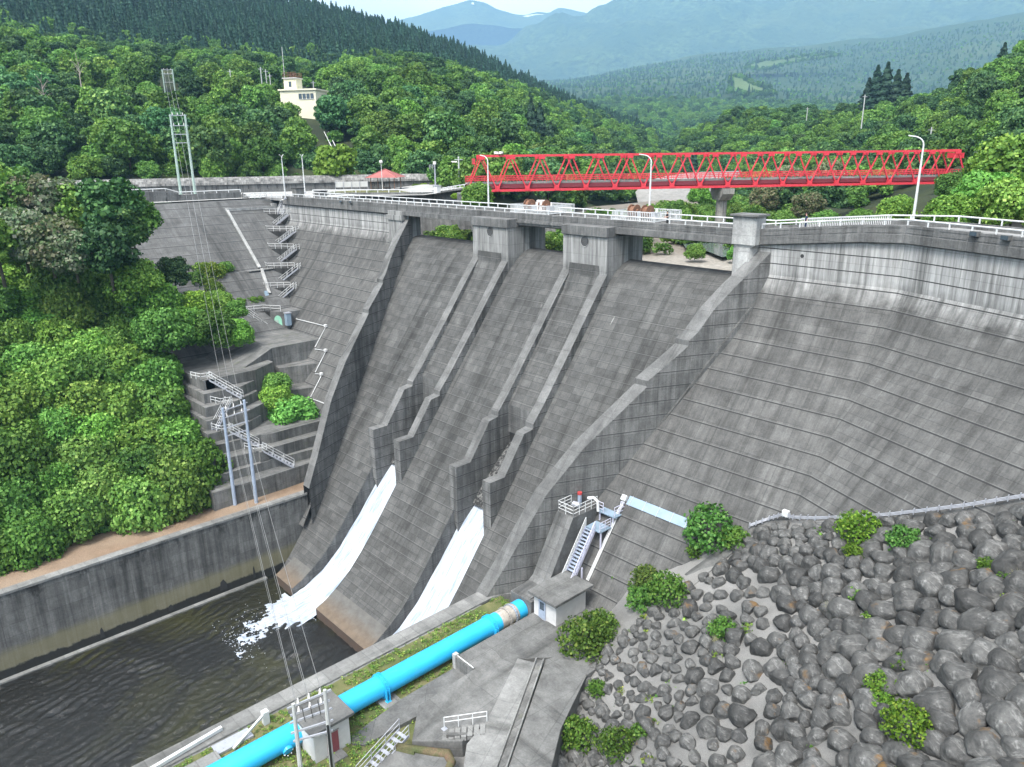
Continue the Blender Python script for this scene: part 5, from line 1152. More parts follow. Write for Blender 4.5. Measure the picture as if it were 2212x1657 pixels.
VROWS = [R_('1050,420,520 1300,412,540 1500,405,560 1800,400,640 2400,380,700'), R_('1050,380,700 1300,378,720 1450,372,720 1600,360,760 1900,345,800 2400,330,820'), R_('1050,345,950 1250,330,950 1400,310,960 1550,318,980 1700,300,1000 1900,290,1050 2400,280,1100'),
  R_('1050,300,1300 1250,262,1300 1400,252,1300 1550,262,1320 1700,262,1350 1900,245,1400 2400,230,1450'), R_('1050,262,1800 1250,222,1800 1400,212,1800 1550,205,1850 1700,222,1900 1900,225,1900 2400,205,2000'),
  R_('1050,225,2500 1220,192,2500 1400,182,2500 1550,180,2500 1700,190,2600 1900,196,2600 2400,165,2600'), R_('1050,205,3200 1220,182,3200 1400,158,3200 1600,140,3200 1800,140,3300 2000,120,3300 2400,75,3300'),
  R_('1050,180,4200 1220,172,4200 1330,150,4200 1500,118,4200 1700,100,4200 1900,80,4200 2211,25,4200 2400,0,4200'), R_('1050,190,4900 1220,190,4900 1400,160,4900 1700,130,4900 2211,70,4900 2400,50,4900')]
GV = loft_net((1050, 2400, 90), VROWS, 8)
M['farforest'] = None
def farforest(name, c1, c2, s):
    t = NT(name); geo = t.n('NewGeometry'); p = geo.outputs['Position']; f = t.noise(p, .008 * s, 7, .65); g = t.noise(p, .06 * s, 6, .75); h = t.noise(p, .0018 * s, 4, .6)
    c = t.mix(t.ramp(g, .35, .65), c1, c2); c = t.mix(t.ramp(f, .42, .62, 0, .7), c, (.030, .062, .038)); c = t.mix(t.ramp(h, .5, .62, 0, .55), c, (.085, .115, .045))
    t.l(c, t.p.inputs['Base Color']); t.p.inputs['Roughness'].default_value = .95; t.p.inputs['Specular IOR Level'].default_value = .1
    t.bump(g, 1.0, 9.0 / s); return t.m
M['farforest'] = farforest('far_forest', (.022, .050, .026), (.060, .095, .036), 1.0)
M['mountain'] = farforest('mountain_forest', (.002, .012, .012), (.11, .17, .075), .40)
TV = net_mesh('valley', GV, 'farforest', 'wooded valley and foothills', 3.0, 9.0, .006)
MROWS = [R_('700,260,4600 1050,235,4700 1300,200,4800 1700,150,5000 2400,80,5200'), R_('700,200,5600 900,160,5600 1050,140,5600 1130,120,5600 1250,110,5600 1400,90,5700 1700,60,5800 2400,20,5900'),
  R_('700,140,6600 900,120,6600 1050,96,6600 1130,62,6600 1200,33,6600 1330,8,6700 1500,-50,6800 1800,-110,6900 2400,-150,7000'), R_('700,200,7400 1050,150,7400 1330,90,7400 1800,10,7600 2400,-20,7700')]
GM = loft_net((700, 2400, 110), MROWS, 12)
net_mesh('mountain', GM, 'mountain', 'broad hazy blue mountain on the right', 0, 95.0, .0024)
PROWS = [R_('500,150,8000 905,70,8000 1020,50,8000 1100,60,8000 1400,60,8000'), R_('500,120,8600 800,60,8600 905,33,8600 960,14,8600 1015,1,8600 1045,6,8600 1075,20,8600 1110,31,8600 1135,34,8600 1160,27,8600 1185,30,8600 1200,20,8600 1215,18,8600 1240,22,8600 1400,50,8600'), R_('500,180,9300 905,100,9300 1400,100,9300')]
GP_ = loft_net((500, 1400, 120), PROWS, 12)
net_mesh('mountain', GP_, 'mountain', 'distant peak with a few snow streaks left of the broad mountain', 0, 12.0, .003)
M['snow'] = plain('snow', (.8, .82, .85), .6)
mb = MB()
for poly in ([(1128, 36.5), (1140, 32.5), (1158, 30.5), (1174, 32), (1168, 36), (1150, 37.5)], [(1018, 6), (1022, 5), (1025, 12), (1019, 13)]): mb.add([atd(x, y, 8480) for x, y in poly], [tuple(range(len(poly)))])
o = mb.build('snow_patch', 'snow', uv=False); tag(o, 'white snow streaks on the distant ridge', 'snow', kind='structure')
# meadows on the foothill
M['meadow'] = ground('meadow', ((.075, .12, .045), (.10, .14, .055), (.06, .10, .04)), .02, fine=.2, bumps=.1)
def onnet(Tn, px, py):
    """3-D point of a terrain net seen at a pixel"""
    D = RM.T @ (Tn.reshape(-1, 3) - CAM).T; u = PCX + PF * D[0] / D[2]; v = PCY + PF * D[1] / D[2]
    k = np.argmin((u - px) ** 2 + (v - py) ** 2); P = Tn.reshape(-1, 3)[k]; return atd(px, py, math.hypot(P[0] - CAM[0], P[1] - CAM[1]))
MEADOWS = (([(1578, 168), (1600, 170), (1625, 183), (1660, 196), (1672, 206), (1640, 208), (1600, 206), (1576, 200), (1580, 186)], 1780), ([(1606, 150), (1622, 140), (1652, 133), (1690, 129), (1735, 124), (1790, 119), (1815, 121), (1780, 127), (1735, 131), (1705, 140), (1690, 143), (1650, 152), (1628, 150)], 2480))
for poly, dd in MEADOWS:
    mb = MB(); mb.add([atd(x, y, dd + (206 - y) * 6) + (0, 0, 2) for x, y in poly], [tuple(range(len(poly)))]); o = mb.build('meadow', 'meadow', uv=False); tag(o, 'pale green meadow clearing on the foothill', 'meadow', kind='structure')
# river bed upstream of the dam
mb = MB(); nx, ny = 70, 80
xs = np.linspace(-150, 60, nx); ys = np.linspace(6.5, 420, ny)
rb = lambda x, y: -8.2 + y * .012 + .5 * fbm(x, y, .03) + max(0, (-95 - x) - .25 * y + 0) * .12 * 0 
vs = [(x + (y - 6) * -.02, y, rb(x, y)) for y in ys for x in xs]
mb.add(vs, [(j * nx + i, j * nx + i + 1, (j + 1) * nx + i + 1, (j + 1) * nx + i) for j in range(ny - 1) for i in range(nx - 1)])
o = mb.build('riverbed', 'riverbed', smooth=True, uv=False); tag(o, 'pale stony river bed behind the dam', 'riverbed', kind='structure')
# gravel fan beyond the bridge
mb = MB(); poly = [(1378, 440), (1372, 415), (1392, 392), (1440, 380), (1500, 372), (1640, 368), (1700, 380), (1660, 402), (1560, 408), (1520, 430), (1440, 452), (1400, 455)]
M['gravelfan'] = ground('gravel_bar', ((.26, .25, .235), (.17, .165, .155), (.32, .31, .29)), .05, fine=.6)
mb.add([onz(x, y, -5.0 if y > 400 else -3.5) if False else atd(x, y, 330 - (y - 370) * 1.1) for x, y in poly], [tuple(range(len(poly)))]); o = mb.build('gravel_bar', 'gravelfan', uv=False); tag(o, 'pale gravel bank of the river beyond the bridge', 'gravel', kind='structure')
def rivmat():
    t = NT('river_water'); t.p.inputs['Base Color'].default_value = (.10, .12, .12, 1); t.p.inputs['Roughness'].default_value = .12; return t.m
M['river'] = rivmat()
mb = MB(); mb.add([onz(x, y, -7.0) for x, y in ((1470, 520), (1530, 515), (1590, 520), (1600, 545), (1560, 556), (1520, 540), (1480, 535))], [tuple(range(7))]); o = mb.build('river_water', 'river', uv=False); tag(o, 'shallow pale river water behind the third bay', 'water', kind='structure')
# slope left of the stilling basin
def zslope(x, y):
    z = -38.3 + max(0, -100.5 - x) * .66
    z = min(z, -.6) + .9 * fbm(x, y, .05) * min(1, max(0, (-101 - x) / 6))
    if y > -40: z -= 9 * min(1, (y + 40) / 7)
    return z
mb = MB(); nx, ny = 60, 80; xs = np.linspace(-170, -99, nx); ys = np.linspace(-22, -150, ny)
mb.add([(x, y, zslope(x, y)) for y in ys for x in xs], [(j * nx + i, j * nx + i + 1, (j + 1) * nx + i + 1, (j + 1) * nx + i) for j in range(ny - 1) for i in range(nx - 1)])
o = mb.build('slope', 'forestfloor', smooth=True, uv=False); tag(o, 'overgrown slope left of the pool', 'slope', kind='structure')
# rock fill plane in front of the right wing
def zrock(x, y): return -23.35 + .44 * (x + 28.5) + .5 * (y + 14.4)
def inrock(x, y):
    return True
mb = MB(); nx, ny = 70, 60; xs = np.linspace(-40, 14, nx); ys = np.linspace(-13.0, -62, ny)
def zr(x, y):
    z = zrock(x, y); e = -34.9 + max(0, (-36 - x)) * -.2
    return max(z, -36.9) + .12 * fbm(x, y, .6)
mb.add([(x, y, zr(x, y)) for y in ys for x in xs], [(j * nx + i, j * nx + i + 1, (j + 1) * nx + i + 1, (j + 1) * nx + i) for j in range(ny - 1) for i in range(nx - 1)])
o = mb.build('gravel_slope', 'gravel', smooth=True, uv=False); tag(o, 'grey gravel between the boulders of the fill slope', 'slope', kind='structure')
# one wide sheet under everything, far below the camera, to the horizon
mb = MB().mat('forestfloor').add([(-9000, -9000, -60), (9000, -9000, -60), (9000, 9000, -60), (-9000, 9000, -60)], [(0, 1, 2, 3)]); o = mb.build('ground', uv=False); tag(o, 'ground', 'ground', kind='structure')
# ================================================================== VEGETATION
def leafmat(name, lo, hi, third, attr=False, transl=.25):
    t = NT(name); geo = t.n('NewGeometry'); oi = t.n('ObjectInfo')
    c = t.mix(geo.outputs['Random Per Island'], lo, hi)
    r2 = t.math('FRACT', t.math('MULTIPLY', geo.outputs['Random Per Island'], 37.7)); c = t.mix(t.math('GREATER_THAN', r2, .90), c, third)
    if attr: a = t.n('Attribute', attribute_name='tint'); c = t.mix(1.0, c, a.outputs['Color'], 'MULTIPLY')
    else:
        c = t.mix(1.0, c, oi.outputs['Color'], 'MULTIPLY'); rr = oi.outputs['Random']
        c = t.mix(1.0, c, t.ramp(rr, 0, 1, .68, 1.28), 'MULTIPLY'); r3 = t.math('FRACT', t.math('MULTIPLY', rr, 17.3)); c = t.mix(t.math('MULTIPLY', r3, .5), c, t.mix(1.0, c, (.62, .95, 1.25), 'MULTIPLY'))
    t.l(c, t.p.inputs['Base Color']); t.p.inputs['Roughness'].default_value = .65; t.p.inputs['Specular IOR Level'].default_value = .25
    tr = t.n('BsdfTranslucent'); t.l(t.mix(1.0, c, (1.1, 1.25, .6), 'MULTIPLY'), tr.inputs['Color']); ms = t.n('MixShader'); ms.inputs[0].default_value = transl
    t.l(t.p.outputs[0], ms.inputs[1]); t.l(tr.outputs[0], ms.inputs[2]); t.l(ms.outputs[0], t.o.inputs['Surface']); return t.m
M['leaf'] = leafmat('leaves', (.066, .150, .024), (.160, .285, .042), (.23, .35, .07), transl=.15)
M['leafdark'] = leafmat('dark_leaves', (.028, .080, .026), (.085, .165, .045), (.13, .22, .06), transl=.15)
M['leafyellow'] = leafmat('yellow_green_leaves', (.12, .23, .025), (.20, .33, .045), (.26, .38, .07))
M['blossom'] = leafmat('creamy_blossom', (.08, .13, .04), (.24, .21, .12), (.33, .26, .17))
M['needle'] = leafmat('cedar_needles', (.016, .042, .024), (.034, .075, .036), (.05, .10, .045), transl=.1)
M['massleaf'] = leafmat('forest_leaves', (.036, .095, .024), (.120, .220, .046), (.19, .29, .075), attr=True, transl=.15)
def cards(P, Nrm, size, asp=1.0, jit=.6):
    """quads (bent leaf sprays) at points P facing Nrm with jitter"""
    n = len(P); d = Nrm + rng.normal(0, jit, (n, 3)); d /= np.linalg.norm(d, axis=1)[:, None]
    a = rng.normal(0, 1, (n, 3)); u = np.cross(d, a); u /= np.linalg.norm(u, axis=1)[:, None]; w = np.cross(d, u)
    s = size * rng.uniform(.6, 1.35, n)[:, None]; sh = rng.uniform(.15, .5, n)[:, None]
    c = np.stack([P - u * s - w * s * sh, P + u * s * sh - w * s, P + u * s + w * s * sh, P - u * s * sh + w * s * asp], 1) + (d * s * .25)[:, None, :] * np.array([0, 1, 0, 1])[None, :, None]
    return c.reshape(-1, 3)
def quadmesh(name, V, mats, mi=None, extra=None):
    n = len(V) // 4; me = bpy.data.meshes.new(name); nv = len(V); me.vertices.add(nv); me.vertices.foreach_set('co', V.astype(np.float32).ravel())
    me.loops.add(nv); me.loops.foreach_set('vertex_index', np.arange(nv, dtype=np.int32)); me.polygons.add(n); me.polygons.foreach_set('loop_start', np.arange(0, nv, 4, dtype=np.int32))
    me.update(calc_edges=True)
    for m_ in mats: me.materials.append(M[m_])
    if mi is not None: me.polygons.foreach_set('material_index', mi.astype(np.int32))
    me.validate(); return me
def blobcloud(cl, n, up=.25):
    """points on the shells of clumps cl = [(x,y,z,rx,rz)], not buried in others"""
    cl = np.array(cl); wts = cl[:, 3] ** 2; k = rng.choice(len(cl), n * 2, p=wts / wts.sum()); d = rng.normal(0, 1, (n * 2, 3)); d[:, 2] += up; d /= np.linalg.norm(d, axis=1)[:, None]
    rr = rng.uniform(.62, 1.14, n * 2)[:, None]; P = cl[k, :3] + d * rr * np.stack([cl[k, 3], cl[k, 3], cl[k, 4]], 1)
    keep = np.ones(len(P), bool)
    for i, c in enumerate(cl):
        q = ((P[:, 0] - c[0]) / c[3]) ** 2 + ((P[:, 1] - c[1]) / c[3]) ** 2 + ((P[:, 2] - c[2]) / c[4]) ** 2; keep &= ~((q < .42) & (k != i))
    return P[keep][:n], d[keep][:n]
def crown_broad(h, rad, nc, nl, size, base=.32, flat=.7, lumpy=1.0):
    cl = []
    for i in range(nc):
        t = (i + .5) / nc; a = i * 2.4 + random.uniform(-.4, .4); zz = base + (1 - base) * (.12 + .8 * t) ; prof = math.sqrt(max(.05, 1 - ((t - .32) / .75) ** 2)); r = rad * prof * random.uniform(.5, .8)
        cr_ = rad * random.uniform(.22, .40) * lumpy; cl.append((r * math.cos(a), r * math.sin(a), h * zz - cr_ * .3, cr_, cr_ * flat))
    cl.append((0, 0, h * (base + (1 - base) * .5), rad * .62, h * (1 - base) * .36))
    P, d = blobcloud(cl, nl); return cards(P, d, size), cl
def trunkmesh(name, h, r, limbs, spread):
    mb = MB(); mb.tube([(0, 0, -.6), (.05 * h * .3, 0, h * .3), (0, .02 * h, h * .55), (0, 0, h * .85)], [r, r * .75, r * .5, r * .15], 7)
    for k in range(limbs):
        a = k * 2.4; z0 = h * (.28 + .4 * k / limbs); e = np.array((math.cos(a) * spread, math.sin(a) * spread, z0 + h * .22)); mb.tube([(0, 0, z0), e * (.5, .5, 1) - (0, 0, h * .06), e], [r * .4, r * .25, r * .08], 5)
    return mb
def make_tree(name, label, cat, V, mat, trunk, group=None):
    t = thing(name, label, cat, (0, 0, 0), group); me = quadmesh('crown', V, [mat]); c = bpy.data.objects.new('crown', me); COL.objects.link(c); local(c, t)
    if trunk is not None: o = trunk.build('trunk', 'bark', smooth=True, uv=False); local(o, t)
    return t
PROTO = {}
def proto(key, *a, **k): PROTO[key] = make_tree(*a, **k)
for i in range(4):
    V, cl = crown_broad(9.5, 4.3, 26 + i, 5200, .26, .30, .72, 1.0); proto('b%d' % i, 'broadleaf_tree', 'tree', 'tree', V, 'leaf', trunkmesh('t', 9.5, .26, 6, 2.6))
for i in range(2):
    V, cl = crown_broad(10, 4.4, 26, 5200, .26, .30, .6, 1.05); proto('d%d' % i, 'broadleaf_tree', 'tree', 'tree', V, 'leafdark', trunkmesh('t', 10, .28, 6, 2.6))
for i in range(3):
    V, cl = crown_broad(4.6, 3.4, 30, 8000, .155, .05, .8, 1.1); proto('s%d' % i, 'bushy_tree', 'tree', 'tree', V, 'leaf', trunkmesh('t', 3.6, .14, 6, 1.8))
V, cl = crown_broad(7.5, 4.2, 15, 4200, .26, .12, .75); proto('y', 'broadleaf_tree', 'tree', 'tree', V, 'leafyellow', trunkmesh('t', 7.5, .2, 6, 2.4))
for i in range(2):
    V, cl = crown_broad(8.5, 4.6, 24, 5200, .24, .22, .65); proto('f%d' % i, 'flowering_tree', 'tree', 'tree', V, 'blossom', trunkmesh('t', 8.5, .24, 6, 2.4))
def crown_conifer(h, rad, nl, size, tiers=13):
    P = []; D = []
    for k in range(nl):
        t = rng.uniform(0, 1) ** .8; tt = (math.floor(t * tiers) + rng.uniform(.0, .85)) / tiers; r = rad * (1 - tt) ** .85 * rng.uniform(.55, 1.05) * (1 + .22 * math.sin(tt * 40)); a = rng.uniform(0, 6.283)
        r *= 1 + .25 * math.sin(a * 3 + tt * 11); P.append((r * math.cos(a), r * math.sin(a), h * (.10 + .90 * tt) - r * .28)); D.append((math.cos(a), math.sin(a), .75))
    return cards(np.array(P), np.array(D), size, 1.2, .35)
for i in range(2): proto('c%d' % i, 'cedar_tree', 'tree', 'tree', crown_conifer(16, 3.4, 2600, .36), 'needle', trunkmesh('t', 16, .3, 0, 0))
# layered pine
cl = [(random.uniform(-1, 1) * (2.8 - z * .16), random.uniform(-1, 1) * (2.8 - z * .16), z, 2.4 - z * .11, .5) for z in np.linspace(4, 14, 16)]
P, d = blobcloud(cl, 2800, .8); proto('p', 'pine_tree', 'tree', 'tree', cards(P, d, .32), 'leaf', trunkmesh('t', 14, .28, 8, 2.0))
# dead tree
mb = trunkmesh('t', 10, .2, 9, 2.6); mb.tube([(0, 0, 6), (1.8, .6, 8.8)], [.08, .02], 4)
DEAD = thing('dead_tree', 'bare grey dead tree standing among the green crowns, upper one', 'tree', (0, 0, 0), 'bare dead trees on the left hill'); M['deadbark'] = plain('dead_wood', (.34, .29, .25), .9); o = mb.build('trunk', 'deadbark', uv=False); local(o, DEAD); o2 = MB().mat('deadbark').tube([(0, 0, 8), (-1.4, .3, 10.5)], [.07, .02], 4).tube([(0, 0, 8.2), (.9, -.5, 10.9)], [.06, .02], 4).build('twigs', uv=False); local(o2, DEAD)
USED = set()
def plant(key, loc, sc, label, group, tint=(1, 1, 1), name=None, zs=None):
    r = PROTO[key]; s3 = (sc, sc, sc * (zs or 1)); rz = random.uniform(0, 6.28)
    if key not in USED:
        USED.add(key); r.location = loc; r.scale = s3; r.rotation_euler = (0, 0, rz); o = r
    else: o = dup(r, loc, rz, scale=s3)
    o['label'] = label; o['group'] = group
    for c in o.children:
        if c.name.startswith('crown'): c.color = (*tint, 1)
    return o
def tint(b=1.0, v=.30, hue=.16):
    k = b * random.uniform(1 - v, 1 + v); return (k * random.uniform(1 - hue, 1 + hue), k, k * random.uniform(1 - hue, 1 + hue))
def pxof(P):
    c = RM.T @ (np.array(P) - CAM); return PCX + PF * c[0] / c[2], PCY + PF * c[1] / c[2], c[2]
def sample_net(T, r0, r1, n, mind, xr_=None, bias=None, tries=60):
    """points on a terrain net between rows r0..r1, at least mind apart"""
    out = []; ny, nx = T.shape[:2]; cell = {}
    A = []
    for j in range(r0, r1):
        for i in range(nx - 1): A.append((np.linalg.norm(np.cross(T[j, i + 1] - T[j, i], T[j + 1, i] - T[j, i])), j, i))
    w = np.array([a[0] for a in A]); w /= w.sum(); idx = rng.choice(len(A), n * tries, p=w)
    for k in idx:
        _, j, i = A[k]; u, v = random.random(), random.random(); p = (T[j, i] * (1 - u) + T[j, i + 1] * u) * (1 - v) + (T[j + 1, i] * (1 - u) + T[j + 1, i + 1] * u) * v
        if xr_ and not xr_(p): continue
        c = (int(p[0] // mind), int(p[1] // mind)); ok = True
        for a in (-1, 0, 1):
            for b in (-1, 0, 1):
                for q in cell.get((c[0] + a, c[1] + b), ()):
                    if (q[0] - p[0]) ** 2 + (q[1] - p[1]) ** 2 < mind * mind: ok = False
        if ok:
            cell.setdefault(c, []).append(p); out.append(p)
            if len(out) >= n: break
    return out
# --- left slope: bushy, vine covered small trees
pts = []
for k in range(20000):
    x = random.uniform(-160, -100.5); y = random.uniform(-105, -24); px, py, dz = pxof((x, y, zslope(x, y)))
    if not (-90 < px < 560 and py < 1290): continue
    if y > -40 and (x > -121 or y > -30): continue
    if all((x - q[0]) ** 2 + (y - q[1]) ** 2 > 3.9 ** 2 for q in pts): pts.append((x, y))
    if len(pts) >= 105: break
GS = 'bushy trees covering the slope left of the pool'
for x, y in pts:
    px, py, _ = pxof((x, y, zslope(x, y) + 3)); up_ = max(0, min(1, (640 - py) / 330.))
    if up_ > .55 and px < 300 and random.random() < .55:
        plant('f%d' % random.randint(0, 1), (x, y, zslope(x, y) - .5), random.uniform(.6, .85), 'small tree with creamy pinkish flowers on the upper slope left of the pool', 'flowering trees on the upper left slope', tint(.85))
    else: plant('s%d' % random.randint(0, 2), (x, y, zslope(x, y) - .6), random.uniform(.95, 1.4), 'bushy vine covered tree on the steep slope left of the pool', GS, tint(1.0, .25), zs=random.uniform(.9, 1.35))
n_slope = len(pts)
# tall trees at the top left of the slope, set by their tops
for px, py, X_, key, sc, lab in ((-25, 352, -142, 'b0', 1.15, 'leafy tree at the far left edge rising above the crest line'), (18, 362, -141, 'b3', 1.1, 'leafy tree at the left edge just under the lone lamp'), (62, 375, -139, 'f0', 1.1, 'pinkish flowering tree rising to the crest line at the far left'), (112, 384, -137, 'f1', 1.1, 'pinkish flowering tree just left of the tall slender vine tree'), (160, 402, -135, 'b2', 1.0, 'leafy tree between the flowering trees and the tall slender vine tree'), (203, 412, -132, 'b1', .95, 'leafy tree directly left of the tall slender vine tree'), (228, 384, -129, 'd1', 1.15, 'tall dark vine draped tree crossing the abutment parapet'), (255, 440, -127, 'd0', .9, 'dark vine draped tree right of the tall one crossing the parapet'),
        (285, 418, -128, 'b0', .8, 'leafy upright tree in front of the abutment face, furthest right of the tall ones'), (35, 450, -131, 'f1', 1.05, 'lower pinkish flowering tree at the left edge'), (95, 470, -129, 'f0', 1.0, 'lower pinkish flowering tree in the middle of the upper left slope'), (150, 500, -126, 'f1', .85, 'lower pinkish flowering tree nearest the abutment'), (-20, 470, -130, 'b1', 1.0, 'leafy tree at the left edge below the flowering trees')):
    p = onx(px, py, X_); plant(key, (p[0], p[1], p[2] - {'b': 9.3, 'f': 8.3, 'd': 9.8}[key[0]] * sc), sc, lab, 'tall trees at the top of the left slope', tint(.95, .15))
# taller trees in front of the abutment
for (px, py, X_, key, sc, lab) in ((232, 545, -124, 'd0', 1.0, 'tall slender tree with vines in front of the upper abutment parapet'), (285, 500, -127, 'b1', .62, 'vine wrapped leaning tree beside the upper left abutment face'), (375, 590, -129, 'd1', .62, 'small dark rounded tree standing alone against the abutment face'),
        (505, 715, -119, 's2', .85, 'vine mass hanging beside the walkway stairs'), (455, 700, -120, 's0', 1.1, 'big leafy mass left of the walkway railing'), (395, 700, -121, 's1', 1.2, 'leafy mass below the small dark rounded tree'), (420, 655, -125, 's2', .9, 'leafy mass under the yellowish ledge shrub'),
        (330, 640, -125, 's0', 1.2, 'leafy mass left of the small dark rounded tree'), (345, 705, -119, 's1', 1.25, 'leafy mass lower left of the small dark rounded tree'), (290, 600, -125, 's2', 1.2, 'leafy mass under the vine wrapped leaning tree'), (470, 650, -126, 's0', .8, 'vine mass right under the ledge shrub'), (505, 665, -124, 's1', .6, 'vine mass at the left end of the walkway railing')):
    p = onx(px, py, X_); plant(key, (p[0], p[1], p[2] - (5.6 if key[0] in 'db' else 2.6) * sc), sc, lab, 'plants around the abutment face', tint(.95) if 'yellow' not in lab else (1.3, 1.1, .7))
for px, py, X_, sc, lab in ((600, 860, -108.2, .8, 'leafy young tree growing in the recess of the terraces, lower one'), (630, 900, -106.5, 1.25, 'largest leafy bush spreading in the recess between the terraces'), (597, 830, -110, .7, 'leafy young tree growing in the recess of the terraces, upper one')):
    p = onx(px, py, X_); plant('s%d' % random.randint(0, 2), (p[0], p[1], p[2] - 2.0 * sc), sc, lab, 'bushes in the terrace recess', tint(1.0))
# --- hillside behind the plaza: near trees one by one
def okL(p):
    px, py, d = pxof(p + np.array((0, 0, 5)))
    if 700 < px < 752 and 312 < py < 395: return False
    if 660 < px < 795 and d < 236: return False
    if 328 < px < 392 and d < 335 and pxof(p + np.array((0, 0, 11)))[1] < 188: return False
    if 590 < px < 712 and d < 335 and pxof(p + np.array((0, 0, 11)))[1] < (207 if px < 640 else 228): return False
    return -60 < px < 1330
near = sample_net(TL, 0, 18, 120, 8.6, okL)
GH = 'broadleaf trees on the hillside behind the plaza'
for p in near:
    px, py, d = pxof(p)
    if px < 230 and py < 330 and random.random() < .5: plant('p', tuple(p - (0, 0, 1)), random.uniform(.8, 1.1), 'tall layered pine tree on the far left hillside', 'layered pines on the left hillside', tint(.9))
    elif random.random() < .3: plant('d%d' % random.randint(0, 1), tuple(p - (0, 0, 1)), random.uniform(1.05, 1.5), 'dark leafy tree on the hillside above the rock shed', 'dark leafy trees on the hillside above the rock shed', tint(1.25))
    else: plant('b%d' % random.randint(0, 3), tuple(p - (0, 0, 1)), random.uniform(1.0, 1.5), 'green broadleaf tree on the hillside above the rock shed', GH, tint(.82, .25))
for px, py, d, sc, lab in ((1147, 213, 330, 1.25, 'dark pointed cedar above the left half of the red bridge, left of a pair'), (1166, 222, 335, 1.2, 'dark pointed cedar above the left half of the red bridge, right of a pair'), (1189, 262, 330, .8, 'smaller dark pointed cedar right of the pair above the bridge'), (1283, 287, 360, .75, 'lone dark cedar rising just above the top chord of the bridge')):
    p = atd(px, py, d); plant('c%d' % random.randint(0, 1), (p[0], p[1], p[2] - 16 * sc), sc, lab, 'cedars above the red bridge', (.75, .8, .85))
for (px, py, d, b) in ((166, 130, 285, 'bare grey dead tree high among the pines at left'), (88, 175, 270, 'bare grey dead tree lower at the far left edge')):
    p = atd(px, py, d)
    if DEAD.get('used'): o = dup(DEAD, (p[0], p[1], p[2] - 8), 1.0, b, scale=.95)
    else: DEAD.location = (p[0], p[1], p[2] - 8); DEAD['used'] = 1; o = DEAD; o['label'] = b
# plaza trees
P_ = onz(725, 408, .1); P_ = atd(725, 395, 205); plant('y', (P_[0], P_[1], 0), 1.5, 'round yellow green tree standing on the plaza by the notice boards', 'trees of the plaza', (1.15, 1.1, 1))
for px, d, sc, key, lab in ((870, 218, .75, 'b0', 'spreading tree right behind the gazebo'), (905, 214, .62, 'b2', 'spreading low tree right of the gazebo'), (945, 200, .6, 'b3', 'small tree at the right end of the lawn'), (970, 196, .5, 'b1', 'small tree beside the bridge approach')):
    p = atd(px, 392, d); plant(key, (p[0], p[1], .0), sc, lab, 'trees of the plaza', tint(1.15, .05))
p = atd(1030, 418, 128); plant('s1', (p[0], p[1], p[2] - 2.2), .82, 'dense dark green bush hiding the left foot of the red bridge', 'trees of the plaza', (.8, .8, .8))
for px, py, d, sc, lab, tn in ((850, 404, 202, .3, 'rounded yellow green lawn shrub right of the gazebo', (1.5, 1.25, .6)), (772, 405, 204, .28, 'low shrub left of the gazebo', (1.1, 1, .7)), (915, 404, 200, .38, 'olive hedge shrub on the lawn edge', (1.2, .95, .6)), (898, 404, 200, .34, 'olive hedge shrub nearer the gazebo', (1.2, .95, .6)), (935, 402, 197, .34, 'olive hedge shrub nearer the bridge', (1.1, .9, .6)), (712, 405, 200, .22, 'small clipped shrub under the notice boards', (1, 1, .6)), (985, 425, 150, .3, 'small bright shrub on the stone pitching by the bridge', (1.4, 1.2, .6))):
    p = atd(px, py, d); plant('s%d' % random.randint(0, 2), (p[0], p[1], p[2] - .4), sc, lab, 'lawn shrubs', tn, zs=.75)
# --- right bank: near trees one by one
def okR(p):
    px, py, d = pxof(p + np.array((0, 0, 4)))
    if px > 1760 and px < 2125 and d < 172: return False
    return 1430 < px < 2330 and d < 470
nr = sample_net(TR, 2, 21, 78, 8.6, okR)
for p in nr:
    px, py, d = pxof(p)
    if random.random() < .42: plant('d%d' % random.randint(0, 1), tuple(p - (0, 0, 1)), random.uniform(.85, 1.2), 'dark green tree on the wooded right bank behind the bridge', 'dark trees on the right bank', tint(1.05))
    else: plant('b%d' % random.randint(0, 3), tuple(p - (0, 0, 1)), random.uniform(.75, 1.1), 'green broadleaf tree on the wooded right bank behind the bridge', 'broadleaf trees on the right bank', tint(.85))
for px, py, d, sc, lab in ((1700, 385, 205, 1.0, 'largest creamy flowering tree behind the right half of the bridge'), (1790, 375, 200, 1.05, 'creamy flowering tree behind the bridge, nearest the tall right street lamp'), (1650, 420, 200, .85, 'creamy flowering tree below the bridge deck right of the tall pier'), (1745, 440, 175, .8, 'lower brownish flowering tree under the right half of the bridge')):
    p = atd(px, py, d); plant('f%d' % random.randint(0, 1), (p[0], p[1], p[2] - 5.5 * sc), sc, lab, 'flowering trees behind the bridge', (1.0, 1.0, .95))
for px, py, d, sc, lab in ((1878, 168, 440, 1.3, 'dark cedar on the right skyline, leftmost of a tight row'), (1897, 141, 440, 1.55, 'dark cedar on the right skyline, second from left in a tight row'), (1919, 134, 440, 1.6, 'dark cedar on the right skyline, tallest in the middle of a tight row'), (1941, 150, 435, 1.5, 'dark cedar on the right skyline, fourth from left in a tight row'), (1960, 158, 435, 1.4, 'dark cedar on the right skyline, rightmost of a tight row'), (2171, 92, 360, .95, 'lone dark cedar topping the far right hill'), (1500, 325, 380, .9, 'dark cedar low in the valley above the bridge')):
    p = atd(px, py, d); plant('c%d' % random.randint(0, 1), (p[0], p[1], p[2] - 16 * sc * .85), sc, lab, 'cedars of the right bank', (.75, .82, .85), zs=.85)
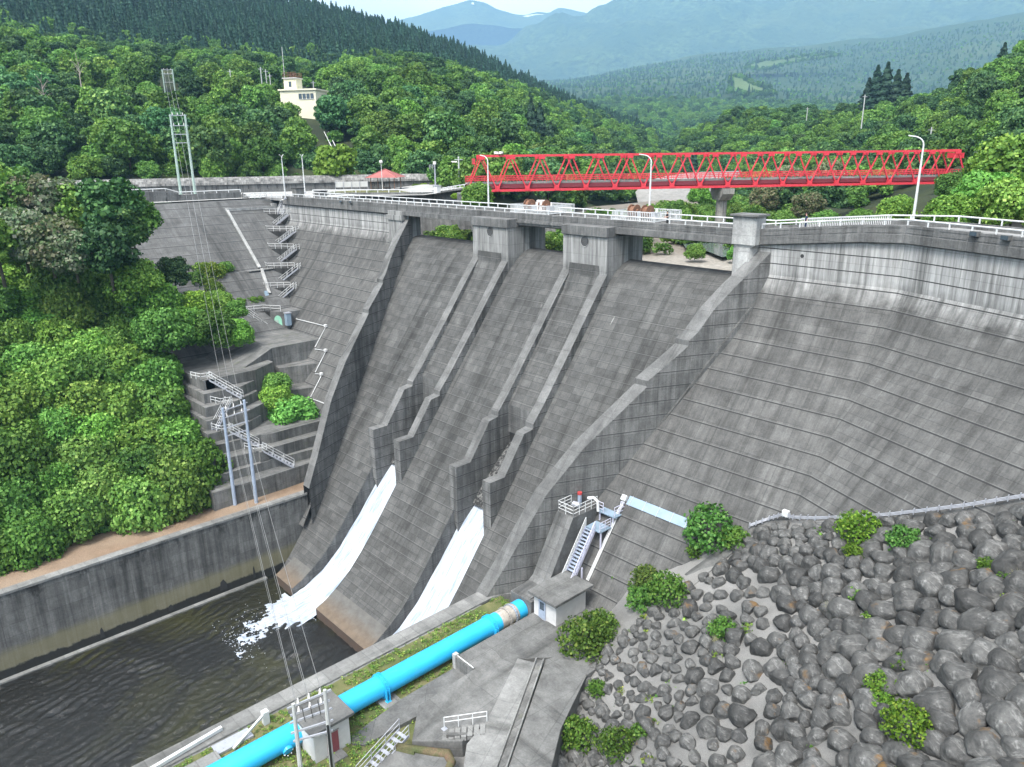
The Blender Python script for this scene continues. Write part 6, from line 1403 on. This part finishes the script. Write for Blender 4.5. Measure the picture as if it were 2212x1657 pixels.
for px, py, d, sc, lab, k_ in ((2050, 460, 95, .7, 'bright leafy bush behind the right crest road, left of the bend lamp', 's0'), (1935, 455, 100, .6, 'low bright bush behind the right crest road by the bend lamp', 's1'), (2130, 425, 110, 1.0, 'large bright bush at the right edge behind the crest road', 's2'), (2190, 440, 95, .9, 'leafy bush at the far right behind the crest road', 's0'), (2060, 402, 132, .7, 'bush hiding the right foot of the red bridge', 's1'), (2125, 395, 130, 1.0, 'wide bush right of the red bridge end', 's2'), (2180, 350, 130, 1.3, 'leafy tree at the right edge above the bushes', 's0'), (1860, 478, 115, .55, 'low bush behind the picket panels', 's2'), (1780, 480, 125, .6, 'low dark bush behind the person in navy', 's1'), (1690, 478, 130, .6, 'low bush right of the tall bridge pier', 's0')):
    p = atd(px, py, d); plant(k_, (p[0], p[1], p[2] - 2.4 * sc), sc * 1.1, lab, 'bushes along the right bank', tint(1.1, .1))
for px, py, sc, lab in ((1190, 500, .8, 'leafy bush seen through the middle bay'), (1160, 480, .9, 'taller leafy bush behind the middle bay'), (1500, 548, .45, 'shrub on the river bed left of the tall pier'), (1588, 552, .4, 'shrub at the foot of the tall pier'), (1510, 425, .8, 'green shrub on the river bank below the bridge'), (1560, 430, .8, 'green shrub on the river bank left of the tall pier'), (1460, 455, .7, 'green shrub by the gravel bar'), (1480, 520, .3, 'small round shrub on the gravel behind the third bay'), (1440, 515, .35, 'small shrub by the right pier on the river bed')):
    p = onz(px, py, -6.5) if py > 470 else atd(px, py, 175); plant('s%d' % random.randint(0, 2), (p[0], p[1], p[2] - 1.5 * sc), sc, lab, 'shrubs on the river bed', tint(1.2, .1))
NT_ = sum(1 for o in bpy.data.objects if o.get('category') == 'tree'); print('TREES', NT_)
# --- the rest of the woods: one mass per wood
def lowtree(kind):
    if kind == 'b':
        cl = [(random.uniform(-1, 1) * 2.0, random.uniform(-1, 1) * 2.0, random.uniform(4, 7), random.uniform(1.4, 2.1), random.uniform(1.1, 1.6)) for _ in range(6)] + [(0, 0, 5.5, 2.8, 2.6)]
        P, d = blobcloud(cl, 300, .5); return cards(P, d, .62)
    return crown_conifer(13, 2.7, 150, .7, 9)
LOWB = [lowtree('b') for _ in range(5)]; LOWC = [lowtree('c') for _ in range(4)]
def mass(name, pts, lib, label, sc=(.8, 1.25), tintf=None, tz=1.0, mat='massleaf'):
    Vs = []; Ts = []
    for p in pts:
        V = random.choice(lib); s = random.uniform(*sc); a = random.uniform(0, 6.28); c, q = math.cos(a) * s, math.sin(a) * s
        X_ = V[:, 0] * c - V[:, 1] * q + p[0]; Y_ = V[:, 0] * q + V[:, 1] * c + p[1]; Z_ = V[:, 2] * s * tz + p[2] - 1
        Vs.append(np.stack([X_, Y_, Z_], 1)); Ts.append(np.tile(np.array([*(tintf(p) if tintf else tint(1.0)), 1.0]), (len(V), 1)))
    V = np.concatenate(Vs); T = np.concatenate(Ts); me = quadmesh(name, V, [mat]); at = me.color_attributes.new('tint', 'FLOAT_COLOR', 'POINT'); at.data.foreach_set('color', T.astype(np.float32).ravel())
    o = bpy.data.objects.new(name, me); COL.objects.link(o); tag(o, label, 'woodland', kind='stuff'); return o
vis = lambda x0=-80, x1=2290: (lambda p: x0 < pxof(p)[0] < x1)
def okL2(p):
    px, py, d = pxof(p + np.array((0, 0, 4)))
    if 700 < px < 752 and 312 < py < 395: return False
    if 660 < px < 795 and d < 236: return False
    if 328 < px < 392 and d < 335 and pxof(p + np.array((0, 0, 11)))[1] < 188: return False
    if 590 < px < 712 and d < 335 and pxof(p + np.array((0, 0, 11)))[1] < (207 if px < 640 else 228): return False
    return -80 < px < 1500
def gnmass(name, pts, keys, label, sc, col, tz=1.0):
    """a wood as one object: real crowns instanced on points by geometry nodes"""
    n = len(pts); me = bpy.data.meshes.new(name); me.vertices.add(n); me.vertices.foreach_set('co', np.array(pts, np.float32).ravel())
    A = me.attributes.new('rot', 'FLOAT_VECTOR', 'POINT'); A.data.foreach_set('vector', np.stack([rng.normal(0, .06, n), rng.normal(0, .06, n), rng.uniform(0, 6.28, n)], 1).astype(np.float32).ravel())
    q = rng.uniform(sc[0], sc[1], n); A = me.attributes.new('scl', 'FLOAT_VECTOR', 'POINT'); A.data.foreach_set('vector', np.stack([q * rng.uniform(.85, 1.2, n), q * rng.uniform(.85, 1.2, n), q * tz * rng.uniform(.85, 1.2, n)], 1).astype(np.float32).ravel())
    A = me.attributes.new('pick', 'INT', 'POINT'); A.data.foreach_set('value', rng.integers(0, len(keys), n).astype(np.int32))
    o = bpy.data.objects.new(name, me); COL.objects.link(o); tag(o, label, 'woodland', kind='stuff'); o.color = (*col, 1)
    g = bpy.data.node_groups.new(name + '_nodes', 'GeometryNodeTree'); g.interface.new_socket('Geometry', in_out='INPUT', socket_type='NodeSocketGeometry'); g.interface.new_socket('Geometry', in_out='OUTPUT', socket_type='NodeSocketGeometry')
    N = g.nodes; gi = N.new('NodeGroupInput'); go = N.new('NodeGroupOutput'); ip = N.new('GeometryNodeInstanceOnPoints'); jn = N.new('GeometryNodeJoinGeometry'); ip.inputs['Pick Instance'].default_value = True
    for k in reversed(keys):
        c = [c for c in PROTO[k].children if c.name.startswith('crown')][0]; oi = N.new('GeometryNodeObjectInfo'); oi.inputs['Object'].default_value = c; oi.inputs['As Instance'].default_value = True; g.links.new(oi.outputs['Geometry'], jn.inputs[0])
    for at, ty, so_ in (('rot', 'FLOAT_VECTOR', 'Rotation'), ('scl', 'FLOAT_VECTOR', 'Scale'), ('pick', 'INT', 'Instance Index')):
        na = N.new('GeometryNodeInputNamedAttribute'); na.data_type = ty; na.inputs['Name'].default_value = at; g.links.new(na.outputs['Attribute'], ip.inputs[so_])
    g.links.new(gi.outputs[0], ip.inputs['Points']); g.links.new(jn.outputs[0], ip.inputs['Instance']); g.links.new(ip.outputs[0], go.inputs[0])
    md = o.modifiers.new('wood', 'NODES'); md.node_group = g; return o
PB = ['b0', 'b1', 'b2', 'b3', 'd0', 'd1']
lowr = lambda p: tuple(np.array(p) - (0, 0, 1.5))
ptsL = [lowr(p) for p in sample_net(TL, 0, 29, 1900, 5.6, okL2, tries=20)]
for px in np.linspace(-70, 985, 120):
    if 700 < px < 760: continue
    p = atd(px, 392, (222 if px < 900 else 212) + random.uniform(0, 15)); ptsL.append((p[0], p[1], random.uniform(-2.5, -1)))
gnmass('forest', ptsL, PB, 'green broadleaf wood covering the left hillside', (.6, 1.25), (.95, .95, .95))
gnmass('cedar_forest', [lowr(p) for p in sample_net(TL, 27, 36, 5200, 4.9, vis(-80, 1500), tries=8)], ['c0', 'c1'], 'dark blue green cedar plantation on the left ridge', (.6, .95), (.95, 1.15, 1.2))
gnmass('forest', [lowr(p) for p in sample_net(TR, 3, 28, 1000, 5.8, lambda p: vis(1380, 2300)(p) and not (1740 < pxof(p)[0] < 2130 and pxof(p)[2] < 175), tries=15)], PB, 'green wood covering the right bank', (.55, 1.15), (.9, .9, .9))
gnmass('forest', [lowr(p) for p in sample_net(TV, 0, 30, 3200, 8.5, vis(1050, 2100), tries=6)], PB, 'wood on the valley floor beyond the bridge', (1.0, 1.7), (.85, .9, .9))
gnmass('cedar_forest', [lowr(p) for p in sample_net(TV, 26, 54, 5200, 10.0, vis(1150, 2300), tries=6)], ['c0', 'c1', 'b0', 'd0'], 'mixed conifer woods on the far foothills', (.55, 1.0), (1.1, 1.2, 1.1))
ed = []
for poly, dd in MEADOWS:
    for k in range(len(poly)):
        a, b = np.array(poly[k], float), np.array(poly[(k + 1) % len(poly)], float)
        for j in range(int(np.linalg.norm(b - a) / 2.2) + 1):
            q = a + (b - a) * random.random() + np.array((random.gauss(0, 2.2), random.gauss(0, 1.0))); ed.append(tuple(atd(q[0], q[1], dd + (206 - q[1]) * 6) - (0, 0, 2)))
gnmass('forest', ed, ['b0', 'b1', 'd0', 'd1', 'c0'], 'trees along the ragged edges of the pale meadows', (.8, 1.5), (.95, 1, .95))
foot = []
for px in np.linspace(-70, 980, 230):
    if 702 < px < 750: continue
    p = atd(px, 392, (216 if px < 900 else 206) + random.uniform(0, 9)); foot.append((p[0], p[1], random.uniform(-1.6, -.4)))
gnmass('undergrowth', foot, ['s0', 's1', 's2'], 'leafy undergrowth along the foot of the hill behind the rock shed', (.45, .8), (.8, .85, .8))
# undergrowth on the slope and along the dirt strip
ug = []
for k in range(2600):
    x = random.uniform(-160, -100.2); y = random.uniform(-140, -24)
    if y > -40 and x > -121: continue
    ug.append((x, y, zslope(x, y)))
V0, _c = crown_broad(2.0, 1.7, 6, 150, .34, .0, .7); V1, _c = crown_broad(1.6, 1.5, 6, 150, .3, .0, .7)
mass('undergrowth', ug, [V0, V1], 'tangled green vines and undergrowth on the slope left of the pool', (.8, 1.5), lambda p: tint(1.5, .25))
ug = [(-100.3 + random.gauss(0, .35), y, -38.2) for y in np.linspace(-48, -128, 190)]
mass('weeds', ug, [V0 * .4, V1 * .35], 'yellowish weeds along the foot of the ivy slope', (.8, 1.5), lambda p: (2.6 + random.random(), 1.9, .9))
ug = [(random.uniform(-120, 40), random.uniform(12, 200), -8.0) for k in range(2600)]; ug = [p for p in ug if fbm(p[0], p[1], .035) > (.12 if p[1] < 75 else -.12) and not (1515 < pxof(p)[0] < 1600 and pxof(p)[2] < 150)]
RIVER_UG = ug
# grass of the strip
gl = []
for k in range(5200):
    x = random.uniform(-52.8, -43.0); y = random.uniform(-75, -27.5)
    if fbm(x, y, .35, 3) < -.15 + random.uniform(-.3, .3): continue
    gl.append((x, y, GZ + 1.0))
V2, _c = crown_broad(.35, .35, 4, 16, .07, .0, .6)
mass('grass', gl, [V2], 'rough green grass and clover beside the blue pipe', (.45, .85), lambda p: tuple(np.array(tint(1.35, .3, .15)) * (1.2, 1.0, .9)))
# ================================================================== BOULDERS
def rockmat():
    t = NT('boulder'); geo = t.n('NewGeometry'); tc = t.n('TexCoord'); oi = t.n('ObjectInfo'); o = tc.outputs['Object']
    n1 = t.noise(o, .9, 6, .6, .6); n2 = t.noise(o, 5.0, 8, .75); n3 = t.noise(t.mapv(o, (1, 3.0, 1)), 1.3, 5, .6, 1.0)
    c = t.mix(t.ramp(n1, .35, .65), (.036, .036, .035), (.092, .091, .087)); c = t.mix(t.ramp(n3, .55, .72, 0, .55), c, (.24, .238, .23))
    c = t.mix(1.0, c, t.ramp(n2, .3, .7, .6, 1.4), 'MULTIPLY'); c = t.mix(1.0, c, t.ramp(oi.outputs['Random'], 0, 1, .65, 1.45), 'MULTIPLY')
    v = t.noise(o, 14, 3, .6); c = t.mix(t.ramp(v, .70, .76, 0, .5), c, (.26, .26, .25))
    s = t.n('SeparateXYZ'); t.l(geo.outputs['Normal'], s.inputs[0]); m_ = t.noise(geo.outputs['Position'], .55, 5, .6)
    f = t.math('MULTIPLY', t.ramp(m_, .62, .70, 0, .8), t.ramp(s.outputs['Z'], .3, .8, 0, 1)); c = t.mix(f, c, (.16, .085, .02))
    t.l(c, t.p.inputs['Base Color']); t.p.inputs['Roughness'].default_value = .72; t.p.inputs['Specular IOR Level'].default_value = .35
    t.bump(t.math('ADD', n2, t.math('MULTIPLY', n1, .8)), .55, .09); return t.m
M['rock'] = rockmat()
def rockmesh(seed, sub=4):
    bm = bmesh.new(); bmesh.ops.create_icosphere(bm, subdivisions=sub, radius=1.0); r = random.Random(seed); off = Vector((seed * 3.1, seed * 1.7, seed * .9))
    cuts = [(Vector((r.gauss(0, 1), r.gauss(0, 1), r.gauss(0, .8))).normalized(), r.uniform(.62, .92)) for _ in range(12)]
    sx, sy, sz = 1.0, r.uniform(.70, .95), r.uniform(.62, .82)
    for v in bm.verts:
        p = v.co.copy()
        for n_, d_ in cuts:
            e = p.dot(n_) - d_
            if e > 0: p -= n_ * e * .86
        p += p.normalized() * (.10 * noise.noise(p * 1.4 + off) + .055 * noise.noise(p * 3.6 + off) + .02 * noise.noise(p * 8 + off)); v.co = Vector((p.x * sx, p.y * sy, p.z * sz))
    me = bpy.data.meshes.new('boulder'); bm.to_mesh(me); bm.free(); me.materials.append(M['rock']); me.polygons.foreach_set('use_smooth', [True] * len(me.polygons)); return me
RM_ = [rockmesh(i + 1) for i in range(14)]
sn = Vector((-.44, -.5, 1)).normalized()
cand = []; cell = []
tries = 0
def leftlimit(x, y):      # left border of the fill in plan
    return x > np.interp(-y, [14, 18, 22, 27, 32, 38, 46, 60], [-30.4, -31.2, -33.6, -36.6, -37.4, -33.8, -28.8, -23])
for k in range(90000):
    x = random.uniform(-38, 10); y = random.uniform(-60, -15.2)
    if not leftlimit(x, y): continue
    z = zr(x, y); px, py, d = pxof((x, y, z))
    if not (1150 < px < 2330 and 1050 < py < 1760): continue
    # bigger stones to the right and near, smaller ones up left
    R = (.60 + .52 * max(0, min(1, (px - 1350) / 750.)) + random.uniform(-.22, .22)) * (1.0 if py > 1200 else .85)
    ok = True
    for q in cand:
        dx, dy = (x - q[0]) * 1.1, (y - q[1]) * 1.06
        if dx * dx + dy * dy < ((R + q[3]) * (.62 if px > 1680 or py < 1230 else .84)) ** 2: ok = False; break
    if ok: cand.append((x, y, z, R, px, py, d))
print('ROCKS', len(cand))
cand.sort(key=lambda q: -q[3] / q[6])
rest = []
for i, (x, y, z, R, px, py, d) in enumerate(cand):
    me = RM_[random.randrange(len(RM_))]; q = Matrix.Translation((x, y, z + R * .12)) @ (sn.to_track_quat('Z', 'Y').to_matrix().to_4x4()) @ Matrix.Rotation(random.gauss(.5, .5), 4, 'Z') @ Matrix.Rotation(random.gauss(0, .25), 4, 'X') @ Matrix.Scale(R * 1.16, 4)
    if i < 300:
        o = bpy.data.objects.new('boulder', me); COL.objects.link(o); o.matrix_world = q; tag(o, 'large dark rounded boulder on the rock fill in front of the right dam wing', 'boulder', 'boulders of the fill slope')
    else: rest.append((me, q))
if rest:
    Vv = []; Ff = []; b = 0
    for me, q in rest:
        Vv += [tuple(q @ v.co) for v in me.vertices]; Ff += [tuple(b + i for i in p.vertices) for p in me.polygons]; b = len(Vv)
    me = bpy.data.meshes.new('boulders'); me.from_pydata(Vv, [], Ff); me.materials.append(M['rock']); me.polygons.foreach_set('use_smooth', [True] * len(Ff)); o = bpy.data.objects.new('small_boulders', me); COL.objects.link(o); tag(o, 'smaller dark boulders filling the far part of the fill slope', 'boulders', kind='stuff')
# plants between the boulders
M['shrubleaf'] = leafmat('shrub_leaves', (.055, .12, .022), (.14, .235, .045), (.22, .29, .075))
def bushproto(key, h, rad, nl, size, mat, nc=9):
    V, cl = crown_broad(h, rad, nc, nl, size, .12, .75, 1.0); proto(key, 'shrub', 'shrub', 'shrub', V, mat, trunkmesh('t', h * .9, .05, 7, rad * .6))
bushproto('g1', 1.7, 1.35, 1200, .095, 'shrubleaf', 20); bushproto('g2', 2.4, 1.8, 2000, .095, 'shrubleaf', 28); bushproto('g3', 1.0, .9, 520, .08, 'shrubleaf', 12)
GB = 'shrubs among the boulders'
def rp(px, py):
    v = ray(px, py); n_ = np.array((-.44, -.5, 1)); P0 = np.array((-28.5, -14.4, -23.35)); k = ((P0 - CAM) @ n_) / (v @ n_); return CAM + v * k
for px, py, key, sc, tn, lab in ((1530, 1180, 'g2', 1.35, (.75, 1, .9), 'largest dense green bush at the top left corner of the boulder slope'), (1585, 1180, 'g1', .9, (1.1, 1, .7), 'olive tinged bush against the right side of the largest bush'), (1500, 1200, 'g3', 1.0, (1.1, 1.1, .6), 'low moss green shrub at the foot of the largest bush'),
        (1395, 1270, 'g2', .78, (1.2, .95, .8), 'thin olive bush with reddish leaves beside the sloping slab'), (1440, 1300, 'g2', .95, (1.0, 1.05, .8), 'wide light green bush between the sloping slab and the boulders'), (1380, 1310, 'g1', .95, (.9, 1, .8), 'round green bush left of the wide light green bush'),
        (1265, 1410, 'g2', 1.25, (1.15, 1.0, .7), 'biggest feathery yellow green bush beside the valve house'), (1300, 1370, 'g2', .8, (1.0, .85, .7), 'brownish twiggy bush right of the valve house'), (1225, 1440, 'g1', .9, (1.0, .95, .6), 'feathery bush leaning over the concrete strip'), (1562, 1370, 'g1', .72, (1.2, 1.2, .8), 'bright broad leaved bush alone in the middle left of the boulders'),
        (1850, 1165, 'g2', .82, (1.35, 1.15, .5), 'yellow green bush near the top edge of the boulders'), (1845, 1205, 'g1', .6, (1.3, 1.1, .5), 'lower yellow green bush right under the top edge bush'), (1950, 1180, 'g1', .8, (.8, .95, .8), 'darker bush on the top edge of the boulders, right of the yellow green bush'), (2135, 1235, 'g1', .5, (1.1, 1, .6), 'small spreading bush near the right edge'), (1850, 1290, 'g3', .7, (1.1, 1.1, .8), 'small green shrub in the middle right of the boulders'), (1880, 1340, 'g3', .6, (1.2, 1.0, .7), 'small shrub just below the middle right shrub'),
        (1905, 1490, 'g1', .62, (1.25, 1.15, .6), 'yellow green shrub in the lower right among big boulders'), (1950, 1440, 'g3', .7, (1.1, 1.1, .6), 'thin shrub between big boulders on the right'), (1955, 1590, 'g2', .72, (1.35, 1.25, .55), 'largest bright yellow green bush at the bottom right'), (1900, 1520, 'g1', .5, (1.3, 1.2, .6), 'shrub just above the largest bottom right bush'), (2110, 1560, 'g3', .5, (1.2, 1.1, .7), 'small shrub near the bottom right corner'),
        (1290, 1500, 'g1', .6, (1.0, 1.0, .6), 'weedy shrub on the left edge of the boulders'), (1250, 1610, 'g2', .8, (1.1, 1.05, .65), 'wide weedy bush at the bottom left of the boulders'), (1330, 1625, 'g2', .7, (1.0, 1.0, .6), 'weedy bush right of the bottom left bush'), (1380, 1590, 'g3', .8, (1.1, 1.0, .7), 'small weedy shrub above the bottom left bushes'), (1240, 1580, 'g1', .6, (.9, .9, .6), 'weedy shrub at the edge of the concrete strip'), (2170, 1250, 'g3', .6, (1, 1, .6), 'tiny shrub close to the right edge'), (1330, 1255, 'g3', .8, (1.1, 1.2, .7), 'low grassy clump behind the valve house')):
    p = rp(px, py); plant(key, (p[0], p[1], p[2] - .1), sc * 1.22, lab, GB, tuple(np.array(tn) * (.80, .88, .9)))
def onwing(px, py):
    x = -140.0
    for k in range(12): p = onx(px, py, x); x = X3(p[2]) + .8
    return onx(px, py, x)
for px, py, sc, tn, lab in ((437, 580, 1.9, (1.1, 1.0, .7), 'yellowish vine clump at the left end of the abutment ledge'), (452, 590, 1.7, (1.2, 1.0, .6), 'yellowish shrub in the middle of the abutment ledge'), (470, 588, 1.3, (1.1, 1.1, .7), 'small light green shrub on the abutment ledge'), (488, 580, 1.1, (1, 1.1, .8), 'small light green shrub at the right end of the abutment ledge'), (450, 612, 1.8, (1.25, 1.0, .5), 'yellow tinged creeper hanging below the abutment ledge'), (462, 630, 1.5, (1.1, 1.0, .6), 'green creeper lower down below the abutment ledge'), (420, 600, 2.0, (.9, 1, .8), 'dark creeper under the small dark rounded tree'), (520, 652, 1.2, (1, 1.05, .7), 'low grassy clump on the block left of the lower duct'), (545, 648, 1.0, (1, 1.05, .7), 'low grassy clump beside the lower duct'), (560, 646, .9, (1.1, 1.05, .7), 'small grassy clump right by the lower duct')):
    p = onwing(px, py); plant(random.choice(('g1', 'g2')), (p[0], p[1], p[2] - .8 * sc), sc * .8, lab, 'plants on the abutment ledge', tn)
wd = []
for k in range(520):
    q = random.choice(cand); wd.append((q[0] + random.uniform(-.9, .9), q[1] + random.uniform(-.9, .9), q[2] + .1))
wd = [p for p in wd if fbm(p[0], p[1], .16, 2) > -.02]
V3, _c = crown_broad(.7, .55, 7, 60, .09, .0, .8)
mass('weeds', wd, [V3], 'scattered green weeds between the boulders', (.5, 1.3), lambda p: (random.uniform(1.1, 2.0), random.uniform(1.2, 1.6), 1.0))
gnmass('undergrowth', [tuple(np.array(p) + (0, 0, .3)) for p in RIVER_UG], ['g1', 'g2', 'g3'], 'low green plants on the river bed', (.8, 2.0), (1.05, 1.05, .9))
# dry grass tufts
for px, py, lab in ((1790, 1325, 'dry straw coloured grass tuft among the middle boulders'), (2190, 1260, 'dry straw coloured grass tuft near the right edge'), (1545, 1390, 'dry straw coloured grass tuft under the bright broad leaved bush')):
    p = rp(px, py); t = thing('grass_tuft', lab, 'grass tuft', tuple(p), 'dry grass tufts'); w = MB().mat('straw') if 'straw' in M else None
    if w is None: M['straw'] = plain('straw', (.34, .33, .18), .9); w = MB().mat('straw')
    for k in range(90):
        a = random.uniform(0, 6.28); l = random.uniform(.5, 1.1); s = random.uniform(.15, .8); b0 = p + np.array((random.gauss(0, .08), random.gauss(0, .08), .05)); m1 = b0 + np.array((math.cos(a) * s * .4, math.sin(a) * s * .4, l * .7)); e = b0 + np.array((math.cos(a) * s, math.sin(a) * s, l * (1 - s * .4))); w.add([b0 + (.012, 0, 0), b0 - (.012, 0, 0), m1 - (.008, 0, 0), m1 + (.008, 0, 0), e], [(0, 1, 2, 3), (3, 2, 4)])
    w.build('blades', parent=t, uv=False, recalc=False)
# a few spare prototypes that were never planted are removed
for k, r in PROTO.items():
    if k not in USED:
        for c in list(r.children): bpy.data.objects.remove(c)
        bpy.data.objects.remove(r)
# ================================================================== HAZE
hm = bpy.data.materials.new('haze'); hm.use_nodes = True; hn = hm.node_tree; hn.nodes.clear(); ho = hn.nodes.new('ShaderNodeOutputMaterial'); hv = hn.nodes.new('ShaderNodeVolumePrincipled')
hv.inputs['Color'].default_value = (.36, .67, 1.0, 1); hv.inputs['Density'].default_value = HAZE; hv.inputs['Anisotropy'].default_value = 0.0; hn.links.new(hv.outputs[0], ho.inputs['Volume'])
M['haze'] = hm
mb = MB(); mb.box(-12000, 12000, -9500, 9900, -70, 1800); o = mb.build('haze', 'haze', uv=False); tag(o, 'thin blue haze', 'haze', kind='stuff'); o.display_type = 'WIRE'
